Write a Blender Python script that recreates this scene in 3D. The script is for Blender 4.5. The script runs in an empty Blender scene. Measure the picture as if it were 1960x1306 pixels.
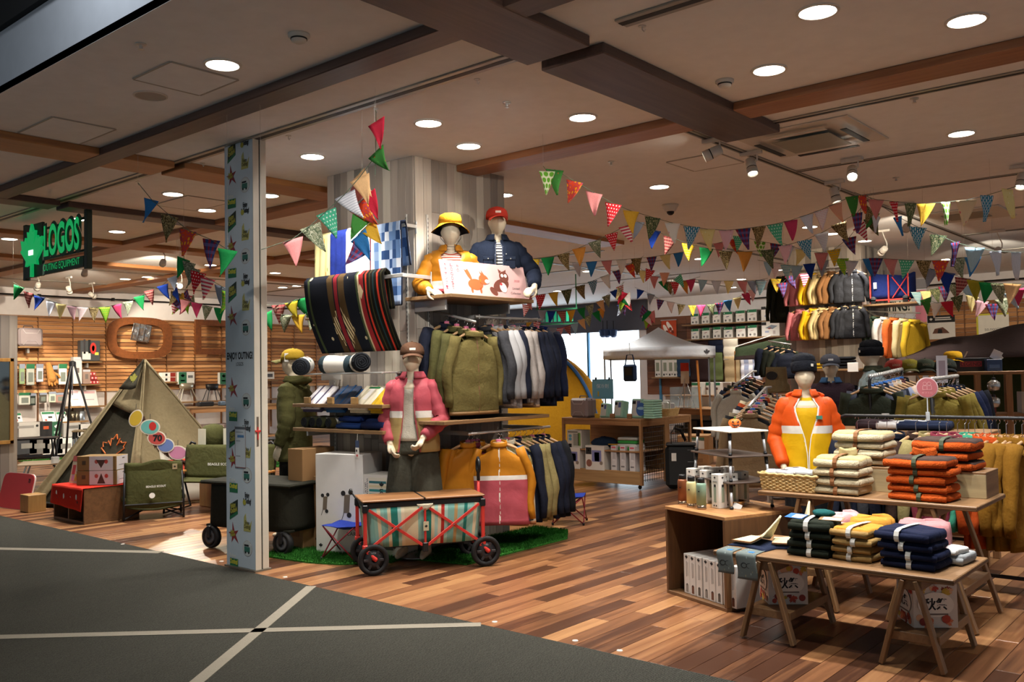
import bpy, math, random
from mathutils import Vector as V, Matrix as M
sc = bpy.context.scene
COL = sc.collection
R = math.radians
rnd = random.Random(7)
PI = math.pi
# ---------------- camera, world, exposure ----------------
CAM_YAW, CAM_PITCH, CAM_ROLL, CAM_F, CAM_Z = 0.70712, 0.03627, -0.01767, 1730.0, 1.5
fwd = V((-math.sin(CAM_YAW)*math.cos(CAM_PITCH), math.cos(CAM_YAW)*math.cos(CAM_PITCH), math.sin(CAM_PITCH)))
r0 = fwd.cross(V((0, 0, 1))).normalized(); u0 = r0.cross(fwd)
CR = r0*math.cos(CAM_ROLL) + u0*math.sin(CAM_ROLL)
CU = u0*math.cos(CAM_ROLL) - r0*math.sin(CAM_ROLL)
cd = bpy.data.cameras.new('camera'); cam = bpy.data.objects.new('camera', cd); COL.objects.link(cam)
cd.sensor_width = 36; cd.lens = 36*CAM_F/1960; cd.clip_start = .05; cd.clip_end = 200
m = M.Identity(4)
for i in range(3):
 m[i][0] = CR[i]; m[i][1] = CU[i]; m[i][2] = -fwd[i]
m[2][3] = CAM_Z
cam.matrix_world = m; sc.camera = cam
CC = V((0, 0, CAM_Z))
def ray(x, y): return (fwd*CAM_F + CR*(x-980) - CU*(y-653)).normalized()
def onz(x, y, z=0.0):
 d = ray(x, y); return CC + d*((z-CAM_Z)/d.z)
def ony(x, y, Y):
 d = ray(x, y); return CC + d*(Y/d.y)
def onx(x, y, X):
 d = ray(x, y); return CC + d*(X/d.x)
def ond(x, y, D): return CC + ray(x, y)*D
w = bpy.data.worlds.new('world'); sc.world = w; w.use_nodes = True
w.node_tree.nodes['Background'].inputs[0].default_value = (.82, .92, 1, 1)
w.node_tree.nodes['Background'].inputs[1].default_value = .42
sc.view_settings.view_transform = 'Standard'; sc.view_settings.look = 'None'
sc.view_settings.gamma = 1; sc.view_settings.use_curve_mapping = False
sc.view_settings.exposure = -0.3
sc.cycles.max_bounces = 6; sc.cycles.diffuse_bounces = 4; sc.cycles.glossy_bounces = 3
sc.cycles.transmission_bounces = 4; sc.cycles.transparent_max_bounces = 6
sc.cycles.use_denoising = True; sc.cycles.sample_clamp_indirect = 4; sc.cycles.sample_clamp_direct = 0
sc.cycles.caustics_reflective = False; sc.cycles.caustics_refractive = False
sc.cycles.blur_glossy = 1.0
def light(kind, loc, power, col=(1, .95, .88), aim=None, size=.05, angle=60, blend=.6):
 l = bpy.data.lights.new('lamp_light', kind); l.energy = power; l.color = col
 o = bpy.data.objects.new('lamp_light', l); COL.objects.link(o); o.location = loc
 if kind == 'SPOT': l.spot_size = R(angle); l.spot_blend = blend; l.shadow_soft_size = size
 elif kind == 'POINT': l.shadow_soft_size = size
 elif kind == 'AREA': l.shape = 'RECTANGLE'; l.size = size[0]; l.size_y = size[1]
 if aim is not None: o.rotation_euler = (V(aim)-V(loc)).to_track_quat('-Z', 'Y').to_euler()
 return o
DLP = 330.0
light('AREA', (-4.5, 1.6, 4.3), 20, (.9, .95, 1), (-4.7, 2.3, 3.55), (.3, .3))
# ---------------- materials ----------------
MC = {}
def srgb(h):
 if isinstance(h, str):
  h = h.lstrip('#'); c = [int(h[i:i+2], 16)/255 for i in (0, 2, 4)]
 else: c = h
 return tuple(x/12.92 if x <= .04045 else ((x+.055)/1.055)**2.4 for x in c)+(1,)
class NT:
 def __init__(s, name):
  s.m = bpy.data.materials.new(name); s.m.use_nodes = True; s.t = s.m.node_tree
  s.b = s.t.nodes['Principled BSDF']
 def n(s, typ, ins=None, **kw):
  nd = s.t.nodes.new(typ)
  for k, v in kw.items(): setattr(nd, k, v)
  for k, v in (ins or {}).items(): s.set(nd, k, v)
  return nd
 def set(s, nd, k, v):
  i = nd.inputs[k]
  if isinstance(v, bpy.types.NodeSocket): s.t.links.new(v, i)
  elif hasattr(v, 'outputs'): s.t.links.new(v.outputs[0], i)
  else: i.default_value = v
 def ramp(s, fac, stops, interp='LINEAR'):
  nd = s.t.nodes.new('ShaderNodeValToRGB'); e = nd.color_ramp.elements; nd.color_ramp.interpolation = interp
  while len(e) < len(stops): e.new(.5)
  for a, (p, c) in zip(e, stops): a.position = p; a.color = srgb(c) if isinstance(c, str) else c
  s.set(nd, 0, fac); return nd
 def math(s, op, a, b=0.0):
  nd = s.t.nodes.new('ShaderNodeMath'); nd.operation = op; s.set(nd, 0, a); s.set(nd, 1, b); return nd
 def mix(s, fac, a, b):
  nd = s.t.nodes.new('ShaderNodeMix'); nd.data_type = 'RGBA'
  s.set(nd, 0, fac); s.set(nd, 6, srgb(a) if isinstance(a, str) else a); s.set(nd, 7, srgb(b) if isinstance(b, str) else b)
  return nd.outputs[2]
 def fin(s, col=None, rough=None, metal=None, bump=None, bs=.3, bd=.01, spec=None):
  for k, v in (('Base Color', col), ('Roughness', rough), ('Metallic', metal), ('Specular IOR Level', spec)):
   if v is not None: s.set(s.b, k, srgb(v) if isinstance(v, str) else v)
  if bump is not None:
   bn = s.n('ShaderNodeBump', {'Height': bump, 'Strength': bs, 'Distance': bd}); s.set(s.b, 'Normal', bn)
  return s.m
def mat(col, rough=.6, metal=0.0, spec=.4):
 k = ('p', col, rough, metal, spec)
 if k not in MC:
  t = NT('paint'); tc = t.n('ShaderNodeTexCoord')
  nz = t.n('ShaderNodeTexNoise', {'Vector': tc.outputs['Object'], 'Scale': 9.0, 'Detail': 3.0})
  c = srgb(col); d = tuple(x*.86 for x in c[:3])+(1,)
  MC[k] = t.fin(t.mix(nz.outputs[0], d, c), rough, metal, spec=spec)
 return MC[k]
def fab(col, col2=None, scale=60, bs=.35, rough=.9):
 k = ('f', col, col2, scale, bs)
 if k not in MC:
  t = NT('cloth'); tc = t.n('ShaderNodeTexCoord')
  nz = t.n('ShaderNodeTexNoise', {'Vector': tc.outputs['Object'], 'Scale': float(scale), 'Detail': 4.0})
  n2 = t.n('ShaderNodeTexNoise', {'Vector': tc.outputs['Object'], 'Scale': 7.0, 'Detail': 4.0, 'Distortion': .8})
  c = srgb(col); d = srgb(col2) if col2 else tuple(x*.72 for x in c[:3])+(1,)
  b = t.math('ADD', t.math('MULTIPLY', n2.outputs[0], 1.6), t.math('MULTIPLY', nz.outputs[0], .35))
  MC[k] = t.fin(t.mix(t.math('ADD', t.math('MULTIPLY', nz.outputs[0], .8), .1), d, c), rough, bump=b, bs=bs, bd=.02, spec=.15)
 return MC[k]
def wood(c1, c2, axis=0, scale=6.0, rough=.5, rand=False, bs=.15, c3=None):
 k = ('w', c1, c2, axis, scale, rough, rand, bs, c3)
 if k not in MC:
  t = NT('wood'); tc = t.n('ShaderNodeTexCoord')
  s = [scale*4]*3; s[axis] = scale*.22
  mp = t.n('ShaderNodeMapping', {'Vector': tc.outputs['Object'], 'Scale': tuple(s)})
  vec = mp.outputs[0]; rv = None
  if rand:
   if rand == 'obj': rv = t.n('ShaderNodeObjectInfo').outputs['Random']
   else: rv = t.n('ShaderNodeNewGeometry').outputs['Random Per Island']
   off = t.n('ShaderNodeVectorMath', {0: vec, 1: (0, 0, 0)}, operation='ADD')
   cx = t.n('ShaderNodeCombineXYZ', {'X': t.math('MULTIPLY', rv, 37.0), 'Y': t.math('MULTIPLY', rv, 71.0), 'Z': t.math('MULTIPLY', rv, 53.0)})
   t.set(off, 1, cx); vec = off.outputs[0]
  nz = t.n('ShaderNodeTexNoise', {'Vector': vec, 'Scale': 1.0, 'Detail': 6.0, 'Roughness': .65, 'Distortion': .6})
  f = nz.outputs[0]
  if rv is not None:
   f = t.math('ADD', t.math('MULTIPLY', f, .75), t.math('MULTIPLY', t.math('SUBTRACT', rv, .35), .55)).outputs[0]
  stops = [(.3, c1), (.7, c2)] if c3 is None else [(.25, c1), (.52, c2), (.8, c3)]
  MC[k] = t.fin(t.ramp(f, stops), rough, bump=nz.outputs[0], bs=bs, bd=.004)
 return MC[k]
def glow(col, st):
 k = ('e', col, st)
 if k not in MC:
  t = NT('glow'); c = srgb(col); t.b.inputs['Base Color'].default_value = c
  t.b.inputs['Emission Color'].default_value = c; t.b.inputs['Emission Strength'].default_value = st; MC[k] = t.m
 return MC[k]
def clear(col='#ffffff', rough=.05, alpha=.25):
 k = ('c', col, rough, alpha)
 if k not in MC:
  t = NT('clear_film'); t.fin(col, rough); t.b.inputs['Alpha'].default_value = alpha; MC[k] = t.m
 return MC[k]
def pat(kind, a, b, c=None, s=1.0):
 """printed cloth; uses UV"""
 k = ('pat', kind, a, b, c, s)
 if k in MC: return MC[k]
 t = NT('printed_cloth'); uv = t.n('ShaderNodeUVMap')
 mp = t.n('ShaderNodeMapping', {'Vector': uv.outputs[0], 'Scale': (s, s, s)})
 sx = t.n('ShaderNodeSeparateXYZ', {0: mp.outputs[0]}); x, y = sx.outputs[0], sx.outputs[1]
 def band(v, f, duty): return t.math('LESS_THAN', t.math('FRACT', t.math('MULTIPLY', v, f)), duty)
 c = c or b
 if kind == 'dots':
  rows = t.math('FLOOR', t.math('MULTIPLY', y, 7.0))
  fx = t.math('SUBTRACT', t.math('FRACT', t.math('ADD', t.math('MULTIPLY', x, 5.0), t.math('MULTIPLY', rows, .5))), .5)
  fy = t.math('SUBTRACT', t.math('FRACT', t.math('MULTIPLY', y, 7.0)), .5)
  d = t.math('ADD', t.math('MULTIPLY', fx, fx), t.math('MULTIPLY', fy, fy))
  col = t.mix(t.math('LESS_THAN', d, .045), a, b)
 elif kind == 'bigdots':
  rows = t.math('FLOOR', t.math('MULTIPLY', y, 4.0))
  fx = t.math('SUBTRACT', t.math('FRACT', t.math('ADD', t.math('MULTIPLY', x, 2.5), t.math('MULTIPLY', rows, .5))), .5)
  fy = t.math('SUBTRACT', t.math('FRACT', t.math('MULTIPLY', y, 4.0)), .5)
  d = t.math('ADD', t.math('MULTIPLY', fx, fx), t.math('MULTIPLY', fy, fy))
  col = t.mix(t.math('LESS_THAN', d, .16), a, b)
 elif kind == 'stripes': col = t.mix(band(y, 6.0, .5), a, b)
 elif kind == 'vstripes':
  vv = t.n('ShaderNodeCombineXYZ', {'X': t.math('FLOOR', t.math('MULTIPLY', x, 34.0))})
  wn = t.n('ShaderNodeTexWhiteNoise', {'Vector': vv.outputs[0]}, noise_dimensions='3D')
  col = t.ramp(wn.outputs[0], [(0, a), (.2, b), (.38, '#d8cfae'), (.5, '#7fb5ad'), (.62, '#2f7f76'), (.72, '#a8cfc6'), (.82, c), (.92, '#b99f6e')], 'CONSTANT').outputs[0]
 elif kind == 'plaid':
  p = t.mix(band(x, 3.0, .45), a, b)
  col = t.mix(t.math('MULTIPLY', band(y, 4.0, .45), .55), p, c)
 elif kind == 'camo':
  n1 = t.n('ShaderNodeTexNoise', {'Vector': mp.outputs[0], 'Scale': 6.0, 'Detail': 1.0})
  col = t.ramp(n1.outputs[0], [(0, a), (.46, b), (.56, c), (.64, a)], 'CONSTANT').outputs[0]
 elif kind == 'floral':
  vo = t.n('ShaderNodeTexVoronoi', {'Vector': mp.outputs[0], 'Scale': 4.5, 'Randomness': .6})
  col = t.ramp(vo.outputs[0], [(0, c), (.18, b), (.36, a), (.52, c), (.6, a)], 'CONSTANT').outputs[0]
 elif kind == 'leaf':
  rows = t.math('FLOOR', t.math('MULTIPLY', x, 7.0))
  fx = t.math('SUBTRACT', t.math('FRACT', t.math('MULTIPLY', x, 7.0)), .5)
  fy = t.math('SUBTRACT', t.math('FRACT', t.math('ADD', t.math('MULTIPLY', y, 5.0), t.math('MULTIPLY', rows, .5))), .5)
  d = t.math('ADD', t.math('MULTIPLY', t.math('MULTIPLY', fx, fx), 4.0), t.math('MULTIPLY', fy, fy))
  col = t.mix(t.math('LESS_THAN', d, .16), a, b)
 elif kind == 'sprig':
  vo = t.n('ShaderNodeTexVoronoi', {'Vector': mp.outputs[0], 'Scale': 6.0, 'Randomness': .8})
  col = t.mix(t.math('LESS_THAN', vo.outputs[0], .22), a, t.mix(t.math('GREATER_THAN', t.n('ShaderNodeSeparateColor', {0: vo.outputs['Color']}).outputs[0], .5), b, c))
 elif kind == 'patch':
  vv = t.n('ShaderNodeCombineXYZ', {'X': t.math('FLOOR', t.math('MULTIPLY', x, 8.0)), 'Y': t.math('FLOOR', t.math('MULTIPLY', y, 14.0))})
  wn = t.n('ShaderNodeTexWhiteNoise', {'Vector': vv.outputs[0]})
  col = t.ramp(wn.outputs[0], [(0, a), (.25, b), (.45, c), (.62, '#9fb3cf'), (.8, '#33507f'), (.92, '#c9d2dd')], 'CONSTANT').outputs[0]
 elif kind == 'heather':
  n1 = t.n('ShaderNodeTexNoise', {'Vector': mp.outputs[0], 'Scale': 40.0, 'Detail': 2.0})
  col = t.mix(t.math('GREATER_THAN', n1.outputs[0], .52), a, b)
 nz = t.n('ShaderNodeTexNoise', {'Vector': mp.outputs[0], 'Scale': 90.0})
 MC[k] = t.fin(col, .9, bump=nz.outputs[0], bs=.15, bd=.003, spec=.1)
 return MC[k]
# ---------------- mesh builder ----------------
class MB:
 def __init__(s): s.v = []; s.f = []; s.mi = []; s.uv = {}; s.cur = 0
 def add(s, vs, fs, mi=None, uvs=None):
  o = len(s.v); s.v += [tuple(p) for p in vs]
  for i, f in enumerate(fs):
   s.f.append(tuple(o+j for j in f)); s.mi.append(s.cur if mi is None else mi)
   if uvs: s.uv[len(s.f)-1] = [uvs[j] for j in f]
  return s
 def box(s, x0, x1, y0, y1, z0, z1, b=0.0, mx=None, mi=None):
  if x0 > x1: x0, x1 = x1, x0
  if y0 > y1: y0, y1 = y1, y0
  if z0 > z1: z0, z1 = z1, z0
  X = (x0, x1); Y = (y0, y1); Z = (z0, z1)
  if b <= 0:
   vs = [V((X[i], Y[j], Z[k])) for k in (0, 1) for j in (0, 1) for i in (0, 1)]
   fs = [(0, 2, 3, 1), (4, 5, 7, 6), (0, 1, 5, 4), (2, 6, 7, 3), (0, 4, 6, 2), (1, 3, 7, 5)]
  else:
   b = min(b, (x1-x0)*.45, (y1-y0)*.45, (z1-z0)*.45); vs = []; idx = {}
   for k in (0, 1):
    for j in (0, 1):
     for i in (0, 1):
      sg = (1-2*i, 1-2*j, 1-2*k); c = V((X[i], Y[j], Z[k]))
      for a in range(3):
       p = c.copy()
       for q in range(3):
        if q != a: p[q] += sg[q]*b
       idx[(i, j, k, a)] = len(vs); vs.append(p)
   fs = []
   def F(*t): fs.append(tuple(idx[q] for q in t))
   # a = axis whose coordinate stays on the face
   F((0,0,0,2),(0,1,0,2),(1,1,0,2),(1,0,0,2)); F((0,0,1,2),(1,0,1,2),(1,1,1,2),(0,1,1,2))
   F((0,0,0,1),(1,0,0,1),(1,0,1,1),(0,0,1,1)); F((0,1,0,1),(0,1,1,1),(1,1,1,1),(1,1,0,1))
   F((0,0,0,0),(0,0,1,0),(0,1,1,0),(0,1,0,0)); F((1,0,0,0),(1,1,0,0),(1,1,1,0),(1,0,1,0))
   for i in (0, 1):
    for j in (0, 1):
     q = [(i,j,0,0),(i,j,0,1),(i,j,1,1),(i,j,1,0)]; F(*(q if i != j else q[::-1]))
     q = [(i,0,j,0),(i,0,j,2),(i,1,j,2),(i,1,j,0)]; F(*(q[::-1] if i != j else q))
     q = [(0,i,j,1),(0,i,j,2),(1,i,j,2),(1,i,j,1)]; F(*(q if i != j else q[::-1]))
     for k in (0, 1):
      q = [(i,j,k,0),(i,j,k,1),(i,j,k,2)]; F(*(q if (i+j+k) % 2 else q[::-1]))
  if mx is not None: vs = [mx @ p for p in vs]
  return s.add(vs, fs, mi)
 def cyl(s, p0, p1, r0, r1=None, n=10, mi=None, cap=True):
  return s.tube([p0, p1], [r0, r0 if r1 is None else r1], n, mi, cap)
 def tube(s, pts, rad, n=8, mi=None, cap=True, flat=None):
  pts = [V(p) for p in pts]
  if not isinstance(rad, (list, tuple)): rad = [rad]*len(pts)
  vs = []; fs = []; up = None
  for i, p in enumerate(pts):
   t = (pts[min(i+1, len(pts)-1)]-pts[max(i-1, 0)]).normalized()
   if up is None: up = V((0, 0, 1)) if abs(t.z) < .9 else V((1, 0, 0))
   a = t.cross(up)
   if a.length < 1e-4: a = t.cross(V((0, 1, 0)))
   a.normalize(); b2 = a.cross(t); up = b2
   for k in range(n):
    w_ = 2*PI*k/n
    q = a*math.cos(w_)*rad[i]+b2*math.sin(w_)*rad[i]*(flat or 1)
    vs.append(p+q)
  for i in range(len(pts)-1):
   for k in range(n):
    fs.append((i*n+k, i*n+(k+1) % n, (i+1)*n+(k+1) % n, (i+1)*n+k))
  if cap: fs.append(tuple(range(n-1, -1, -1))); fs.append(tuple((len(pts)-1)*n+k for k in range(n)))
  return s.add(vs, fs, mi)
 def lathe(s, prof, n=20, c=(0, 0, 0), mx=None, mi=None, sx=1, sy=1):
  vs = []; fs = []; c = V(c)
  for r, z in prof:
   for k in range(n):
    w_ = 2*PI*k/n; p = V((r*math.cos(w_)*sx, r*math.sin(w_)*sy, z))
    vs.append(c+(mx @ p if mx is not None else p))
  for i in range(len(prof)-1):
   for k in range(n): fs.append((i*n+k, i*n+(k+1) % n, (i+1)*n+(k+1) % n, (i+1)*n+k))
  fs.append(tuple(range(n-1, -1, -1))); fs.append(tuple((len(prof)-1)*n+k for k in range(n)))
  return s.add(vs, fs, mi)
 def prism(s, poly, mx, d, mi=None):
  """2d polygon (x,z) pushed d along -y, through mx"""
  n = len(poly)
  vs = [mx @ V((x, 0, z)) for x, z in poly]+[mx @ V((x, d, z)) for x, z in poly]
  fs = [tuple(range(n)), tuple(range(2*n-1, n-1, -1))]+[(i, i+n, (i+1) % n+n, (i+1) % n) for i in range(n)]
  return s.add(vs, fs, mi)
 def grid(s, fn, nu, nv, mi=None, th=0.0, closed=False, mif=None):
  """surface fn(u,v)->V, optional thickness along normal"""
  P = [[V(fn(i/nu, j/nv)) for i in range(nu+1)] for j in range(nv+1)]
  def nrm(i, j):
   if closed: a = P[j][(i+1) % nu]-P[j][(i-1) % nu]
   else: a = P[j][min(i+1, nu)]-P[j][max(i-1, 0)]
   b = P[min(j+1, nv)][i]-P[max(j-1, 0)][i]; c = a.cross(b)
   return c.normalized() if c.length > 1e-9 else V((0, 0, 0))
  W = nu+1; fs = []; vs = [p for row in P for p in row]; uvs = [(i/nu, 1-j/nv) for j in range(nv+1) for i in range(W)]; ms = []
  for j in range(nv):
   for i in range(nu):
    fs.append((j*W+i, j*W+i+1, (j+1)*W+i+1, (j+1)*W+i)); ms.append(mif((i+.5)/nu, (j+.5)/nv) if mif else (s.cur if mi is None else mi))
  if th:
   o = len(vs); vs += [P[j][i]-nrm(i, j)*th for j in range(nv+1) for i in range(W)]; uvs += uvs[:]
   k = len(fs)
   for q in range(k): fs.append(tuple(o+x for x in fs[q][::-1])); ms.append(ms[q])
   if not closed:
    for j in range(nv):
     for i, fl in ((0, 0), (nu, 1)):
      a, b = j*W+i, (j+1)*W+i; q = (a, b, b+o, a+o); fs.append(q[::-1] if fl else q); ms.append(ms[j*nu+min(i, nu-1)])
   for i in range(nu):
    for j, fl in ((0, 1), (nv, 0)):
     a, b = j*W+i, j*W+i+1; q = (a, b, b+o, a+o); fs.append(q[::-1] if fl else q); ms.append(ms[min(j, nv-1)*nu+i])
  o0 = len(s.f); s.add(vs, fs, 0, uvs); s.mi[o0:] = ms
  return s
 def build(s, name, mats, parent=None, smooth=False, kind=None, label=None):
  me = bpy.data.meshes.new(name); me.from_pydata(s.v, [], s.f)
  if not isinstance(mats, (list, tuple)): mats = [mats]
  for q in mats: me.materials.append(q)
  if len(mats) > 1: me.polygons.foreach_set('material_index', s.mi)
  if s.uv:
   ul = me.uv_layers.new(name='UVMap').data
   for fi, u in s.uv.items():
    ls = me.polygons[fi].loop_start
    for q, t in enumerate(u): ul[ls+q].uv = t
  if smooth: me.polygons.foreach_set('use_smooth', [True]*len(s.f))
  me.update()
  o = bpy.data.objects.new(name, me); COL.objects.link(o)
  if parent is not None: o.parent = parent
  if kind: o['kind'] = kind
  if label: o['label'] = label
  return o
def bx(name, dims, m, parent=None, b=0.004, label=None, kind=None):
 return MB().box(*dims, b=b).build(name, m, parent, label=label, kind=kind)
def tag(o, label, cat, group=None):
 o['label'] = label; o['category'] = cat
 if group: o['group'] = group
 return o
def thing(name, label, cat, loc=(0, 0, 0), rz=0.0, group=None, rot=None):
 o = bpy.data.objects.new(name, None); COL.objects.link(o); o.location = loc
 o.rotation_euler = rot if rot else (0, 0, rz); o.empty_display_size = .1
 return tag(o, label, cat, group)
def struct(o): o['kind'] = 'structure'; return o
TEXTS = []
def text(s, mx, w_, h_, m, parent=None, name='lettering', bold=.0, ext=.0006, shear=0.0, vert=False, spacing=1.0):
 """flat lettering filling a w_ x h_ box centred on mx origin, facing mx -Y, up mx +Z"""
 c = bpy.data.curves.new(name, 'FONT'); c.body = s; c.align_x = 'CENTER'; c.align_y = 'CENTER'; c.size = 1
 c.offset = bold; c.extrude = 0; c.shear = shear; c.resolution_u = 5; c.space_line = spacing
 c.materials.append(m)
 o = bpy.data.objects.new(name, c); COL.objects.link(o)
 if parent is not None: o.parent = parent
 TEXTS.append((o, mx, w_, h_, ext)); return o
def finish_texts():
 dg = bpy.context.evaluated_depsgraph_get()
 for o, mx, w_, h_, ext in TEXTS:
  o.data.extrude = 0
 dg.update()
 for o, mx, w_, h_, ext in TEXTS:
  me = bpy.data.meshes.new_from_object(o.evaluated_get(dg)); par = o.parent; nm = o.name; cv = o.data
  bpy.data.objects.remove(o); bpy.data.curves.remove(cv)
  me.name = 'lettering'; n = bpy.data.objects.new('lettering', me); COL.objects.link(n); n.parent = par
  if not me.vertices: continue
  x0 = min(v.co.x for v in me.vertices); x1 = max(v.co.x for v in me.vertices); y0 = min(v.co.y for v in me.vertices); y1 = max(v.co.y for v in me.vertices)
  sx = w_/max(x1-x0, 1e-4); sy = h_/max(y1-y0, 1e-4)
  n.matrix_local = mx @ M.Rotation(PI/2, 4, 'X') @ M.Translation((-(x0+x1)/2*sx, -(y0+y1)/2*sy, 0)) @ M.Diagonal((sx, sy, 1, 1))
def T(x=0, y=0, z=0): return M.Translation((x, y, z))
def RZ(a): return M.Rotation(a, 4, 'Z')
def RX(a): return M.Rotation(a, 4, 'X')
def RY(a): return M.Rotation(a, 4, 'Y')
FACE = {'-y': RZ(0), '+x': RZ(PI/2), '+y': RZ(PI), '-x': RZ(-PI/2)}
def lerp(a, b, t): return a+(b-a)*t
def interp(tab, x):
 if x <= tab[0][0]: return tab[0][1]
 for (x0, y0), (x1, y1) in zip(tab, tab[1:]):
  if x <= x1: return y0+(y1-y0)*(x-x0)/(x1-x0)
 return tab[-1][1]
ORD = ['first', 'second', 'third', 'fourth', 'fifth', 'sixth', 'seventh', 'eighth', 'ninth', 'tenth', 'eleventh', 'twelfth', 'thirteenth', 'fourteenth', 'fifteenth', 'sixteenth', 'seventeenth', 'eighteenth', 'nineteenth', 'twentieth', 'twenty-first', 'twenty-second', 'twenty-third', 'twenty-fourth', 'twenty-fifth', 'twenty-sixth', 'twenty-seventh', 'twenty-eighth']
# shared colours
PLY = '#8a6a44'
def M_ply(ax=0): return wood('#6d5236', '#94724a', ax, 5.0, .5)
def M_rack(ax=0): return wood('#7a5636', '#a37a4e', ax, 5.0, .55)
BLACK = mat('#16171a', .45); WHITE = mat('#e8e6e0', .5); STEEL = mat('#c9ccd0', .22, 1.0); GREYM = mat('#8b8d90', .35, .9)
CARD = mat('#a07a50', .85); BOXW = mat('#dedbd4', .55); INK = mat('#1d1d1f', .7); GRN = mat('#1f6a45', .6)
RED = mat('#c8352f', .55); LEAFM = mat('#f2f2ec', .6)
# a maple-leaf outline (emblem), unit box centred
_lf = [(0, .5), (.09, .32), (.18, .36), (.13, .1), (.26, .26), (.3, .19), (.47, .22), (.41, .05), (.48, .01), (.23, -.19), (.26, -.29), (.03, -.25), (.035, -.5)]
LEAF = _lf+[(-x, z) for x, z in reversed(_lf[1:])]
def leaf(mx, size, m, parent, name='emblem', d=.0008):
 return MB().prism([(x*size, z*size) for x, z in LEAF], mx, d).build(name, m, parent)
# ================= the setting =================
CH = 3.4                      # ceiling height
XL, YB = -19.2, 20.4          # left side wall, back wall
BEAMZ = 3.17
ceil_m = mat('#e9eaea', .85)
# carpeted corridor with pale inlaid strips
t = NT('carpet'); tc = t.n('ShaderNodeTexCoord')
wv = t.n('ShaderNodeTexWave', {'Vector': tc.outputs['Object'], 'Scale': 22.0, 'Distortion': 5.0, 'Detail': 2.0, 'Detail Scale': 3.0})
nz = t.n('ShaderNodeTexNoise', {'Vector': tc.outputs['Object'], 'Scale': 160.0, 'Detail': 2.0})
hh = t.math('ADD', t.math('MULTIPLY', wv.outputs[0], .5), t.math('MULTIPLY', nz.outputs[0], .6))
carpet_m = t.fin(t.ramp(hh, [(.2, '#262622'), (.8, '#45453f')]), .95, bump=hh, bs=.6, bd=.01, spec=.1)
cp = struct(bx('carpet', (-30, 8, -3, 4.03, -.1, .0), carpet_m, b=0))
inlay_m = fab('#8f897c', scale=150, bs=.3)
def strip(p, q, w_):
 p = V(p); q = V(q); d = (q-p).normalized(); n = V((-d.y, d.x, 0))*w_/2
 MB().add([p+n, p-n, q-n, q+n, p+n+V((0, 0, .003)), p-n+V((0, 0, .003)), q-n+V((0, 0, .003)), q+n+V((0, 0, .003))],
    [(4, 5, 6, 7), (0, 3, 2, 1), (0, 1, 5, 4), (1, 2, 6, 5), (2, 3, 7, 6), (3, 0, 4, 7)]).build('inlay_strip', inlay_m, cp)
strip((-11.6, 1.67, 0), (-7.5, 4.02, 0), .10)
strip((-7.4, .68, 0), (-3.72, 4.02, 0), .085)
strip((-3.07, .98, 0), (-5.37, 4.02, 0), .075)
# wooden floor: every plank near the front is a part, the far ones one joined part
fl = struct(bx('floor', (-19.3, 3.5, 4.03, 27, -.1, -.008), mat('#3a2a20', .6), b=0))
PC = ('#472b1d', '#83583a', '#ab7f55')
pm_o = wood(PC[0], PC[1], 1, 5.0, .30, 'obj', .12, PC[2]); pm_i = wood(PC[0], PC[1], 1, 5.0, .30, 'isl', .12, PC[2])
PWID = .118; planks = []
x = -19.2; k = 0
while x < 3.4:
 y = 4.03; L = .45+((k*37) % 11)/11*.75
 while y < 24:
  y1 = min(y+L, 24); planks.append((x, x+PWID, y, y1)); y = y1; L = .75+((k*53+int(y*17)) % 7)*.07
 x += PWID; k += 1
def score(p):
 q = V(((p[0]+p[1])/2, (p[2]+p[3])/2, 0)); v = q-CC; z = v.dot(fwd)
 if z < .3: return 1e6+v.length
 px = 980+CAM_F*v.dot(CR)/z; py = 653-CAM_F*v.dot(CU)/z
 return (0 if -80 < px < 2040 and py < 1390 else 1e4)+v.length
planks.sort(key=score)
g = .0016
for p in planks[:300]:
 MB().box(p[0]+g, p[1]-g, p[2]+g, p[3]-g, -.008, 0, .0012).build('plank', pm_o, fl)
mb = MB()
for p in planks[300:]: mb.box(p[0]+g, p[1]-g, p[2]+g, p[3]-g, -.008, 0)
mb.build('planks_beyond', pm_i, fl, kind='stuff')
for px, py in ((947, 1191), (1101, 1227), (1186, 1246), (424, 1075), (546, 1105), (235, 1042)):
 p = onz(px, py); MB().lathe([(.018, 0), (.016, .003)], 12, (p.x, p.y, 0)).build('floor_socket_cap', mat('#cfcac0', .4), fl)
# ceiling and the dark raised void over the corridor
struct(bx('ceiling', (-30, 8, 2.3, 27, CH, CH+.05), ceil_m, b=0))
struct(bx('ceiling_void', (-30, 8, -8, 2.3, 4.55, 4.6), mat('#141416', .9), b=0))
struct(bx('trim_1', (-30, 8, 2.3, 2.34, CH+.001, 3.81), mat('#b9bec6', .8), b=0))
struct(bx('trim_2', (-30, 8, 2.26, 2.34, 3.81, 4.55), mat('#131315', .9), b=0))
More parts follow.
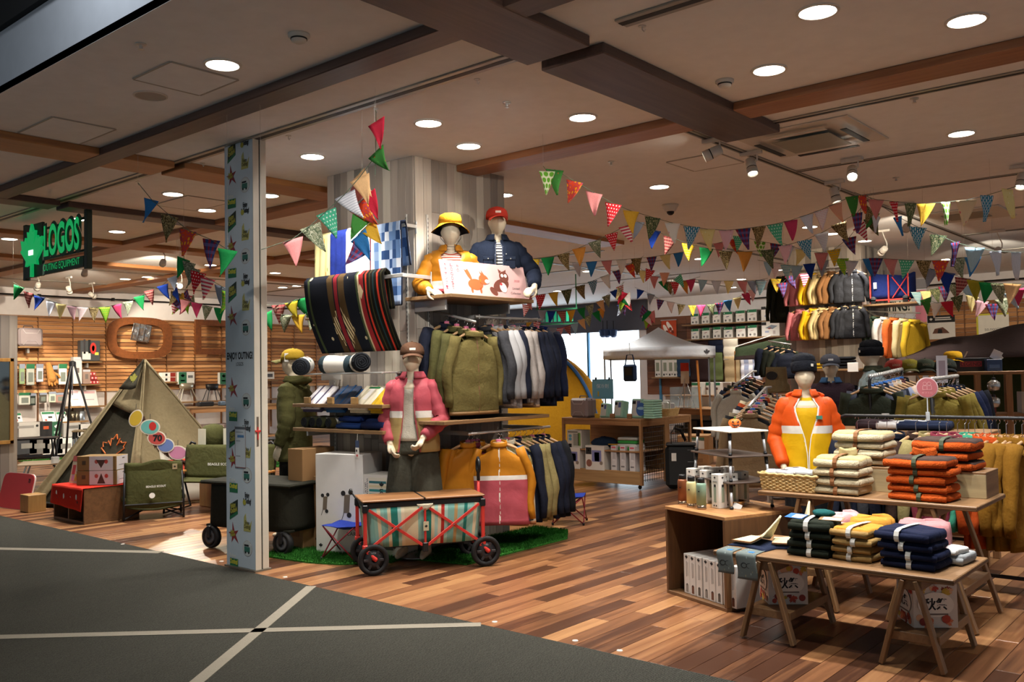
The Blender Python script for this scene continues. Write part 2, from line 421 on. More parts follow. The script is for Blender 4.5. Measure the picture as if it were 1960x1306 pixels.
# walls
white_wall = mat('#dcd6d4', .8)
wl = struct(bx('wall_left', (XL-.1, XL, 3.0, 15.2, 0, CH), white_wall, b=0))
struct(bx('wall_left_far', (XL-.1, XL, 15.2, YB, 0, CH), white_wall, b=0))
wb = struct(bx('wall_back', (-13.0, 4, YB, YB+.1, 0, CH), white_wall, b=0))
slat_m = wood('#8d5f3b', '#c08a58', 1, 5.0, .5, 'obj', .15, '#dba873'); slat_x = wood('#8d5f3b', '#c08a58', 0, 5.0, .5, 'obj', .15, '#dba873')
ztop = onx(110, 609, XL).z
def slats(z0, z1, n, along, a0, a1, base, sgn, par, m):
 h = (z1-z0)/n
 for i in range(n):
  z = z0+i*h
  b_ = MB(); pr = [(0, 0), (.055, .006), (.022, h-.006), (0, h-.004)]
  vs = []
  for a in (a0, a1):
   for d, zz in pr: vs.append(V((base+sgn*d, a, z+zz)) if along == 'y' else V((a, base+sgn*d, z+zz)))
  b_.add(vs, [(0, 1, 5, 4), (1, 2, 6, 5), (2, 3, 7, 6), (3, 0, 4, 7), (0, 3, 2, 1), (4, 5, 6, 7)])
  b_.build('slat', m, par)
slats(1.28, ztop, 19, 'y', 4.4, 15.0, XL, 1, wl, slat_m)
y = 4.9
while y < 15: bx('slot_rail', (XL, XL+.06, y-.008, y+.008, .3, ztop), mat('#7a5232', .5), wl, b=0); y += .69
bx('cornice', (XL, XL+.07, 4.4, 15.0, ztop, ztop+.03), wood('#7a5232', '#94683f', 1), wl, b=0)
# back wall, right bay of slats
zt2 = ony(1850, 577, YB).z
slats(1.0, zt2, 20, 'x', ony(1752, 600, YB).x, 3.0, YB, -1, wb, slat_x)
x = ony(1752, 600, YB).x
while x < 1: bx('slot_rail', (x-.01, x+.01, YB-.062, YB, .3, zt2), mat('#7a5232', .5), wb, b=0); x += .98
# middle bay: dark boards
bw0, bw1 = ony(1238, 640, YB).x, ony(1560, 640, YB).x; bz = ony(1400, 605, YB).z
bm = wood('#4a2c1c', '#6d4229', 0, 4.0, .6, 'obj', .15, '#86563a')
zz = .9
while zz < bz-.1:
 xx = bw0
 while xx < bw1:
  bx('board', (xx+.003, min(xx+1.2, bw1), YB-.03, YB, zz+.003, zz+.2), bm, wb, b=.004); xx += 1.2
 zz += .2
# black picture rails
br = mat('#1b1a1a', .4, .3)
def rail(p, q, r=.018, n=4):
 mb = MB().cyl(p, q, r, n=8)
 return mb
rl = rail((XL+.25, 3.6, onx(34, 564, XL+.25).z), (XL+.25, 14.6, onx(34, 564, XL+.25).z)).build('spot_pole', br); tag(rl, 'long black pole along the top of the slatted side wall', 'pole')
mb = MB()
for i in range(4): mb.box(XL, XL+.25, 4.6+i*3-.01, 4.6+i*3+.01, onx(34, 564, XL+.25).z-.01, onx(34, 564, XL+.25).z+.01)
mb.build('wall_arm', br, rl, kind='stuff')
for i in range(7): MB().lathe([(.035, -.03), (.045, 0), (.035, .03)], 10, (XL+.25, 4.6+i*1.5, onx(34, 564, XL+.25).z)).build('knuckle', br, rl)
zz = ony(1850, 541, YB-.3).z
rl = rail((ony(1742, 545, YB-.3).x, YB-.3, zz), (3, YB-.3, zz)).build('spot_pole', br); tag(rl, 'black pole above the slatted back wall behind the dark tent', 'pole'); bx('wall_arm', (-3, -2.98, YB-.3, YB, zz-.01, zz+.01), br, rl)
zz = ony(1460, 570, YB-.3).z
rl = rail((ony(1415, 573, YB-.3).x, YB-.3, zz), (ony(1530, 573, YB-.3).x, YB-.3, zz)).build('spot_pole', br); tag(rl, 'short black pole above the boxed shelf goods at the back', 'pole'); bx('wall_arm', (ony(1480, 570, YB-.3).x-.01, ony(1480, 570, YB-.3).x+.01, YB-.3, YB, zz-.01, zz+.01), br, rl)
# bright glazed opening at the back left
g0, g1 = -19.1, bw0-.05; gz = ony(1150, 636, YB).z
wn = struct(bx('window_1', (g0, g1, YB+.02, YB+.05, 0, gz), glow('#e4f4ff', 4.5), b=0))
blue_m = mat('#3f7fa8', .4)
for px in (1064, 1127, 1264): xx = ony(px, 660, YB).x; bx('mullion', (xx-.03, xx+.03, YB-.06, YB+.02, 0, gz), blue_m, wn, b=.004)
zz = ony(1150, 634, YB).z
bx('transom', (g0, g1, YB-.05, YB+.02, zz-.02, zz+.02), blue_m, wn, b=.004)
struct(bx('trim_3', (g0, g1+.1, YB-.1, YB+.1, gz, CH), mat('#50525c', .6), b=0))
for px in (1154, 1162, 1174):
 p = ony(px, 632, YB-.25); t_ = thing('spot_lamp', 'small dark spot lamp hung in the bright opening, %s from the canopy' % {1154: 'third', 1162: 'second', 1174: 'first'}[px], 'spotlight', p)
 MB().lathe([(.05, -.2), (.09, -.16), (.11, .0), (.03, .02)], 12).build('lamp_shade', mat('#20406e', .4), t_); MB().cyl((0, 0, 0), (0, 0, .25), .012).build('stem', br, t_)
# beams under the ceiling
dk = wood('#3b2a24', '#54403a', 1, 5.0, .5); dkx = wood('#3b2a24', '#54403a', 0, 5.0, .5)
bn = wood('#7d4f2f', '#9c6a45', 0, 5.0, .5); bny = wood('#8a5a32', '#a87240', 1, 5.0, .5)
ntrim = 4
def beam(x0, x1, y0, y1, z, m, z1=CH):
 global ntrim
 o = struct(bx('trim_%d' % ntrim, (x0, x1, y0, y1, z, z1), m, b=.006)); ntrim += 1; return o
BZ = 3.338
beam(-30, 8, 3.38, 3.57, BZ, dkx)                       # long dark beam along the corridor
beam(-3.37, -2.91, 2.3, 4.13, BZ-.003, dk); beam(-3.37, -2.91, 4.26, 6.65, BZ-.003, dk)   # dark cross beam, two lengths
beam(-5.645, 8, 5.87, 6.15, BZ+.002, bn); beam(-30, -6.86, 5.87, 6.15, BZ+.002, bn)
beam(-7.69, -7.27, 2.3, 4.04, BZ+.004, bny); beam(-7.62, -7.22, 4.1, 11, BZ+.004, bny)
beam(-9.95, -9.65, 2.3, 4.08, BZ-.003, dk); beam(-9.95, -9.65, 4.16, 9, BZ-.003, dk)
beam(-12.3, -11.95, 4.2, 12, BZ+.004, bny); beam(-30, -7.62, 8.3, 8.6, BZ+.002, bn); beam(-14.6, -14.25, 4.2, 12, BZ+.004, bny)
# shutter track and ceiling slots
tr_l = mat('#9a978f', .4, .5); blk = mat('#0d0d0e', .6)
def track(x0, x1, y0, y1, nm='ceiling_track'):
 global ntrim
 mb = struct(bx('trim_%d' % ntrim, (x0, x1, y0, y1, CH-.012, CH-.0005), tr_l, b=.003)); ntrim += 1
 if x1-x0 > y1-y0: c = (y0+y1)/2; bx('groove', (x0, x1, c-(y1-y0)*.18, c+(y1-y0)*.18, CH-.0135, CH-.0115), blk, mb, b=0)
 else: c = (x0+x1)/2; bx('groove', (c-(x1-x0)*.18, c+(x1-x0)*.18, y0, y1, CH-.0135, CH-.0115), blk, mb, b=0)
track(-30, -3.12, 4.03, 4.15); track(-2.68, 8, 4.03, 4.15)
track(-2.92, 8, 6.52, 6.6)
for yy in (8.35, 10.05, 12.2, 14.2, 16.5): track(-3.5, 8, yy-.03, yy+.03)
track(-3.56, -3.49, 6.2, 17)
for yy in (11.6, 13.4, 15.6): track(-18.5, -8, yy-.03, yy+.03)
track(-17.6, -17.52, 4.6, 14.5); track(-15.4, -15.32, 6, 15); track(-6.6, -6.53, 12, 19); track(-9.6, -9.53, 12, 19)
# access panels: thin recessed frames
def hatch(c, sx, sy):
 global ntrim
 h = struct(bx('trim_%d' % ntrim, (c.x-sx/2, c.x+sx/2, c.y-sy/2, c.y+sy/2, CH-.006, CH-.0005), ceil_m, b=.002)); ntrim += 1
 for a in ((c.x-sx/2-.012, c.x-sx/2, c.y-sy/2, c.y+sy/2), (c.x+sx/2, c.x+sx/2+.012, c.y-sy/2, c.y+sy/2), (c.x-sx/2, c.x+sx/2, c.y-sy/2-.012, c.y-sy/2), (c.x-sx/2, c.x+sx/2, c.y+sy/2, c.y+sy/2+.012)):
  bx('hatch_edge', a+(CH-.008, CH-.0005), mat('#a9a49a', .7), h, b=0)
hatch(onz(356, 151, CH), .45, .45); hatch(onz(128, 250, CH), .6, .45); hatch(onz(368, 389, CH), .7, .5); hatch(onz(1350, 310, CH), .5, .5)
# ---- pillars clad in weathered planks ----
def grey_wood(k, ax=2):
 key = ('gw', k)
 if key not in MC: MC[key] = wood(*(('#8f857b', '#a89c90'), ('#a0968a', '#bdb3a5'), ('#77706a', '#938a80'), ('#b0a797', '#c6bdad'))[k], ax, 5.0, .75, 'obj', .2)
 return MC[key]
def pillar(nm, x0, x1, y0, y1, z1, seed):
 rr = random.Random(seed)
 p = struct(bx(nm, (x0, x1, y0, y1, 0, z1), mat('#6f6860', .8), b=0))
 for side in ('-y', '+x', '+y', '-x'):
  a0, a1 = (x0, x1) if side in ('-y', '+y') else (y0, y1)
  n = max(1, round((a1-a0)/.098)); w_ = (a1-a0)/n
  for i in range(n):
   cuts = [0]+([rr.uniform(.5, 1.5), rr.uniform(1.8, 3.1)] if side in ('-y', '+x') else [])+[z1]
   for c0, c1 in zip(cuts, cuts[1:]):
    d = .012+rr.random()*.003; s0, s1 = a0+i*w_+.001, a0+(i+1)*w_-.001
    dims = {'-y': (s0, s1, y0-d, y0, c0+.001, c1-.001), '+y': (s0, s1, y1, y1+d, c0+.001, c1-.001),
      '+x': (x1, x1+d, s0, s1, c0+.001, c1-.001), '-x': (x0-d, x0, s0, s1, c0+.001, c1-.001)}[side]
    bx('plank', dims, grey_wood(rr.choice((0, 0, 1, 1, 2, 3))), p, b=.0015)
 return p
PX0, PX1, PY0, PY1 = -6.84, -5.66, 5.36, 6.53
p1 = pillar('pillar_1', PX0, PX1, PY0, PY1, CH, 3)
q0 = ond(1513, 640, 15.3); q1 = ony(1650, 640, q0.y)
p2 = pillar('pillar_2', q0.x, q1.x, q0.y, q0.y+1.2, CH, 5)
W2 = (q0.x, q1.x, q0.y, q0.y+1.2)
# slotted metal uprights on pillar faces
up_m = mat('#b9b4ab', .4, .4)
for yy in (PY0+.13, PY1-.1):
 u_ = bx('slotted_upright', (PX1+.012, PX1+.03, yy-.012, yy+.012, .25, 2.9), up_m, p1, b=.003)
 mb = MB()
 for i in range(70): mb.box(PX1+.0295, PX1+.0305, yy-.003, yy+.003, .3+i*.037, .318+i*.037)
 mb.build('slots', blk, u_, kind='stuff')
for xx in (PX0+.1, PX1-.08):
 u_ = bx('slotted_upright', (xx-.012, xx+.012, PY0-.03, PY0-.012, .25, 2.9), up_m, p1, b=.003)
 mb = MB()
 for i in range(70): mb.box(xx-.003, xx+.003, PY0-.0305, PY0-.0295, .3+i*.037, .318+i*.037)
 mb.build('slots', blk, u_, kind='stuff')
# grey-plank stub wall at the near end of the side wall
a = onz(0, 975); s_x = -13.6
wy = onx(33, 640, s_x).y
st = struct(bx('wall_stub', (s_x-.2, s_x, wy-2.2, wy, 0, onx(20, 604, s_x).z), mat('#8d8880', .8), b=0))
n = 20
for i in range(n):
 bx('plank', (s_x, s_x+.012, wy-2.2+i*.11+.001, wy-2.2+(i+1)*.11-.001, 0, onx(20, 604, s_x).z), grey_wood((i*7) % 3), st, b=.0015)
# ---- the folded shutter post beside the entrance ----
post = struct(MB().box(-6.52, -6.115, 4.055, 4.105, 0.012, CH, .003).build('door_1', [mat('#c2ced6', .6)]))
bx('end_cap', (-6.117, -6.112, 4.053, 4.107, .012, CH), mat('#cfc9bb', .5), post, b=.001)
d2 = struct(bx('door_2', (-6.52, -6.112, 4.118, 4.175, .012, CH), mat('#cfc9bb', .5), b=.003))
bx('gap_seal', (-6.5, -6.118, 4.105, 4.118, .012, CH), blk, post, b=0)
struct(bx('trim_90', (-6.53, -6.1, 4.04, 4.19, 0, .012), mat('#6d675c', .5), b=0))
hz0, hz1 = .97, 1.2
bx('lock_plate', (-6.112, -6.109, 4.07, 4.088, hz0, hz1), mat('#9a9488', .3, .8), post, b=.001)
bx('red_latch', (-6.113, -6.103, 4.055, 4.103, 1.08, 1.095), RED, post, b=.002); bx('red_latch', (-6.110, -6.104, 4.074, 4.084, 1.02, 1.12), RED, post, b=.002)
# --- ceiling lamps ---
def downlight(px, py, lab, d=.095, st=26):
 p = onz(px, py, CH)
 dn = thing('downlight', lab, 'ceiling lamp', (p.x, p.y, CH), 0, 'recessed ceiling downlights')
 MB().lathe([(d+.018, 0), (d+.018, -.008), (d+.002, -.01), (d, -.003)], 28).build('trim_ring', mat('#d8d4cb', .4), dn)
 MB().lathe([(d, -.002), (d*.9, -.006), (.001, -.008)], 24).build('lens', glow('#fff4e4', st), dn)
 return p
DLS = [(426, 123, 'downlight over the corridor ahead of the long dark beam'), (598, 299, 'downlight just inside the shop above the tall white box'), (331, 371, 'downlight above the blue pennant'),
 (396, 402, 'downlight just behind the folded shutter post'), (152, 419, 'downlight above the green lettered sign'), (224, 443, 'downlight between the green sign and the teepee tent'),
 (18, 457, 'downlight by the frame edge beyond the green sign'), (820, 235, 'downlight above the mannequin in the yellow bucket hat'), (897, 279, 'downlight between pillar top and brown beam'),
 (1115, 224, 'adjustable downlight near the crossing of dark and brown beams'), (1565, 21, 'large downlight nearest the camera on the open shop side'), (1850, 38, 'adjustable downlight above the orange folded fleeces'),
 (1472, 133, 'adjustable downlight beside the round smoke detector'), (1840, 255, 'cool downlight to the side of the ceiling air conditioner'), (1262, 357, 'downlight above the dome security camera'),
 (515, 374, 'downlight beside the shutter post, half hidden by it'), (403, 507, 'downlight behind the plaid pennant by the shutter post'), (240, 534, 'downlight beyond the tent, over the slatted wall'),
 (282, 530, 'smaller downlight beside another beyond the tent'), (1156, 466, 'downlight seen among the camouflage pennants'), (1340, 495, 'downlight behind the green pennant, mid shop'),
 (1125, 519, 'downlight low behind the pink pennant'), (1282, 535, 'small far downlight over the pop-up canopy'), (1550, 434, 'downlight behind the silver grey pennant'),
 (1655, 461, 'downlight behind the striped pennant cluster'), (1067, 557, 'far downlight above the window opening'), (541, 550, 'far downlight left of the folded cart'.replace('left of', 'beside')), (568, 547, 'second far downlight beside the folded cart'),
 (963, 373, 'downlight peeping out behind the plank pillar'), (1402, 550, 'small far downlight over the shelf boxes'), (1490, 517, 'far downlight behind the blue leaf pennant')]
for px, py, lab in DLS:
 p = downlight(px, py, lab)
 light('SPOT', (p.x, p.y, CH-.03), DLP if py > 20 else DLP, (1, .93, .84) if px < 1700 else (.95, .97, 1), (p.x, p.y, 0), .09, 104, .7)
# rows of lamps added deeper in the shop to brighten the ceiling, with fittings
for i, (xx, yy) in enumerate([(-16.5, 6.2), (-16.5, 9.2), (-13.8, 9.6), (-11.2, 8.7), (-9.2, 10.2), (-1.9, 11.3), (-4.8, 12.6), (.2, 8), (.3, 11.5), (-8.6, 17.5), (-4.5, 17.2), (-1.4, 14.5)]):
 q = V((xx, yy, CH)) - CC
 pp = (980+CAM_F*q.dot(CR)/q.dot(fwd), 653-CAM_F*q.dot(CU)/q.dot(fwd))
 downlight(pp[0], pp[1], 'added ceiling downlight of the deeper shop, %s' % ['beside the slatted side wall', 'over the side wall shelves', 'over the camp tables', 'behind the teepee', 'over the sloped green mat', 'over the dark rain jackets', 'over the fleece rack', 'outside the open edge near the table', 'over the far clothes racks', 'over the pop-up canopy end', 'over the hat shelf', 'beside the dark dome tent'][i])
 light('SPOT', (xx, yy, CH-.03), DLP*1.3, (1, .92, .82), (xx, yy, 0), .09, 110, .8)
def spotlamp(px, py, z, aim, lab, power=0, col=(1, .9, .76), ang=40, on=True, s=1.0):
 """a white cylinder spot on a track arm"""
 p = onz(px, py, z)
 t_ = thing('track_spotlight', lab, 'spotlight', p)
 a = (V(aim)-p).normalized(); q = a.to_track_quat('-Z', 'Y').to_matrix().to_4x4()
 wm = mat('#c9c4bb', .4)
 MB().lathe([(.03, .07), (.042, .065), (.045, 0), (.045, -.02)], 16, mx=q).build('lamp_body', wm, t_, True)
 MB().lathe([(.0455, -.02), (.0455, -.028)], 16, mx=q).build('black_ring', blk, t_)
 MB().lathe([(.047, -.028), (.049, -.085), (.044, -.085), (.04, -.06)], 16, mx=q).build('shade', wm, t_, True)
 MB().lathe([(.04, -.062), (.001, -.063)], 16, mx=q).build('lens', glow('#fff2dd', 60 if on else .5), t_)
 MB().tube([(0, 0, .02), (.055, 0, .04), (.055, 0, .1), (0, 0, CH-z-.045)], .008, 6).build('arm', wm, t_)
 MB().box(-.1, .1, -.018, .018, CH-z-.045, CH-z-.012, .004).build('track_adapter', wm, t_)
 if power: light('SPOT', p+a*.1, power, col, aim, .03, ang, .35)
 return t_
# ================= builders =================
def facemx(w_, d, h, face, cx, cz, off=.0008):
 a = {'-y': (w_*cx, -d/2-off), '+y': (-w_*cx, d/2+off), '+x': (w_/2+off, d*cx), '-x': (-w_/2-off, -d*cx)}
 if face == '+z': return T(w_*cx, d*cz, h+off) @ RX(-PI/2)
 return T(a[face][0], a[face][1], h*cz) @ FACE[face]
def decal(par, w_, d, h, face, cx, cz, dw, dh, what):
 mx = facemx(w_, d, h, face, cx, cz)
 if isinstance(what, tuple) and what[0] == 't': return text(what[1], facemx(w_, d, h, face, cx, cz, .0016), dw, dh, what[2], par, bold=what[3] if len(what) > 3 else .0)
 if isinstance(what, tuple) and what[0] == 'leaf': return leaf(mx @ T(0, -.0006, 0), dh, what[1], par, 'leaf_emblem')
 if isinstance(what, tuple) and what[0] == 'poly': return MB().prism([(x*dw, z*dh) for x, z in what[2]], mx @ T(0, -.0008, 0), .0009).build('print', what[1], par)
 if isinstance(what, tuple) and what[0] == 'disc': return MB().prism([(dw/2*math.cos(k*PI/10), dh/2*math.sin(k*PI/10)) for k in range(20)], mx @ T(0, -.0008, 0), .0009).build('print', what[1], par)
 return MB().box(-dw/2, dw/2, -.0006, .0008, -dh/2, dh/2, mx=mx).build('print', what, par)
def carton(name, label, cat, loc, w_, d, h, rz=0.0, m=None, decals=(), group=None, b=.003, flap=True, rot=None):
 t_ = thing(name, label, cat, loc, rz, group, rot)
 MB().box(-w_/2, w_/2, -d/2, d/2, 0, h, b).build('carton', m or BOXW, t_)
 if flap: MB().box(-w_/2+.002, w_/2-.002, -.0012, .0012, h-.0004, h+.0006).build('lid_seam', mat('#6b655c', .8), t_)
 for dc in decals: decal(t_, w_, d, h, *dc)
 return t_
def wobble(a, b, s=0.0): return math.sin(a*3.1+s)*.6+math.sin(a*7.3+b*5.1+s*2)*.3+math.sin(b*11.7-a*2.3+s)*.35
WOODH = wood('#a8825a', '#c9a67c', 0, 6.0, .5)
CHIP = {'p': mat('#e0799a', .4), 'b': mat('#3a78c8', .4)}
def hanger(loc, rz, label, group, chip=None, s=1.0, drop=0.0):
 t_ = thing('clothes_hanger', label, 'hanger', V(loc)-V((0, 0, drop)), rz, group)
 mb = MB(); n = 10
 mb.tube([(s*.2*(i/n*2-1), 0, -.075-.075*abs(i/n*2-1)**1.4*s) for i in range(n+1)], [.007+.010*(1-abs(i/n*2-1)) for i in range(n+1)], 8, flat=1.0)
 mb.build('shoulder_bar', WOODH, t_, True)
 MB().tube([(0, 0, -.075), (0, 0, -.035+drop)]+[(.018*math.sin(q)+.0, 0, drop-.018+.018*-math.cos(q)) for q in (0.0, .8, 1.6, 2.4, 3.1, 3.9, 4.5)], .0022, 6).build('hook', STEEL, t_)
 if chip: MB().box(-.022, .022, -.012, .012, -.075, -.045, .005).build('size_chip', CHIP[chip], t_)
 return t_
def garment(label, loc, rz, cols, w_=.23, L=.66, hood=False, slv=True, zipm=None, band=None, pocket=None, group=None, name='jacket', cat='jacket', seed=0, dep=.055, sl=None, slcol=None, bs=.5, hems=None, quilt=False):
 t_ = thing(name, label, cat, loc, rz, group)
 top, bot = (cols[0], cols[-1]); ms = [top, band[0] if band else top, bot]
 def mif(u, v):
  if band:
   if abs(v-band[1]) < band[2]: return 1
   return 0 if v < band[1] else 2
  return 0
 A = [(0, .055), (.06, .07), (.12, w_*.8), (.2, w_*.93), (.35, w_), (1, w_*1.06)]; B = [(0, .035), (.1, .045), (.3, dep), (.85, dep*1.1), (1, dep*.95)]
 def fn(u, v):
  a = -PI/2+u*2*PI; aa, bb = interp(A, v), interp(B, v)
  wr = wobble(u*6, v*2, seed)*.009*min(1, v*3)
  if quilt: wr += .006*abs(math.sin(v*16+math.sin(u*40)*.6))
  z = -.085-L*v
  if v < .16: z -= .055*abs(math.cos(a))*(v/.16)
  return V((aa*math.copysign(abs(math.cos(a))**.8, math.cos(a)), (bb+wr)*math.sin(a), z))
 mb = MB().grid(fn, 26, 18, th=.004, closed=True, mif=mif); mb.build('bodice', ms, t_, True)
 sm = slcol or top
 if slv:
  SL = sl or L*.93
  for s in (-1, 1):
   pts = []; rad = []
   for i in range(9):
    q = i/8; pts.append((s*(w_*.78+.085*math.sin(min(1, q*1.6)*PI/2)+.012*math.sin(q*9+seed)), -.012*math.sin(q*2.2+seed)-.012*q, -.12-SL*q*.97)); rad.append(.062-.022*q+.004*math.sin(q*19+seed))
   MB().tube(pts, rad, 10, flat=.72).build('sleeve', sm, t_, True)
 if hood:
  MB().grid(lambda u, v: V((.115*math.cos(PI*u)*math.sin(.25+v*2.6), .03+.06*math.sin(PI*u)*(.4+v*.6)-.05*v, -.055-.14*v-.02*math.sin(u*PI))), 14, 7, th=.006).build('hood', top, t_, True)
  MB().grid(lambda u, v: V((.085*math.cos(2*PI*u)*(1+.15*v), -.005+.06*math.sin(2*PI*u), -.07-.045*v+.012*math.sin(2*PI*u))), 16, 3, th=.006, closed=True).build('collar', top, t_, True)
 else:
  MB().grid(lambda u, v: V(((.062+.012*v)*math.cos(2*PI*u), .045*math.sin(2*PI*u), -.062-.04*v+.012*math.sin(2*PI*u))), 16, 3, th=.006, closed=True).build('collar', top, t_, True)
 if zipm: 
  n = 16; mb = MB()
  for i in range(n):
   v0, v1 = .05+.95*i/n, .05+.95*(i+1)/n; p, q = fn(0, v0), fn(0, v1); mb.add([p+V((-.006, -.004, 0)), p+V((.006, -.004, 0)), q+V((.006, -.004, 0)), q+V((-.006, -.004, 0))], [(0, 1, 2, 3)])
  mb.build('zip', zipm, t_)
 if pocket: 
  p = fn(.06, .38); MB().box(p.x-.01, p.x+.085, p.y-.009, p.y+.02, p.z-.06, p.z+.05, .004).build('chest_pocket', pocket, t_)
 if hems:
  MB().grid(lambda u, v: fn(u, .965+.04*v)+V((math.cos(-PI/2+u*2*PI), math.sin(-PI/2+u*2*PI), 0))*.002, 26, 1, th=.003, closed=True).build('hem', hems, t_, True)
 return t_
# ---- folded stacks ----
def folded(label, loc, w_, d, h, rz, ms, group=None, name='folded_jacket', cat='folded jacket', strap=None, seed=0, collar=None, tip=0.0, rolls=1):
 """one folded garment: a soft, sagging slab with folded edges and an optional strap"""
 t_ = thing(name, label, cat, loc, rz, group)
 ms = ms if isinstance(ms, (list, tuple)) else [ms]
 def fn(u, v):
  a = u*2*PI; ca, sa = math.cos(a), math.sin(a)
  x = w_/2*math.copysign(abs(ca)**.35, ca); y = d/2*math.copysign(abs(sa)**.35, sa)
  # v: 0 bottom centre .. 1 top centre
  prof = [(0, 0, 0), (.28, .9, 0), (.42, 1.0, .32), (.55, 1.0, .7), (.68, .93, .98), (1, 0, 1.0)]
  s = interp([(q[0], q[1]) for q in prof], v); z = interp([(q[0], q[2]) for q in prof], v)
  k = 1+.025*wobble(u*6, seed, seed)
  zz = z*h+(.09*h*wobble(x*9+seed, y*9) if v > .3 else 0)+tip*x*(z > 0)
  return V((x*s*k, y*s*k, max(0, zz)))
 mif = (lambda u, v: 1 if v > .6 else 0) if len(ms) > 1 else None
 MB().grid(fn, 28, 12, closed=True, mif=mif).build('folded_body', ms, t_, True)
 # visible fold along the front edge
 MB().tube([(-w_*.46, -d*.485, h*.42), (0, -d*.5, h*.40+.003*math.sin(seed)), (w_*.46, -d*.485, h*.42)], h*.36, 8).build('fold', ms[0], t_, True)
 if strap is not None:
  x0 = w_*.05*math.sin(seed*1.7); s = .0125
  mb = MB(); o_ = d/2+h*.38
  P = [V((x0, y, z)) for y, z in ((-o_+.004, .0), (-o_-.003, h*.2), (-o_-.004, h*.5), (-o_+h*.1, h*.9), (-d*.42, h*1.1), (0, h*1.16), (d*.5, h*1.06))]
  vs = []
  for p in P: vs += [p+V((-s, 0, 0)), p+V((s, 0, 0))]
  k = len(vs); vs += [V((p.x, p.y*1.01-.002, p.z+.003)) for p in vs]
  fs = []
  for i in range(len(P)-1): fs += [(2*i, 2*i+1, 2*i+3, 2*i+2), (k+2*i+2, k+2*i+3, k+2*i+1, k+2*i), (2*i, 2*i+2, k+2*i+2, k+2*i), (2*i+1, k+2*i+1, k+2*i+3, 2*i+3)]
  mb.add(vs, fs); mb.build('strap', strap, t_)
 if collar is not None:
  MB().grid(lambda u, v: V((w_*.2*math.cos(2*PI*u)*(1-.12*v), d*.3+d*.14*math.sin(2*PI*u), h*.95+.045*v+.006*math.sin(u*14))), 18, 4, th=.012, closed=True).build('collar', collar, t_, True)
 return t_
# ---- headgear ----
def cap(label, loc, rz, m, mv=None, group=None, s=1.0, front=None, tag_m=None):
 t_ = thing('cap', label, 'cap', loc, rz, group); t_.scale = (s,)*3
 MB().lathe([(.1, 0), (.101, .03), (.092, .065), (.07, .09), (.035, .104), (.004, .108)], 22, sy=1.14).build('crown', m, t_, True)
 MB().lathe([(.011, .106), (.008, .112), (.001, .114)], 8).build('button', m, t_, True)
 MB().grid(lambda u, v: V((.088*math.sin((u-.5)*2.5)*(1-.12*v), -.075-.0*v-.115*v*math.cos((u-.5)*2.3)-.03*math.cos((u-.5)*2.6), .008-.02*v-.028*(2*u-1)**2)), 14, 5, th=.004).build('visor', mv or m, t_, True)
 if front: MB().box(-.025, .025, -.113, -.105, .035, .055, .001).build('badge', front, t_)
 if tag_m: MB().box(-.02, .02, -.0, .003, -.05, .03, .001, mx=T(.095, -.02, .03) @ RZ(PI/2)).build('price_tag', tag_m, t_)
 return t_
def bucket_hat(label, loc, rz, m, inner, s=1.0):
 t_ = thing('bucket_hat', label, 'hat', loc, rz); t_.scale = (s,)*3
 MB().lathe([(.103, .0), (.1, .05), (.09, .085), (.06, .1), (.004, .104)], 22, sy=1.14).build('crown', m, t_, True)
 MB().grid(lambda u, v: V(((.103+.06*v)*math.cos(2*PI*u), (.117+.06*v)*math.sin(2*PI*u), .004-.07*v**.8*(1-.7*max(0, -math.sin(2*PI*u)))+.012*math.sin(6*PI*u)*v)), 36, 5, th=.004, closed=True).build('brim', m, t_, True)
 MB().grid(lambda u, v: V(((.1+.056*v)*math.cos(2*PI*u), (.113+.056*v)*math.sin(2*PI*u), -.002-.07*v**.8*(1-.7*max(0, -math.sin(2*PI*u)))+.012*math.sin(6*PI*u)*v)), 36, 4, closed=True).build('lining', inner, t_, True)
 MB().tube([(.09, -.02, -.02), (.085, -.06, -.12), (.03, -.12, -.2), (-.03, -.12, -.2), (-.085, -.06, -.12), (-.09, -.02, -.02)], .0025, 6).build('chin_cord', BLACK, t_)
 return t_
def beanie(label, loc, rz, m, s=1.0, tall=.15):
 t_ = thing('beanie', label, 'beanie', loc, rz); t_.scale = (s,)*3
 MB().lathe([(.1, .05), (.104, .07), (.1, tall*.8), (.075, tall), (.04, tall*1.1), (.004, tall*1.12)], 24, sy=1.12).build('knit_crown', m, t_, True)
 MB().lathe([(.103, -.03), (.112, -.02), (.114, .03), (.112, .058), (.1, .064)], 24, sy=1.12).build('folded_cuff', m, t_, True)
 MB().box(-.012, .012, -.004, .0, -.012, .012, .001, mx=T(.06, -.112, .02) @ RZ(.5)).build('label_patch', mat('#d8d4c8', .5), t_)
 return t_
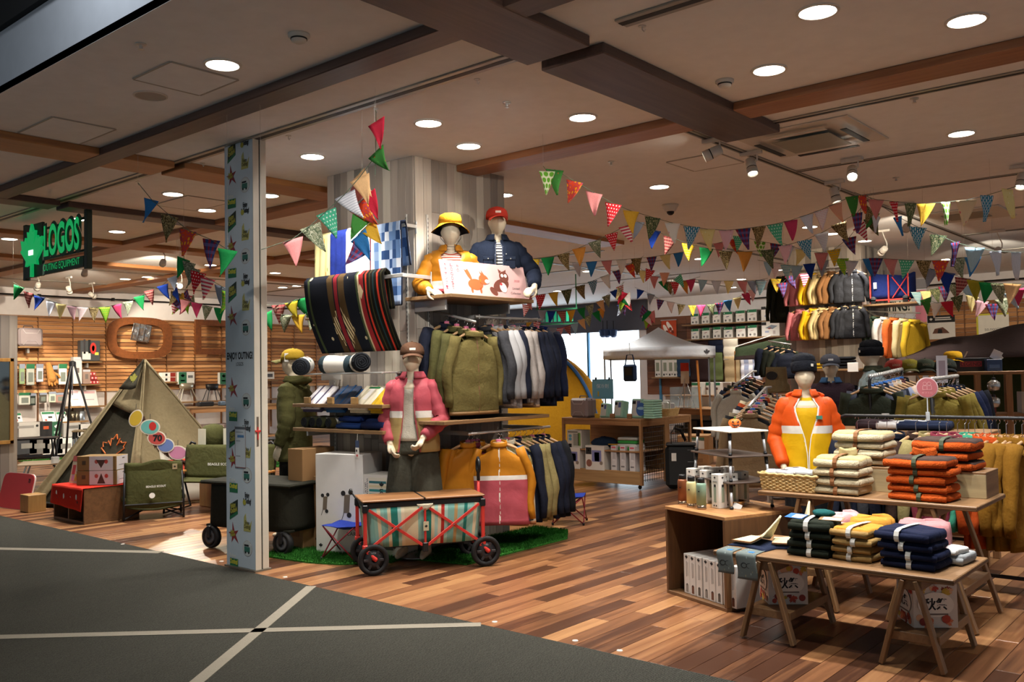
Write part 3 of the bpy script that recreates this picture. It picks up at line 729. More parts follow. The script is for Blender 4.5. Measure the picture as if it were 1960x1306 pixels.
# ---- mannequins ----
SKIN = mat('#dccdb2', .42)
def limb(mb, P, Rr, n=12):
 """smooth chain of joints"""
 pts = []; rad = []
 for i in range(len(P)-1):
  for k in range(4):
   q = k/4; pts.append(V(P[i]).lerp(V(P[i+1]), q)); rad.append(lerp(Rr[i], Rr[i+1], q))
 pts.append(V(P[-1])); rad.append(Rr[-1]); mb.tube(pts, rad, n)
 for p, r in zip(P, Rr): mb.lathe([(r*math.sin(a)+.0005, -r*math.cos(a)) for a in (.05, .5, 1, 1.57, 2.1, 2.6, 3.09)], n, p)
def hand(mb, wrist, dirv, palmn, s=1.0, curl=.5, thumb=1):
 """palm, four bent fingers of unequal length and a thumb; dirv = finger direction, palmn = palm normal"""
 d = V(dirv).normalized(); n = V(palmn); n = (n-d*n.dot(d)).normalized(); sd = d.cross(n)
 w0 = V(wrist)
 def P(a, b, c): return w0+(d*a+sd*b+n*c)*s
 mb.tube([P(-.01, 0, 0), P(.03, 0, 0), P(.06, 0, 0), P(.088, 0, .002)], [.026*s, .036*s, .041*s, .036*s], 12, flat=.42)
 for b, L in ((-.03, .062), (-.01, .076), (.011, .080), (.032, .070)):
  c = curl; p = P(.08, b, .001); ang = 0; pts = [P(.06, b*.9, 0), p]
  for k, f in enumerate((.45, .32, .23)):
   ang += c*(.45+.35*k); p = p+(d*math.cos(ang)+n*math.sin(ang))*L*f*s; pts.append(p)
  limb(mb, pts, [.0105*s, .0105*s, .0098*s, .009*s, .0078*s], 8)
 limb(mb, [P(.02, .028*thumb, .004), P(.05, .052*thumb, .02), P(.078, .056*thumb, .035), P(.1, .046*thumb, .045)], [.015*s, .0125*s, .0108*s, .009*s], 8)
def body(par, arms, legs=True, s=1.0, hips=True, head_yaw=0.0, vox=.0075, foot=True, hands=True, cut=None):
 mb = MB()
 # head: an egg with a soft brow and nose plane
 hr = RZ(head_yaw); hc = V((0, -.012, 1.625))
 def hf(u, v):
  a = 2*PI*u; th = PI*v; x = math.sin(th)*math.cos(a); y = math.sin(th)*math.sin(a); z = math.cos(th)
  k = 1-.20*max(0, -z)**1.3; yy = y*.097*(1-.1*max(0, -z))
  if y < 0:
   yy -= .013*math.exp(-((x/.16)**2+((z+.12)/.28)**2)); yy += .007*math.exp(-((abs(x)-.42)**2/.03+((z-.12)/.16)**2)); yy -= .006*math.exp(-((x/.3)**2+((z+.52)/.1)**2))
  xx = x*.076*k+math.copysign(.012, x)*math.exp(-((y-.05)/.16)**2-((z+.05)/.24)**2)*(abs(x) > .75)
  return hc+hr @ V((xx, yy, z*.118))
 mb.grid(hf, 28, 18, closed=True)
 limb(mb, [(0, .005, 1.545), (0, .012, 1.47), (0, .015, 1.40)], [.05, .054, .075])
 tp = [(.06, 1.45), (.12, 1.425), (.165, 1.39), (.175, 1.34), (.165, 1.25), (.14, 1.12), (.135, 1.06), (.155, .96), (.17, .89), (.15, .83), (.05, .8)]
 if cut: tp = [q for q in tp if q[1] > cut+.01]+[(.13, cut)]
 mb.lathe(tp, 24, (0, .01, 0), sy=.62)
 for sd, A in zip((-1, 1), arms):
  sh = V((sd*.165, .01, 1.385)); el, wr, fd, pn = V(A[0]), V(A[1]), A[2], A[3]
  limb(mb, [sh, sh.lerp(el, .5), el, el.lerp(wr, .5), wr], [.052, .046, .038, .036, .026])
  if hands: hand(mb, wr, fd, pn, 1.0, A[4] if len(A) > 4 else .4, A[5] if len(A) > 5 else sd)
 if legs:
  for sd in (-1, 1):
   limb(mb, [(sd*.085, .0, .86), (sd*.092, .0, .65), (sd*.095, -.005, .47), (sd*.1, .01, .28), (sd*.1, .02, .08)], [.088, .075, .055, .05, .034])
   limb(mb, [(sd*.1, .03, .04), (sd*.1, -.06, .035), (sd*.105, -.15, .022)], [.036, .036, .022])
 o = mb.build('body', SKIN, par, True)
 r = o.modifiers.new('fuse', 'REMESH'); r.mode = 'VOXEL'; r.voxel_size = vox; r.use_smooth_shade = True
 sm = o.modifiers.new('soften', 'SMOOTH'); sm.factor = .5; sm.iterations = 4
 return o
def coat(par, arms, cols, hem=.86, vgap=False, band=None, gap=.25, m_slv=None, hood=False, collar=True, zipm=None, fat=1.0, slv_end=.97, name='jacket', band_h=.03, closed=False, bs=1.0, seed=0, cuff=None, flare=1.0):
 """a worn jacket: bodice shell open at the front, sleeves round the arms, collar or hood"""
 A = [(0, .075), (.05, .105), (.11, .178), (.16, .205), (.3, .205), (.55, .195), (.8, .2*flare), (1, .205*flare)]; B = [(0, .07), (.06, .085), (.14, .112), (.3, .132), (.6, .128), (1, .135*flare)]
 top = 1.475; Hh = top-hem
 ms = [cols[0], band or cols[0], cols[-1]]
 bv = (top-1.17)/Hh
 def mif(u, v):
  if band and abs(v-bv) < band_h/Hh*1.0: return 1
  return 0 if v < bv else 2
 def fn(u, v):
  g = 0 if closed else gap*interp([(0, 1.5), (.25, 1.0), (.5, .35), (.7, .12), (1, .1)] if vgap else [(0, .75), (.2, .5), (.5, .6), (1, 1.0)], v)
  a = -PI/2+g+u*(2*PI-2*g); wr = 1+.035*wobble(u*7, v*2.4, seed)*min(1, v*2.5)
  return V((interp(A, v)*fat*math.cos(a)*wr, .012+interp(B, v)*fat*math.sin(a)*wr, top-Hh*v+(.018*math.cos(a*2) if v < .12 else 0)))
 mb = MB().grid(fn, 34, 22, th=.007, closed=closed, mif=mif); mb.build(name, ms, par, True)
 msl = m_slv or cols[0]
 for sd, Aq in zip((-1, 1), arms):
  sh = V((sd*.155, .012, 1.392)); el, wr = V(Aq[0]), V(Aq[1]); pts = []; rad = []
  dv = (el-sh).normalized(); pts += [sh-dv*.062, sh-dv*.045, sh-dv*.02]; rad += [.012, .05*fat, .07*fat]
  for i in range(19):
   q = i/18*slv_end
   if q < .45: p = sh.lerp(el, q/.5)
   elif q < .55:
    k = (q-.45)/.1; p = sh.lerp(el, .9).lerp(el, k).lerp(el.lerp(el.lerp(wr, .1), k), k)
   else: p = el.lerp(wr, (q-.5)/.5)
   rr = interp([(0, .078), (.25, .076), (.5, .07), (.75, .06), (.93, .052), (1, .042)], q)*(1+.07*math.sin(q*38+seed)+.04*math.sin(q*71))*fat
   pts.append(p); rad.append(rr)
  MB().tube(pts, rad, 14).build('sleeve', msl, par, True)
 if hood:
  MB().grid(lambda u, v: V((.15*math.cos(PI*(.02+.96*u))*(1-.25*v), .02+.13*math.sin(PI*u)*(1-.1*v)+.03*math.sin(v*PI), 1.5-.11*v+.03*math.sin(u*PI)-.03*math.cos(v*3))), 18, 7, th=.012).build('hood', cols[0], par, True)
 if collar:
  g = .35 if not closed else 0
  MB().grid(lambda u, v: V(((.082+.03*v)*math.cos(-PI/2+g+u*(2*PI-2*g)), .015+(.078+.025*v)*math.sin(-PI/2+g+u*(2*PI-2*g)), 1.515-.055*v)), 22, 3, th=.007).build('collar', cols[0], par, True)
 if zipm:
  for e in ((0, 1) if not closed else (0,)):
   mb = MB()
   for i in range(18):
    v0, v1 = .03+.97*i/18, .03+.97*(i+1)/18; p, q = fn(e, v0), fn(e, v1); s = .007
    mb.add([p+V((-s, -.006, 0)), p+V((s, -.006, 0)), q+V((s, -.006, 0)), q+V((-s, -.006, 0))], [(0, 1, 2, 3)])
   mb.build('zip', zipm, par)
 return fn
def shirt(par, m, hem=.86, fat=.93, top=1.46, name='shirt'):
 A = [(0, .07), (.06, .1), (.12, .165), (.2, .185), (.6, .165), (1, .18)]; B = [(0, .065), (.08, .085), (.2, .118), (.6, .108), (1, .12)]
 def fn(u, v):
  a = -PI/2+u*2*PI; return V((interp(A, v)*fat*math.cos(a)*1.02, .012+interp(B, v)*fat*math.sin(a), top-(top-hem)*v+(.015*math.cos(a*2) if v < .1 else 0)))
 MB().grid(fn, 30, 18, th=.004, closed=True).build(name, m, par, True)
def trousers(par, m, hem=.35, wide=1.6, name='trousers', top=1.0):
 for sd in (-1, 1):
  def fn(u, v):
   a = 2*PI*u; r = lerp(.1, .1*wide, v)
   return V((sd*(.085+.03*v*(wide-1))+r*math.cos(a)*(1+.05*math.sin(a*5+v*3)), .01+r*.95*math.sin(a)*(1+.05*math.sin(a*6)), lerp(.93, hem, v)))
  MB().grid(fn, 26, 12, th=.006, closed=True).build('trouser_leg', m, par, True)
 MB().grid(lambda u, v: V((lerp(.145, .19, v)*math.cos(2*PI*u), .012+lerp(.1, .115, v)*math.sin(2*PI*u), lerp(top, .84, v))), 26, 5, th=.006, closed=True).build('waist', m, par, True)
# ---- bunting ----
def mk_flags():
 P = {}
 P['gr'] = fab('#1f8a48', scale=90, bs=.2); P['bl'] = fab('#1f3f9a', scale=90, bs=.2); P['rd'] = pat('dots', '#c5262f', '#f0d8d8'); P['rf'] = fab('#cf2f45', scale=90, bs=.2)
 P['pk'] = fab('#e08f8f', scale=90, bs=.2); P['pp'] = pat('sprig', '#e9bcc6', '#d995ab', '#f4dfe4', .9); P['yl'] = fab('#e2b23c', scale=90, bs=.2); P['ys'] = pat('dots', '#dcb321', '#7f9a9a')
 P['py'] = pat('sprig', '#eadb97', '#d8c56a', '#f3ecc9', 1.2); P['or'] = fab('#e29a45', scale=90, bs=.2); P['fl'] = pat('floral', '#d9482a', '#e8a52f', '#8a4a6a'); P['c1'] = pat('camo', '#5a6242', '#3a4730', '#9a9270', 1.1)
 P['c2'] = pat('camo', '#8d7a52', '#4d4028', '#b9a678', 1.3); P['c3'] = pat('camo', '#8e9378', '#5d6a52', '#bdbda5', 1.0); P['pl'] = pat('plaid', '#39406e', '#8a2b3c', '#6d6aa0'); P['p2'] = pat('plaid', '#a04a48', '#7a3a3c', '#d0a090', 1.5)
 P['sb'] = fab('#3a82c4', scale=90, bs=.2); P['lf'] = pat('leaf', '#2f7f9f', '#e3eaea'); P['te'] = pat('dots', '#4fb58e', '#d6ece0'); P['st'] = pat('stripes', '#c8475a', '#ecdcd8'); P['gy'] = pat('heather', '#7c8598', '#a9b0bd')
 P['lw'] = pat('stripes', '#bdbfc8', '#dcdce0', None, 2.0); P['wh'] = pat('sprig', '#ece8df', '#d98fa0', '#8fb0c8', .7); P['gd'] = pat('bigdots', '#e4edc8', '#6db33a'); P['pe'] = pat('dots', '#e0a283', '#efc7b0', None, 2.0)
 P['gf'] = pat('sprig', '#3f7f3a', '#b0662f', '#4f9a45'); P['wt'] = fab('#dfe3ee', scale=90, bs=.2); P['lb'] = fab('#a9cde0', scale=90, bs=.2); P['bs'] = pat('stripes', '#4aa0b0', '#d5e2e2', None, 1.6); P['be'] = pat('sprig', '#ddc7a2', '#c4566a', '#5a86a8', .7)
 P['lg'] = pat('dots', '#7fc23f', '#e0b040'); P['rp'] = pat('dots', '#f0e6e6', '#d94a58', None, 1.8); P['pa'] = fab('#efc08a', scale=90, bs=.2); P['ol'] = fab('#b5a42c', scale=90, bs=.2); P['mg'] = fab('#d3456f', scale=90, bs=.2); P['bn'] = fab('#8a5a52', scale=90, bs=.2)
 return P
FLM = mk_flags()
FLAG_ME = {}
def flag_mesh(k, code):
 key = (k, code)
 if key not in FLAG_ME:
  w_, h = .148, .2
  sw = [.012, -.014, .02, -.006][k]
  def fn(u, v):
   ww = w_*(1-v)**.92/2+.002; x = (u*2-1)*ww+sw*v*v*2
   return V((x, .014*math.sin(u*4+k)*v+.02*v*v*(k-1.5)*.6+.008*math.sin(v*5+k*2)*(u-.5), -h*v))
  mb = MB().grid(fn, 5, 7, th=.0016)
  me_o = mb.build('pennant', FLM[code], None, True); FLAG_ME[key] = me_o.data; bpy.data.objects.remove(me_o)
 return FLAG_ME[key]
def bunting(label, pts, flags, sag=True, s=1.0, cord='#5a6a58', group='cloth pennant buntings strung across the shop', yaw=None):
 """pts: 3d cord points; flags: [(point3d, code)]"""
 t_ = thing('bunting', label, 'bunting', (0, 0, 0), 0, group)
 MB().tube(pts, .0028, 5).build('cord', mat(cord, .7), t_)
 for e in (pts[0], pts[-1]):
  if e[2] < CH: MB().cyl(e, (e[0], e[1], CH), .0009, n=4).build('ceiling_thread', mat('#b8b2a8', .6), t_)
 for i, (p, c) in enumerate(flags):
  o = bpy.data.objects.new('pennant', flag_mesh((i*7+len(flags)) % 4, c)); COL.objects.link(o); o.parent = t_
  p = V(p); j = min(range(len(pts)), key=lambda q: (V(pts[q])-p).length); a = V(pts[max(j-1, 0)]); b = V(pts[min(j+1, len(pts)-1)])
  d = b-a; az = math.atan2(d.y, d.x); vz = CAM_YAW+.12*math.sin(i*2.3+len(flags)); az = az+.65*math.remainder(vz-az, PI); tl = math.atan2(d.z, math.hypot(d.x, d.y))
  q = s*(.95+.1*((i*13) % 5)/5)
  o.matrix_local = M.Translation(p) @ RZ(az) @ RY(-tl*.55) @ RX(.12*math.sin(i*1.7)) @ M.Diagonal((q, q, q, 1))
 return t_
def garland(label, items, d0, d1, ends=(None, None), s=1.0):
 """items: (px, py, code) of the flags' top middles, distances running from d0 to d1"""
 n = len(items); fl = []; cord = []
 if ends[0]: cord.append(ond(*ends[0][:2], ends[0][2]))
 for i, it in enumerate(items):
  D = d0+(d1-d0)*i/max(1, n-1) if not callable(d0) else d0(i/(n-1))
  p = ond(it[0], it[1], D); cord.append(p)
  if it[2]: fl.append((p, it[2]))
 if ends[1]: cord.append(ond(*ends[1][:2], ends[1][2]))
 return bunting(label, cord, fl, s=s)
# ================= the plank pillar at the entrance and what hangs and stands on it =================
lbl = lambda s: s
CREAMF = fab('#d9cfb8', scale=110, bs=.6); OLIVE = fab('#6b6138', '#4d4526'); OLIVE2 = fab('#55532f', '#3d3c22'); NAVY = fab('#1d2233', '#12151f'); CHAR = fab('#3a3b3f', '#26272b')
GREYK = pat('heather', '#8d8d8f', '#a6a6a8', None, 1.0); GREYQ = fab('#a39c98', '#85807d'); NYL = lambda c, d=None: fab(c, d, 14, .18, .5); MUST = NYL('#b9791f', '#a56a18'); PINKW = NYL('#b5545f', '#9d4650'); WBAND = NYL('#e4e0d8')
KHAKI = fab('#93875c', '#6f663f'); DENIM = fab('#1e2739', '#141b2a', 200); LDENIM = fab('#3f6288', '#2d4a6c', 160); ORANGE = NYL('#d2531a', '#bb4612'); YELL = NYL('#d9ac18', '#c4980f'); DKGRN = fab('#30352a', '#22261d')
mtl = mat('#cfceca', .28, .55)
# --- front face: hanging bars and blankets ---
def blanket(label, x0, x1, y0, z0, z1, m, th=.035, y1=None, group=None, edge=None, back=.35, name='blanket', rr=.02):
 t_ = thing(name, label, 'blanket', (x0, y0, z0), 0, group); W_ = x1-x0; L = z0-z1; y1 = y0 if y1 is None else y1; dy = y1-y0
 def fn(u, v):
  tot = back+.06+L; q = v*tot; wv = .006*math.sin(u*17+v*5)
  if q < back: return V((W_*u, .03+wv*.5+(.05*(1-q/back)), -(back-q)))
  if q < back+.06:
   a = (q-back)/.06*PI; return V((W_*u, .03*math.cos(a), .024*math.sin(a)))
  k = (q-back-.06)/L; return V((W_*u, -.03+dy*k**1.3+wv*min(1, k*5)-.03*math.sin(k*PI)*(dy != 0), -L*k))
 MB().grid(fn, 18, 30, th=.012).build('cloth', m, t_, True)
 if edge is not None:
  for u in (0, 1): MB().tube([fn(u, q/30) for q in range(31)], .008, 6).build('edge_binding', edge, t_, True)
  MB().tube([fn(q/12, 1) for q in range(13)], .008, 6).build('edge_binding', edge, t_, True)
 return t_
def arm_bar(label, x0, x1, y, z, wally):
 t_ = thing('hang_bar', label, 'display bar', (x0, y, z))
 MB().box(0, x1-x0, -.008, .008, -.016, .016, .003).build('bar', mtl, t_)
 for xx in (.02, x1-x0-.02):
  a = MB().box(xx-.008, xx+.008, 0, wally-y, -.016, .016, .003).build('arm', mtl, t_)
  MB().box(xx-.012, xx+.012, wally-y-.01, wally-y, -.06, .05, .002).build('bracket', mtl, t_)
 return t_
arm_bar('upper chrome bar that carries the four upright blankets on the pillar', -6.82, -5.62, 5.22, 2.78, 5.36)
tt = NT('printed_cloth'); uv = tt.n('ShaderNodeUVMap'); sx = tt.n('ShaderNodeSeparateXYZ', {0: uv.outputs[0]}); X_, Y_ = sx.outputs[0], sx.outputs[1]
base = tt.ramp(X_, [(0, '#1a1d28'), (.05, '#3f4a30'), (.075, '#14171f'), (.3, '#4a3a24'), (.37, '#16171f'), (.385, '#7a2028'), (.43, '#16171f'), (.445, '#4a3a24'), (.52, '#14171f'), (.66, '#3f4a30'), (.68, '#c9b893'), (.7, '#8a2428'), (.755, '#14130f'), (.78, '#c23a28'), (.8, '#14130f'), (.83, '#3d3a22'), (.84, '#14130f'), (.87, '#20353a'), (.885, '#14130f'), (.915, '#c23a28'), (.935, '#14130f'), (.965, '#3d3a22'), (.975, '#14130f')][:32], 'CONSTANT')
mM = tt.math
dx_ = mM('ABSOLUTE', mM('SUBTRACT', X_, .41)); dy_ = mM('ABSOLUTE', mM('SUBTRACT', Y_, .21))
zig = mM('MULTIPLY', mM('FRACT', mM('MULTIPLY', X_, 34.0)), .05)
dia = mM('LESS_THAN', mM('ADD', mM('MULTIPLY', dx_, 1.75), mM('ADD', dy_, zig)), .25)
comb = mM('GREATER_THAN', mM('FRACT', mM('ADD', mM('MULTIPLY', X_, 34.0), mM('MULTIPLY', Y_, 9.0))), .45)
core = mM('GREATER_THAN', dx_, .035)
c1_ = tt.mix(mM('MULTIPLY', mM('MULTIPLY', dia, comb), core), base.outputs[0], '#d6c49a')
cx_ = mM('ABSOLUTE', mM('SUBTRACT', mM('FRACT', mM('MULTIPLY', Y_, 5.0)), .5)); ex_ = mM('ABSOLUTE', mM('SUBTRACT', X_, .715))
tri = mM('MULTIPLY', mM('LESS_THAN', mM('ADD', mM('MULTIPLY', ex_, 9.0), cx_), .32), mM('GREATER_THAN', Y_, .38))
c2_ = tt.mix(tri, c1_, '#cdbb95')
vo = tt.n('ShaderNodeTexVoronoi', {'Vector': uv.outputs[0], 'Scale': 9.0}); sm_ = mM('MULTIPLY', mM('LESS_THAN', vo.outputs[0], .14), mM('MULTIPLY', mM('LESS_THAN', X_, .66), mM('GREATER_THAN', dx_, .16)))
TRIBAL = tt.fin(tt.mix(sm_, c2_, '#cfc09a'), .95, bump=tt.n('ShaderNodeTexNoise', {'Scale': 200.0}), bs=.3, bd=.004, spec=.1)
blanket('yellow printed blanket, first of four on the upper bar', -6.79, -6.56, 5.2, 2.79, 2.32, pat('sprig', '#cfc48d', '#7f8f52', '#c08a3a', 1.3), group='blankets on the upper bar')
blanket('navy blue plush blanket between the yellow and the white ones', -6.55, -6.32, 5.19, 2.79, 2.3, fab('#1d2f80', '#14215c', 14, .4))
blanket('bright white blanket with a thin red edge on the upper bar', -6.315, -6.0, 5.18, 2.79, 2.3, fab('#f0eef0', '#dad6da', 90, .3), edge=fab('#c72a35'))
blanket('blue patchwork blanket with navy binding near the pillar corner', -5.99, -5.62, 5.19, 2.79, 2.1, pat('patch', '#5f7fae', '#27426e', '#7f97b8'), edge=NAVY, th=.05)
arm_bar('lower chrome bar carrying the patterned blanket, with a bright end arm', -6.72, -5.45, 5.03, 2.325, 5.36)
blanket('large black blanket with red and cream woven diamonds', -6.69, -5.62, 5.0, 2.36, 1.72, TRIBAL, th=.03, y1=5.2, back=.3)
# a short sling of wire holding rolled blankets
sh = thing('wire_shelf', 'narrow wire shelf that holds three rolled blankets', 'shelf', (-6.72, 4.93, 1.52))
MB().box(0, 1.1, 0, .02, 0, .015, .003).box(0, 1.1, .2, .22, 0, .015, .003).build('frame', mtl, sh)
mb = MB()
for i in range(13): mb.cyl((.02+i*.088, 0, .012), (.02+i*.088, .43, .012), .003, n=5)
mb.build('wire', mtl, sh); 
for xx in (.05, 1.05): MB().box(xx-.006, xx+.006, .2, .43, -.05, .016, .002).build('arm', mtl, sh)
def rolled(label, p, q, r, end, wrap, group='rolled blankets in printed sleeves'):
 p, q = V(p), V(q); t_ = thing('rolled_blanket', label, 'rolled blanket', p, 0, group); d = q-p
 MB().tube([d*(k/8) for k in range(9)], [r*.96, r, r, r, r, r, r, r, r*.96], 18).build('roll', end, t_, True)
 a = d.cross(V((0, 0, 1))).normalized(); b_ = a.cross(d).normalized()
 MB().tube([d*.16, d*.3, d*.5, d*.7, d*.8], r*1.03, 18, cap=False).build('paper_sleeve', BOXW, t_, True)
 for e, sg in ((0, -1), (1, 1)):
  sp = [d*e+d.normalized()*sg*.004+(a*math.cos(k*.55)+b_*math.sin(k*.55))*r*.9*(1-k/46) for k in range(44)]
  MB().tube(sp, .006, 5).build('rolled_edge', fab('#23262b'), t_)
 for k, (f, an, sz) in enumerate(((.38, 1.9, .03), (.55, 2.5, .022), (.62, 1.4, .035))):
  n_ = (a*math.cos(an)+b_*math.sin(an)); c_ = d*f+n_*r*1.035; tdir = d.normalized(); s2 = n_.cross(tdir)
  MB().add([c_-tdir*sz-s2*sz*.5, c_+tdir*sz-s2*sz*.5, c_+tdir*sz+s2*sz*.5, c_-tdir*sz+s2*sz*.5], [(0, 1, 2, 3)]).build('print', mat(('#5a4030', '#2c5a48', '#70685a')[k], .6), t_)
 return t_
rolled('rolled blanket in a white sleeve at the yellow cap end of the wire shelf', (-6.74, 5.02, 1.615), (-6.46, 4.74, 1.59), .075, fab('#2b3038'), None)
rolled('middle rolled blanket in a white sleeve, lying along the wire shelf', (-6.4, 4.95, 1.61), (-6.06, 5.02, 1.6), .08, fab('#31414a'), None)
rolled('rolled blanket showing its black spiral end beside the brown cap', (-6.1, 5.08, 1.615), (-5.74, 4.82, 1.62), .08, fab('#1b1c20'), None)
# two timber shelves on the front face
def board_shelf(label, dims, ax=0, br=()):
 x0, x1, y0, y1, z0, z1 = dims
 t_ = thing('display_shelf', label, 'shelf', ((x0+x1)/2, (y0+y1)/2, z0))
 MB().box(-(x1-x0)/2, (x1-x0)/2, -(y1-y0)/2, (y1-y0)/2, 0, z1-z0, .003).build('board', M_ply(ax), t_)
 for b_ in br: MB().box(*b_, b=.002).build('bracket', mtl, t_)
 return t_
board_shelf('timber shelf with tilted folded blankets, over the rolled towels', (-6.84, -5.62, 4.93, 5.345, 1.235, 1.265), 0, ((-.55, -.53, -.1, .19, -.05, 0), (.53, .55, -.1, .19, -.05, 0)))
board_shelf('lower timber shelf with rolled and folded towels, above the tall cartons', (-6.84, -5.62, 4.93, 5.345, 1.02, 1.05), 0, ((-.55, -.53, -.1, .19, -.05, 0), (.53, .55, -.1, .19, -.05, 0)))
def tilted(label, x, w_, m, m2, n=2):
 t_ = thing('folded_blanket', label, 'folded blanket', (x, 5.09, 1.3), 0, None, (R(40), 0, 0))
 for i in range(n):
  MB().box(-w_/2, w_/2, -.15, .15, -.03+i*.035, .002+i*.035, .012).build('fold', m if i == n-1 else m2, t_)
 for s in (-.22, .2): MB().box(w_*s-.012, w_*s+.012, -.151, .151, -.0+(n-1)*.035, .0035+(n-1)*.035, .001).build('stripe', m2, t_)
 return t_
tilted('white folded blanket with purple stripes tilted on the timber shelf', -6.63, .27, fab('#e6e2e6', scale=90), fab('#4f4a66'))
tilted('dark blue checked folded blanket between the white and the printed one', -6.3, .26, pat('plaid', '#3a4256', '#242a3c', '#5d6c8a', 3), fab('#2e5a8c'))
t_ = tilted('cream folded blanket printed with strawberries, green ribbon and a paper label', -5.98, .25, pat('sprig', '#e5ddc6', '#b23a30', '#3a8a4a', .8), fab('#cfc6aa'))
MB().box(-.02, .06, -.04, .1, .036, .038, .001).build('paper_label', mat('#e9e6e2', .5), t_); MB().box(-.05, .09, .1, .12, .036, .041, .004).build('ribbon', fab('#1f7a45'), t_)
tilted('yellow patterned folded blanket half hidden by the pink jacket sleeve', -5.76, .16, pat('camo', '#d8b83a', '#c9a52c', '#7a6a2a', 2), fab('#c9a52c'))
for i, x in enumerate((-6.64, -6.31, -5.99)):
 tag(bx('shelf_stop', (x-.04, x+.04, 4.935, 4.96, 1.266, 1.325), wood('#a07a48', '#c39a62', 0)), 'small wooden stop block in front of the %s blanket' % ['white striped', 'blue checked', 'strawberry printed'][i], 'stop block', 'shelf stop blocks')
for i, (x, c) in enumerate(((-6.72, '#2c2f22'), (-6.6, '#3b3d28'), (-6.5, '#41432c'), (-6.37, '#3f3a24'))):
 rolled('dark rolled towel on the lower shelf, %s from the shutter post side' % ORD[i], (x, 4.97, 1.098), (x+.02, 5.3, 1.098), .047, fab(c), None, 'rolled towels on the lower shelf')
folded('navy folded towel with pale edge on the lower pillar shelf', (-6.12, 5.12, 1.052), .32, .28, .055, .05, [fab('#23407f'), fab('#1c356c')], name='folded_towel', cat='folded towel', seed=3)
folded('second navy folded towel stacked on the pale edged one', (-6.11, 5.13, 1.112), .31, .27, .05, -.04, fab('#1a2f66'), name='folded_towel', cat='folded towel', seed=5)
folded('dark blue folded towel nearest the pink jacket sleeve', (-5.8, 5.12, 1.052), .27, .28, .09, .1, fab('#18264f'), name='folded_towel', cat='folded towel', seed=7)
tg = thing('hang_tag', 'blue and white hang tag on a string below the lower shelf', 'tag', (-5.93, 4.925, 1.02))
MB().cyl((0, 0, 0), (.0, -.004, -.06), .0012, n=5).build('string', WHITE, tg); MB().box(-.022, .022, -.006, -.003, -.115, -.055).build('tag_head', mat('#3a4a6c', .5), tg); MB().box(-.022, .022, -.006, -.003, -.2, -.115).build('tag_card', WHITE, tg)
MB().box(-.012, .012, -.0068, -.006, -.19, -.172).build('price_mark', mat('#d06a6a', .5), tg); MB().box(-.014, .002, -.0068, -.006, -.15, -.13).build('print', INK, tg)
# folded camp cart on a small bracket shelf at the back edge
board_shelf('small bracket shelf beside the pillar, carrying a folded cart', (-7.3, -6.853, 5.42, 5.85, 2.06, 2.08), 0)
fc = thing('folding_cart', 'folded black camp cart with hooked handle stored high beside the pillar', 'cart', (-7.05, 5.6, 2.083))
fr = BLACK
for s in (-.12, .12):
 MB().tube([(-.12, s, .05), (-.1, s, .52), (-.06, s, .56)], .016, 8).build('frame_post', fr, fc, True)
 for dz in (.1,):
  w_ = MB().lathe([(.1, -.022), (.105, 0), (.1, .022), (.06, .024), (.06, -.024)], 24, (-.12, s*1.25, .105), RX(PI/2)).build('wheel', mat('#1a1a1b', .6), fc, True)
  MB().lathe([(.058, -.018), (.058, .018), (.015, .03)], 16, (-.12, s*1.25, .105), RX(PI/2)).build('hub', mat('#4a4a4c', .4, .5), w_, True)
MB().box(-.1, .15, -.11, .11, .06, .55, .03).build('folded_bag', pat('camo', '#3a3b3a', '#232423', '#55564f'), fc, True)
MB().tube([(0, 0, .4), (.02, 0, .85), (.01, 0, .93), (-.03, 0, .96), (-.07, 0, .93)], .014, 8).build('handle', fr, fc, True)
# --- side face: shelf with two half mannequins, rails of clothes ---
board_shelf('high timber shelf where two half mannequins stand behind a pink board', (-5.645, -5.1, 5.22, 6.28, 2.13, 2.16), 1, ((-.27, .1, -.42, -.4, -.09, 0), (-.27, .1, .38, .4, -.09, 0)))
def half_mannequin(label, x, y, rz, arms, dz, s, cut):
 t_ = thing('mannequin', label, 'mannequin', (x, y, 2.161-cut*s), rz); t_.scale = (s,)*3
 body(t_, arms, legs=False, cut=cut); MB().lathe([(.12, cut-.0), (.125, cut+.02), (.05, cut+.03)], 20, (0, .01, 0), sy=.7).build('waist_plate', BLACK, t_); return t_
# pose: elbows out and down, hands forward holding the board
armsB = (((-.27, -.02, 1.17), (-.2, -.2, 1.12), (.55, -.6, -.25), (.3, .4, -1), .6), ((.25, .05, 1.16), (.2, -.08, 1.2), (-.6, -.1, -.4), (-1, 0, 0), .3))
m2 = half_mannequin('half mannequin in yellow bucket hat and mustard colour block jacket', -5.4, 5.53, R(48), armsB, 0, 1.0, 1.07)
shirt(m2, pat('stripes', '#e4ddd0', '#b8503c', None, 3.0), hem=1.075)
coat(m2, armsB, [MUST, PINKW], hem=1.1, band=WBAND, gap=.42, vgap=True, hood=True, zipm=mat('#8d5a20', .5), seed=2, m_slv=MUST, fat=.98, slv_end=.98)
MB().box(.06, .1, -.128, -.12, 1.31, 1.33, .001).build('badge', mat('#2c2c2c', .5), m2)
bh = bucket_hat('yellow bucket hat on the mannequin in the mustard jacket', (-5.4, 5.53, 2.161-1.07+1.69), R(48), fab('#c9901f', scale=90), NAVY)
armsC = (((-.25, .06, 1.15), (-.2, -.08, 1.12), (.6, -.1, -.4), (1, 0, 0), .3), ((.33, .02, 1.17), (.30, -.2, 1.03), (-.55, -.5, -.35), (-.3, .4, -1), .7))
m3 = half_mannequin('half mannequin in a red cap and dark denim shirt with striped tee', -5.34, 6.07, R(48), armsC, 0, 1.0, .93)
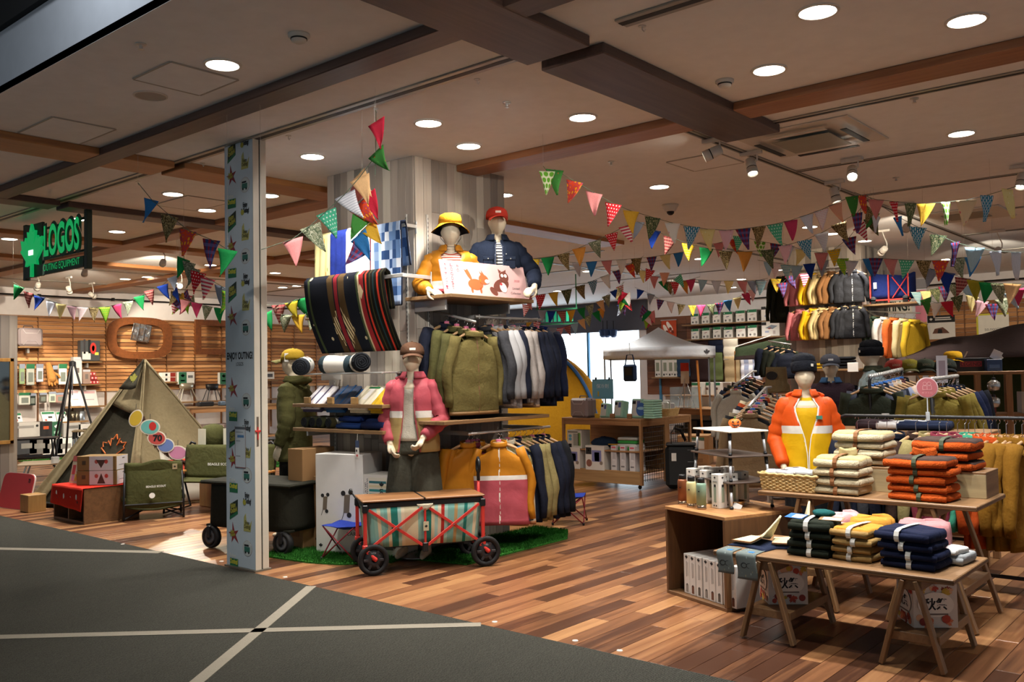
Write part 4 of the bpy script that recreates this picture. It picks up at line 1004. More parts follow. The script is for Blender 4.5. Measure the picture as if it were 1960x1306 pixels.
shirt(m3, pat('stripes', '#d9d5cc', '#2c2f38', None, 3.2), hem=.935, fat=1.0)
coat(m3, armsC, [DENIM], hem=.95, gap=.3, zipm=mat('#39445a', .6), seed=4, fat=1.06, slv_end=.96)
for sx_ in (-.1, .1):
 pk = MB().box(sx_-.045, sx_+.045, -.139, -.12, 1.2, 1.3, .006).build('chest_pocket', DENIM, m3); MB().box(sx_-.047, sx_+.047, -.143, -.136, 1.275, 1.305, .003).build('pocket_flap', DENIM, pk)
 MB().lathe([(.006, 0), (.004, .003)], 8, (sx_, -.144, 1.287), RX(PI/2)).build('snap', mat('#c9c4b4', .3, .8), pk)
for k in range(4): MB().lathe([(.006, 0), (.004, .003)], 8, (.062, -.134, 1.33-k*.09), RX(PI/2)).build('snap', mat('#c9c4b4', .3, .8), m3)
cap('red cap on the mannequin in the dark denim shirt', (-5.34, 6.07, 2.161-.93+1.665), R(48), fab('#b8382a', scale=90), group=None, front=mat('#e0d0c4', .5))
# the pink campaign board
bd = thing('sign_board', 'pink campaign board with a fox and a raccoon held by two half mannequins', 'sign', (-5.135, 5.72, 2.162), R(88), None, (R(-14), 0, R(85)))
BW_, BH_ = .98, .30
MB().box(-BW_/2, BW_/2, 0, .012, 0, BH_, .002).build('panel', mat('#d3aaa8', .55), bd)
rdm = mat('#b3344a', .6)
for i, (s_, cx_, top_) in enumerate((('秋の', -.30, .28), ('LOGOSで', -.37, .285), ('秋キャンプ!', -.435, .285))):
 for k, ch in enumerate(s_):
  if ch == 'ー': continue
  text(ch, T(cx_-.004*k, -.0012, top_-.025-k*.04), .026, .03, rdm, bd, bold=.01)
def flat(poly, m, par, x, z, s, nm='print', d=.0012, y=-.001):
 return MB().prism([(px_*s, pz_*s) for px_, pz_ in poly], T(x, y, z), d).build(nm, m, par)
def oval(rx, rz_, n=18, cx=0, cz=0, rot=0): return [(cx+rx*math.cos(k*2*PI/n)*math.cos(rot)-rz_*math.sin(k*2*PI/n)*math.sin(rot), cz+rx*math.cos(k*2*PI/n)*math.sin(rot)+rz_*math.sin(k*2*PI/n)*math.cos(rot)) for k in range(n)]
fox = mat('#c9592a', .6); rac = mat('#6b3526', .6); crm = mat('#eadfd4', .6)
flat(oval(.085, .05), fox, bd, -.13, .1, 1); flat(oval(.055, .045), fox, bd, -.03, .15, 1, y=-.0022); flat(oval(.02, .07, rot=.5), fox, bd, -.2, .2, 1); flat([(-.06, .03), (-.075, .075), (-.035, .04)], fox, bd, .01, .15, 1); flat([(-.02, .03), (-.02, .08), (.01, .035)], fox, bd, -.02, .155, 1)
flat(oval(.018, .022, rot=.5), crm, bd, -.222, .245, 1, y=-.0024); flat(oval(.025, .018), crm, bd, .005, .135, 1, y=-.0034); flat(oval(.012, .028), fox, bd, -.08, .05, 1); flat(oval(.012, .028), fox, bd, -.18, .05, 1)
flat(oval(.1, .055, rot=.35), rac, bd, .17, .11, 1); flat(oval(.055, .05), rac, bd, .22, .19, 1, y=-.0022); flat(oval(.04, .045, rot=.3), crm, bd, .19, .09, 1, y=-.0024); flat(oval(.016, .016), crm, bd, .2, .2, 1, y=-.0034); flat(oval(.016, .016), crm, bd, .24, .2, 1, y=-.0034); flat(oval(.05, .03, rot=-.7), rac, bd, .07, .05, 1); flat(oval(.015, .012), mat('#c2303a', .5), bd, .17, .12, 1, y=-.0036)
flat([(-.03, .03), (-.035, .07), (0, .05)], rac, bd, .2, .19, 1); flat([(.03, .03), (.04, .07), (.0, .05)], rac, bd, .22, .19, 1)
text('2020', T(.37, -.0012, .16), .07, .02, rdm, bd, shear=.3); text('Limited', T(.345, -.0012, .09), .09, .022, INK, bd, shear=.3); text('Collection', T(.33, -.0012, .045), .12, .022, INK, bd, shear=.3)
# chrome rails
def hang_rail(label, p, q, wall=None, slots=0):
 p, q = V(p), V(q); t_ = thing('clothes_rail', label, 'clothes rail', p)
 MB().tube([(0, 0, 0), q-p], .012, 8).build('bar', mtl, t_, True)
 for e in (wall or ()): 
  e = V(e); MB().box(min(0, e.x)-.006, max(0, e.x)+.006, -.006, .006, -.018, .018, .002, mx=T(*(V((p.x, p.y+e.y, p.z))-p))).build('bracket_arm', mtl, t_)
 return t_
hang_rail('sloping chrome arm holding the olive and navy fleece jackets', (-5.64, 5.55, 2.06), (-5.14, 5.55, 1.94))
hang_rail('chrome slotted bar with grey and navy jackets under the high shelf', (-5.3, 5.72, 2.0), (-5.3, 6.62, 2.0), ((-.34, .05, 0), (-.34, .85, 0)))
hang_rail('lower chrome bar with mustard, cream and olive jackets over the grass mat', (-5.2, 5.5, 1.005), (-5.2, 6.6, 1.005), ((-.44, .05, 0), (-.44, .95, 0)))
board_shelf('long timber shelf between the two rows of jackets on the pillar side', (-5.645, -5.08, 5.1, 6.45, 1.1, 1.13), 1)
cnt = 0
for i, (x, c, zp, hd, lab) in enumerate(((-5.48, NAVY, None, False, 'navy fleece jacket at the wall end of the sloping arm'), (-5.36, OLIVE2, None, True, 'dark olive fleece jacket behind the front olive one'), (-5.25, OLIVE2, None, True, 'second dark olive fleece on the sloping arm, half hidden'), (-5.17, OLIVE, mat('#6a4a32', .5), True, 'olive hooded fleece jacket with a brown zip, front of the sloping arm'))):
 z = 2.06-.12*(x+5.64)/.5-.012
 hanger((x, 5.55, z), R(82), 'hanger of the %s' % lab, 'hangers on the sloping arm', 'p')
 garment(lab, (x, 5.55, z), R(82), [c], .245, .68, hood=hd, zipm=zp, seed=i, hems=mat('#7a5a34', .6) if i == 3 else None, dep=.06, sl=.6)
row = [(5.84, CHAR, 'charcoal zip jacket, first on the slotted bar', 0), (5.92, GREYK, 'heather grey knit jacket with a small brown badge', 0), (5.99, GREYK, 'second heather grey knit jacket behind the first', 0), (6.05, NAVY, 'navy knit jacket between grey knit and grey quilt', 0), (6.14, GREYQ, 'pale grey quilted jacket on the slotted bar', 1), (6.22, GREYQ, 'second pale grey quilted jacket, mostly hidden', 1), (6.31, NAVY, 'navy quilted jacket after the pale grey quilts', 1), (6.37, NAVY, 'second navy quilted jacket toward the bar end', 1), (6.46, NAVY, 'third navy quilted jacket toward the bar end', 1), (6.56, fab('#1a2138', '#10152a'), 'blue black jacket at the far end of the slotted bar', 0)]
for i, (y, c, lab, q) in enumerate(row):
 hanger((-5.3, y, 1.985), R(6), 'hanger of the %s' % lab, 'hangers on the slotted bar', 'p' if i % 2 else None)
 garment(lab, (-5.3, y, 1.985), R(6+i), [c], .24, .66+.02*(i % 3), quilt=bool(q), seed=i+3, dep=.04, hems=mat('#8a6a48', .6) if c is GREYQ else None, sl=.6)
MUSTL = [(5.6, [MUST], None, 'mustard jacket at the hidden end of the lower bar'), (5.66, [fab('#6a2a3a')], None, 'plum jacket behind the mustard ones on the lower bar'), (5.72, [MUST], None, 'second mustard jacket on the lower bar, mostly covered'), (5.79, [MUST, PINKW], (WBAND, .42, .035), 'mustard and pink colour block jacket with white band on the lower bar')]
for i, (y, c, bnd, lab) in enumerate(MUSTL):
 hanger((-5.3+.2*(i == 3), y-.02*(i == 3), .992), R(65-22*(i == 3)), 'hanger of the %s' % lab, 'hangers on the lower bar', 'p')
 garment(lab, (-5.3+.2*(i == 3), y-.02*(i == 3), .992), R(65-22*(i == 3)), c, .24, .68, band=bnd, hood=False, seed=i+20, slcol=MUST, dep=.045, zipm=mat('#e0d8cc', .5) if i == 3 else None, sl=.62)
LOW = [(5.9, CREAMF, LDENIM, 1, 'cream fleece vest over a denim sleeve on the lower bar'), (6.0, CREAMF, None, 0, 'cream fleece vest with olive shoulders and brown piping'), (6.09, NAVY, NAVY, 1, 'navy jacket behind the cream vest'), (6.16, KHAKI, KHAKI, 1, 'khaki jacket on the lower bar, first of two'), (6.24, KHAKI, KHAKI, 1, 'khaki jacket on the lower bar, second of two'), (6.34, NAVY, NAVY, 1, 'black navy jacket past the khaki ones'), (6.42, NAVY, NAVY, 1, 'second black navy jacket near the lower bar end'), (6.5, fab('#16181d'), fab('#16181d'), 1, 'black jacket at the outer end of the lower bar')]
for i, (y, c, sc_, sl, lab) in enumerate(LOW):
 hanger((-5.2, y, .992), R(16), 'hanger of the %s' % lab, 'hangers on the lower bar', 'p' if i % 2 else None)
 g_ = garment(lab, (-5.2, y, .992), R(16), [c], .24, .70, slv=bool(sl), slcol=sc_, seed=i+30, dep=.045, sl=.64, hems=mat('#9a6238', .6) if c is CREAMF else None, band=(KHAKI, .12, .14) if c is CREAMF and i == 1 else None)
 if i == 1:
  MB().box(-.1, -.085, -.062, -.05, -.62, -.45, .002).build('zip_pocket', mat('#8a4a2a', .6), g_); leaf(T(-.08, -.058, -.32), .04, INK, g_, 'leaf_emblem', .004)
# --- boxes standing at the foot of the pillar, and the grass mat ---
t = NT('turf'); tc = t.n('ShaderNodeTexCoord'); nz = t.n('ShaderNodeTexNoise', {'Vector': tc.outputs['Object'], 'Scale': 120.0, 'Detail': 3.0})
TURF = t.fin(t.ramp(nz.outputs[0], [(.3, '#1f4a1a'), (.7, '#3f8a34')]), .95, bump=nz.outputs[0], bs=.8, bd=.02, spec=.1)
def turf(label, poly, n, h=.03, seed=1, name='grass_mat'):
 cx = sum(p[0] for p in poly)/len(poly); cy = sum(p[1] for p in poly)/len(poly)
 t_ = thing(name, label, 'grass mat', (cx, cy, 0)); pl = [(x-cx, y-cy) for x, y in poly]
 MB().add([(x, y, .001) for x, y in pl]+[(x, y, .014) for x, y in pl], [tuple(range(len(pl), 2*len(pl)))]+[(i, (i+1) % len(pl), len(pl)+(i+1) % len(pl), len(pl)+i) for i in range(len(pl))]).build('backing', TURF, t_)
 rr = random.Random(seed); mb = MB(); k = 0
 x0, x1 = min(p[0] for p in pl), max(p[0] for p in pl); y0, y1 = min(p[1] for p in pl), max(p[1] for p in pl)
 def inside(x, y):
  c = False; j = len(pl)-1
  for i in range(len(pl)):
   if (pl[i][1] > y) != (pl[j][1] > y) and x < (pl[j][0]-pl[i][0])*(y-pl[i][1])/(pl[j][1]-pl[i][1])+pl[i][0]: c = not c
   j = i
  return c
 while k < n:
  x, y = rr.uniform(x0, x1), rr.uniform(y0, y1)
  if not inside(x, y): continue
  k += 1; a = rr.uniform(0, 6.28); w_ = .0035; dx, dy = math.cos(a)*w_, math.sin(a)*w_; l = rr.uniform(.6, 1)*h
  mb.add([(x-dx, y-dy, .013), (x+dx, y+dy, .013), (x+rr.uniform(-.012, .012), y+rr.uniform(-.012, .012), .013+l)], [(0, 1, 2)])
 mb.build('grass_pile', TURF, t_, kind='stuff'); return t_
turf('bright artificial grass mat under the tall cartons by the pillar', [(-7.0, 5.2), (-6.58, 4.44), (-6.05, 4.5), (-5.78, 4.6), (-5.5, 4.9), (-5.62, 5.34), (-6.84, 5.34)], 14000, seed=2)
turf('artificial grass mat under the lower row of jackets', [(-5.6, 5.3), (-5.45, 5.1), (-4.95, 5.2), (-4.98, 6.55), (-5.2, 6.85), (-5.6, 6.85)], 13000, seed=3)
Z0 = .0155
carton('tall_carton', 'tall brown carton at the rear of the grass mat', 'carton', (-6.62, 4.97, Z0), .2, .36, .86, R(2), CARD, [('-y', 0, .15, .1, .06, mat('#8a6844', .8))])
carton('tall_carton', 'shorter brown carton wedged beside the tall brown one', 'carton', (-6.465, 5.05, Z0), .09, .3, .62, R(2), mat('#94704a', .85), [('-y', 0.1, .12, .05, .06, ('leaf', INK))])
carton('flat_carton', 'flat pale carton leaning beside the tall brown one', 'carton', (-6.8, 4.88, Z0), .1, .25, .38, R(-4), mat('#a8b0a8', .7))
wb_ = carton('tall_carton', 'tall white carton printed with a small folding cart', 'carton', (-6.17, 5.03, Z0), .46, .34, .83, R(20), mat('#d5d4d2', .5), [('-y', -.4, .07, .03, .04, ('leaf', INK)), ('-y', .28, .2, .12, .03, ('t', 'CART', INK))])
for (cx_, cz_, k) in ((-.3, .5, .8), (.16, .5, 1.1)):
 pr = thing  # printed picture of a cart, flat on the carton face
 mx = facemx(.46, .34, .83, '-y', cx_, cz_)
 MB().prism([(-.03*k, -.07*k), (.02*k, -.07*k), (.03*k, .07*k), (-.02*k, .07*k)], mx @ T(0, -.0008, 0), .0009).build('print', mat('#6b6052', .7), wb_)
 for a_, b_ in ((-.03, .08), (.035, .09), (.02, -.085)): MB().prism(oval(.02*k, .02*k), mx @ T(a_*k, -.0016, b_*k), .0009).build('print', INK, wb_)
 MB().prism([(-.05*k, -.13*k), (-.045*k, -.13*k), (-.02*k, -.06*k), (-.025*k, -.06*k)], mx @ T(0, -.0008, 0), .0009).build('print', INK, wb_)
cb = thing('carton', 'white carton with a striped picnic rug print and bold lettering', 'carton', (-5.78, 5.13, .35), R(14))
w_, d_, h_ = .32, .26, .33
MB().box(-w_/2, w_/2, -d_/2, d_/2, 0, h_, .003).build('carton', BOXW, cb)
MB().box(-.11, .07, -d_/2-.0012, -d_/2, .0, h_*.93).build('printed_panel', [pat('stripes', '#3a8f92', '#d8d4c4', None, 1.4)], cb)
for k, c in enumerate(('#2f8a8c', '#c9543f', '#d9cda6', '#3a3f44', '#6fb0ae', '#2f8a8c', '#d9cda6', '#2f6f78')): MB().box(-.105, .065, -d_/2-.002, -d_/2-.001, .02+k*.034, .04+k*.034).build('print', mat(c, .6), cb)
text('LOGOS', T(0.02, -d_/2-.003, .14) @ RY(PI/2), .15, .035, INK, cb, bold=.03); leaf(T(.02, -d_/2-.0028, .25), .05, INK, cb, 'leaf_emblem')
text('WASHABLE LONG\n(BLUE STRIPE)', T(-.135, -d_/2-.0008, .16) @ RY(PI/2), .28, .035, INK, cb, bold=.01)
text('WASHABLE LONG\n(BLUE STRIPE)', facemx(w_, d_, h_, '+x', -.1, .5) @ RY(PI/2), .3, .1, INK, cb, bold=.012)
cb2 = carton('carton', 'white carton lying under the lettered one, behind the striped wagon', 'carton', (-5.76, 5.14, Z0), .34, .28, .33, R(14), BOXW, [('-y', .2, .4, .08, .16, mat('#5a5a58', .6)), ('-y', .35, .25, .05, .05, ('leaf', INK))])
# folding stools
def tri_stool(label, x, y, rz, seatm, legm, s=1.0):
 t_ = thing('folding_stool', label, 'stool', (x, y, Z0 if x < -5.6 else 0.0), rz); t_.scale = (s,)*3; w_, h = .15, .27
 MB().grid(lambda u, v: V(((u-.5)*2*w_, (v-.5)*2*w_, h-.035*(math.sin(u*PI)*math.sin(v*PI))+.01*abs(math.cos(u*PI)*math.cos(v*PI)))), 10, 10, th=.006).build('seat', seatm, t_, True)
 cs = [(-w_, -w_), (w_, -w_), (w_, w_), (-w_, w_)]
 for i in range(4):
  a, b_ = cs[i], cs[(i+1) % 4]
  MB().cyl((a[0]*.95, a[1]*.95, h), (b_[0]*1.02, b_[1]*1.02, .012), .006, n=8).build('leg', legm, t_, True); MB().cyl((b_[0]*.95, b_[1]*.95, h), (a[0]*1.02, a[1]*1.02, .012), .006, n=8).build('leg', legm, t_, True)
  MB().lathe([(.011, 0), (.011, .022), (.006, .026)], 8, (a[0]*1.02, a[1]*1.02, 0)).build('foot_cap', BLACK, t_)
 return t_
SEATB = fab('#2a3f9a', '#1d2d78', 120); LEGR = mat('#8a2a36', .4, .5)
tri_stool('small folding stool, blue seat and red legs, on the grass by the white carton', -5.92, 4.8, R(20), SEATB, LEGR)
tri_stool('blue seated folding stool standing past the lower jackets on the planks', -5.5, 7.28, R(30), SEATB, LEGR)
tri_stool('yellow green folding stool lying low behind the striped wagon', -5.28, 5.62, R(10), fab('#8d8a3a'), STEEL, .55)
# --- the striped wagon ---
WG = thing('camp_wagon', 'camp wagon, striped sides, red cross bars, black wheels, wooden lid', 'wagon', (-5.24, 4.97, 0), math.atan2(.74, .46))
# local X runs along the wagon, local -Y is the side facing the corridor
L2, W2_ = .47, .19; ZB, ZT = .2, .53
RED2 = mat('#cf3a33', .45); STRP = pat('vstripes', '#8fc0b4', '#e0d8bc', '#b33a35')
def wside(fn_, nu): MB().grid(fn_, nu, 6, th=.006).build('fabric_side', STRP, WG, True)
for sg in (-1, 1):
 wside(lambda u, v: V(((u*2-1)*(L2-.02-.03*v), sg*(W2_-.02*v+.012*math.sin(u*PI)*math.sin(v*PI)), ZT-.03-(ZT-ZB-.03)*v)), 24)
 wside(lambda u, v: V((sg*(L2-.02-.03*v), (u*2-1)*(W2_-.02*v), ZT-.03-(ZT-ZB-.03)*v)), 12)
MB().box(-L2+.05, L2-.05, -W2_+.02, W2_-.02, ZB-.01, ZB, .002).build('floor_panel', BLACK, WG)
MB().box(-L2-.01, -.006, -W2_-.02, W2_+.02, ZT+.015, ZT+.03, .004).build('lid_panel', wood('#6b472a', '#95693f', 0, 6, .45), WG); MB().box(.006, L2+.01, -W2_-.02, W2_+.02, ZT+.015, ZT+.03, .004).build('lid_panel', wood('#6b472a', '#95693f', 0, 6, .45), WG)
MB().box(-.005, .005, -W2_-.02, W2_+.02, ZT+.014, ZT+.031).build('lid_hinge_gap', BLACK, WG)
MB().box(-L2, L2, -W2_-.012, W2_+.012, ZT-.03, ZT+.014, .008).build('top_rim', BLACK, WG)
for sg in (-1, 1):
 yb = sg*(W2_+.02)
 for x0 in (-L2+.04, .02):
  x1 = x0+L2-.06
  for a, b_ in (((x0, ZT-.04), (x1, ZB)), ((x1, ZT-.04), (x0, ZB))):
   d = V((b_[0]-a[0], 0, b_[1]-a[1])); q = d.to_track_quat('X', 'Z').to_matrix().to_4x4()
   MB().box(0, d.length, -.005, .005, -.011, .011, .002, mx=T(a[0], yb+(.004 if a[0] > b_[0] else -.004)*sg, a[1]) @ q).build('cross_bar', RED2, WG)
  MB().lathe([(.008, -.004), (.006, .004)], 8, ((x0+x1)/2, yb+sg*.008, (ZT-.04+ZB)/2), RX(PI/2)).build('rivet', STEEL, WG)
 for xx in (-L2+.01, L2-.01): MB().box(xx-.02, xx+.02, yb-.02, yb+.02, ZT-.06, ZT-.0, .006).build('corner_joint', BLACK, WG); MB().box(xx-.013, xx+.013, yb-.013, yb+.013, .22, ZT-.05, .004).build('corner_post', RED2, WG); MB().box(xx-.02, xx+.02, yb-.02, yb+.02, ZB-.03, ZB+.03, .005).build('corner_joint', RED2, WG)
 MB().box(-.022, .022, yb-.014, yb+.014, ZB-.05, ZB+.02, .005).build('centre_joint', BLACK, WG); MB().box(-.008, .008, yb-.008, yb+.008, ZB, ZT-.05, .002).build('centre_post', RED2, WG)
 MB().grid(lambda u, v: V(((u-.5)*.13, yb-sg*.0-.004+sg*-.0, ZT-.015-.05*(1-abs(u*2-1)**2)*v)), 10, 3, th=.004).build('top_flap', CREAMF, WG, True)
 lt = MB().box(-.016, .026, yb+sg*.012-.002, yb+sg*.012+.002, .31, .38, .001).build('label_patch', mat('#d0c8a8', .6), WG); leaf(T(.005, yb+sg*.0125-.003, .345), .025, INK, lt, 'leaf_emblem')
for sx_ in (-1, 1):
 for sg in (-1, 1):
  cx_, cy_ = sx_*(L2-.03), sg*(W2_+.02); wx = cx_+sx_*-.0
  MB().tube([(cx_, cy_, ZB), (cx_, cy_, .17), (cx_+.02, cy_-.0, .155), (cx_+.055, cy_-.03, .12), (cx_+.06, cy_-.03, .115)], [.02, .022, .02, .016, .012], 10).build('fork', RED2, WG, True)
  wh = MB().lathe([(.098, -.026), (.115, -.022), (.118, 0), (.115, .022), (.098, .026), (.08, .02), (.08, -.02)], 30, (cx_+.04, cy_, .118), RX(PI/2)).build('wheel', mat('#141416', .7), WG, True)
  MB().lathe([(.079, -.016), (.04, -.022), (.02, -.03), (.018, .03), (.04, .022), (.079, .016)], 24, (cx_+.04, cy_, .118), RX(PI/2)).build('hub', mat('#242428', .45), wh, True)
  for k in range(6):
   a = k*PI/3; MB().box(.03, .076, -.022, -.018, -.01, .01, .002, mx=T(cx_+.04, cy_, .118) @ RY(a)).build('spoke_rib', mat('#303034', .45), wh)
MB().tube([(L2, .05, .3), (L2+.03, .05, .45), (L2+.03, .05, .66)], .011, 8).build('handle_pole', RED2, WG, True)
MB().tube([(L2+.03, .05, .64), (L2+.03, .05, .7), (L2+.03, .02, .73), (L2+.03, .02, .79), (L2+.03, .05, .82), (L2+.03, .08, .79), (L2+.03, .08, .73), (L2+.03, .05, .7)], .014, 8).build('handle_grip', BLACK, WG, True)
MB().tube([(-L2-.0, 0, ZT-.05), (-L2-.03, .0, .56), (-L2-.07, .02, .62)], .007, 6).build('side_strap', BLACK, WG)
MB().lathe([(.02, 0), (.026, .01), (.02, .02)], 12, (-L2-.075, .02, .61), RY(PI/2)).build('strap_knob', BLACK, WG, True)
# --- mannequin in the pink jacket, standing behind the wagon ---
AR1 = (((-.24, .02, 1.12), (-.17, -.1, .93), (.35, -.35, -.85), (.9, .3, 0), .7), ((.25, .0, 1.12), (.13, -.16, .98), (-.35, -.5, -.8), (-.9, -.2, 0), 1.0))
m1 = thing('mannequin', 'standing mannequin in a pink and khaki jacket behind the wagon', 'mannequin', (-5.5, 5.16, .016), R(30))
body(m1, AR1, True); shirt(m1, fab('#d8d2c2', scale=90), hem=.95)
PNK = NYL('#b4515c', '#9f4550'); KHK = NYL('#b39a66', '#9c8554')
coat(m1, AR1, [PNK, KHK], hem=.86, band=WBAND, gap=.45, hood=True, zipm=PNK, seed=7, fat=1.0, flare=1.05)
trousers(m1, fab('#4c4c42', '#36362f', 40), hem=.42, wide=1.45, name='culottes')
MB().lathe([(.16, 0), (.16, .008), (.14, .012)], 28, (0, .02, -.0)).build('base_plate', mat('#9a9a98', .3, .8), m1)
cap('brown cap on the mannequin in the pink jacket', (-5.5, 5.16, 1.672), R(48), fab('#5a4030', scale=90), front=mat('#e0dcd4', .5))
# --- mannequin in the olive parka at the hidden side of the pillar ---
AR6 = (((-.23, .05, 1.1), (-.22, -.06, .86), (.05, -.3, -.95), (1, 0, 0), .5), ((.23, .05, 1.1), (.22, -.04, .86), (-.05, -.3, -.95), (-1, 0, 0), .5))
m6 = thing('mannequin', 'mannequin in an olive hooded parka and yellow cap seen from the side', 'mannequin', (-7.2, 5.2, .0), R(-62))
body(m6, AR6, True); coat(m6, AR6, [OLIVE2], hem=.72, gap=.2, hood=True, zipm=BLACK, seed=9, fat=1.08); trousers(m6, fab('#23241f'), hem=.1, wide=1.0)
MB().box(.17, .21, -.02, .0, 1.02, 1.12, .002).build('price_tag', WHITE, m6)
cap('mustard yellow cap with a white price tag on the olive parka mannequin', (-7.2, 5.2, 1.672), R(-62), fab('#b0902c', scale=90), mv=fab('#7a7448'), tag_m=WHITE)
# ================= the two trestle tables, the open crate and the front clothes rack =================
TW0 = wood('#6a4b2e', '#93704a', 0, 5.0, .5); TW1 = wood('#6a4b2e', '#93704a', 1, 5.0, .5); TW2 = wood('#6a4b2e', '#93704a', 2, 5.0, .5)
def trestle(label, cx, y0, y1, zt, sp, shelf_z=.13, apex=.03):
 t_ = thing('trestle', label, 'trestle', (cx, (y0+y1)/2, 0)); d = (y1-y0)/2
 for y in (-d, d):
  for s in (-1, 1):
   a = V((s*apex, y, zt)); b_ = V((s*sp, y, 0)); v = (a-b_); q = v.to_track_quat('Z', 'Y').to_matrix().to_4x4()
   MB().box(-.024, .024, -.011, .011, .008, v.length-.0, .003, mx=T(*b_) @ T(0, s*.0, 0) @ q).build('leg', TW2, t_)
 MB().box(-.055, .055, -d-.0, d, zt-.05, zt, .003).build('cross_rail', TW1, t_)
 if shelf_z:
  k = 1-shelf_z/zt; hw = sp*k*.92
  MB().box(-hw-.03, hw+.03, -d+.015, d-.015, shelf_z, shelf_z+.045, .003).build('lower_shelf', TW1, t_)
 return t_
def tabletop(label, x0, x1, y0, y1, z0, z1):
 t_ = thing('tabletop', label, 'table top', ((x0+x1)/2, (y0+y1)/2, z0))
 MB().box(-(x1-x0)/2, (x1-x0)/2, -(y1-y0)/2, (y1-y0)/2, 0, z1-z0, .004).build('board', TW0, t_)
 MB().box(-(x1-x0)/2-.001, (x1-x0)/2+.001, -(y1-y0)/2-.001, (y1-y0)/2+.001, (z1-z0)*.4, (z1-z0)*.6).build('ply_line', mat('#5a4028', .6), t_)
 return t_
LZ = .47
tabletop('low trestle table top with folded clothes nearest the corridor', -2.53, -1.25, 4.7, 5.36, LZ-.028, LZ)
trestle('trestle under the grey cloth end of the low table', -2.22, 4.72, 5.28, LZ-.03, .15)
trestle('trestle under the navy stack end of the low table', -1.46, 4.72, 5.28, LZ-.03, .15)
HZ = .715
tabletop('higher trestle table top with fleece stacks and a wicker basket', -2.63, -1.33, 5.5, 6.17, HZ-.028, HZ)
trestle('trestle under the basket end of the higher table', -2.33, 5.53, 6.1, HZ-.03, .19, .2)
trestle('trestle under the orange fleece end of the higher table', -1.6, 5.53, 6.1, HZ-.03, .24, .2)
# boxes with autumn festival print on the trestle shelves
def festival(label, x, y, rz):
 s = .22; t_ = thing('printed_box', label, 'box', (x, y, .176), rz); wm = mat('#d9cfc4', .5)
 MB().box(-s/2, s/2, -s/2, s/2, 0, s, .002).build('carton', wm, t_)
 cols = [mat(c, .5) for c in ('#b8432f', '#d97a52', '#8c2f26', '#e3b08a', '#c9a53a')]
 for fi, f in enumerate(('-y', '+x', '-x')):
  rr = random.Random(fi+int(abs(x)*100))
  for k in range(16):
   cx_ = rr.uniform(-.4, .4); cz_ = rr.choice((rr.uniform(.06, .25), rr.uniform(.78, .93))); r_ = rr.uniform(.012, .026)
   if k % 3: MB().prism([(q[0]*r_*2.2, q[1]*r_*2.2) for q in LEAF], facemx(s, s, s, f, cx_, cz_, .0004+k*.0003) @ RY(rr.uniform(0, 6)), .0009).build('print', cols[k % 5], t_)
   else: MB().prism(oval(r_, r_, 14), facemx(s, s, s, f, cx_, cz_, .0004+k*.0003), .0009).build('print', cols[k % 5], t_)
  MB().prism(oval(.09, .062, 22), facemx(s, s, s, f, 0, .54, .0062), .0009).build('print', mat('#efe6da', .5), t_)
  text('秋祭', facemx(s, s, s, f, 0, .55, .0075), .12, .062, INK, t_, bold=.03)
  text('AUTUMN', facemx(s, s, s, f, 0, .31, .0075), .1, .01, INK, t_) if False else MB().box(-.06, .06, -.0005, .0005, -.004, .004, mx=facemx(s, s, s, f, 0, .32, .0066)).build('print', mat('#7a6a60', .5), t_)
 return t_
festival('festival box with red leaves on the trestle shelf below the grey cloths', -2.24, 4.98, R(38))
festival('festival box with red leaves on the trestle shelf below the navy stack', -1.46, 4.98, R(38))
# open-fronted crate
ang = math.atan2(5.14-5.36, -2.68+3.24)
cr = thing('display_crate', 'large open fronted timber crate with slim white boxes inside', 'crate', (-3.24, 5.36, 0), ang)
CW, CD, CHT, th = .6, .66, .585, .022
DK0 = wood('#5a3d24', '#7d5a38', 0, 5, .5); DK2 = wood('#4d331d', '#6d4b2c', 2, 5, .5)
MB().box(0, CW, 0, CD, CHT-th, CHT, .002).build('top_panel', wood('#8a5f38', '#b98a58', 0, 5, .45), cr); MB().box(0, CW, 0, CD, 0, th, .002).build('bottom_panel', DK0, cr)
MB().box(0, th, 0, CD, th, CHT-th, .002).build('side_panel', DK2, cr); MB().box(CW-th, CW, 0, CD, th, CHT-th, .002).build('side_panel', DK2, cr); MB().box(th, CW-th, CD-th, CD, th, CHT-th, .002).build('back_panel', DK2, cr)
crM = T(-3.24, 5.36, 0) @ RZ(ang)
def crp(x, y, z): return crM @ V((x, y, z))
for i in range(8):
 wx = .062; p = crp(.16+i*.0645, .22 if i % 3 else .225, th+.001)
 b_ = carton('slim_box', 'slim white box standing in the open crate, %s from the aisle side' % ORD[i], 'box', p, .06, .36, .26, ang, mat('#d6d4d0', .5), [('-y', 0, .92, .02, .028, ('leaf', INK)), ('-y', .0, .62, .004, .1, mat('#8d8b88', .5)), ('-y', .2, .62, .003, .09, mat('#a3a19e', .5)), ('-y', .05, .14, .022, .05, mat(('#8a8580', '#6b4638', '#5a5550')[i % 3], .4)), ('-y', .05, .23, .008, .012, INK)], 'slim white boxes in the crate')
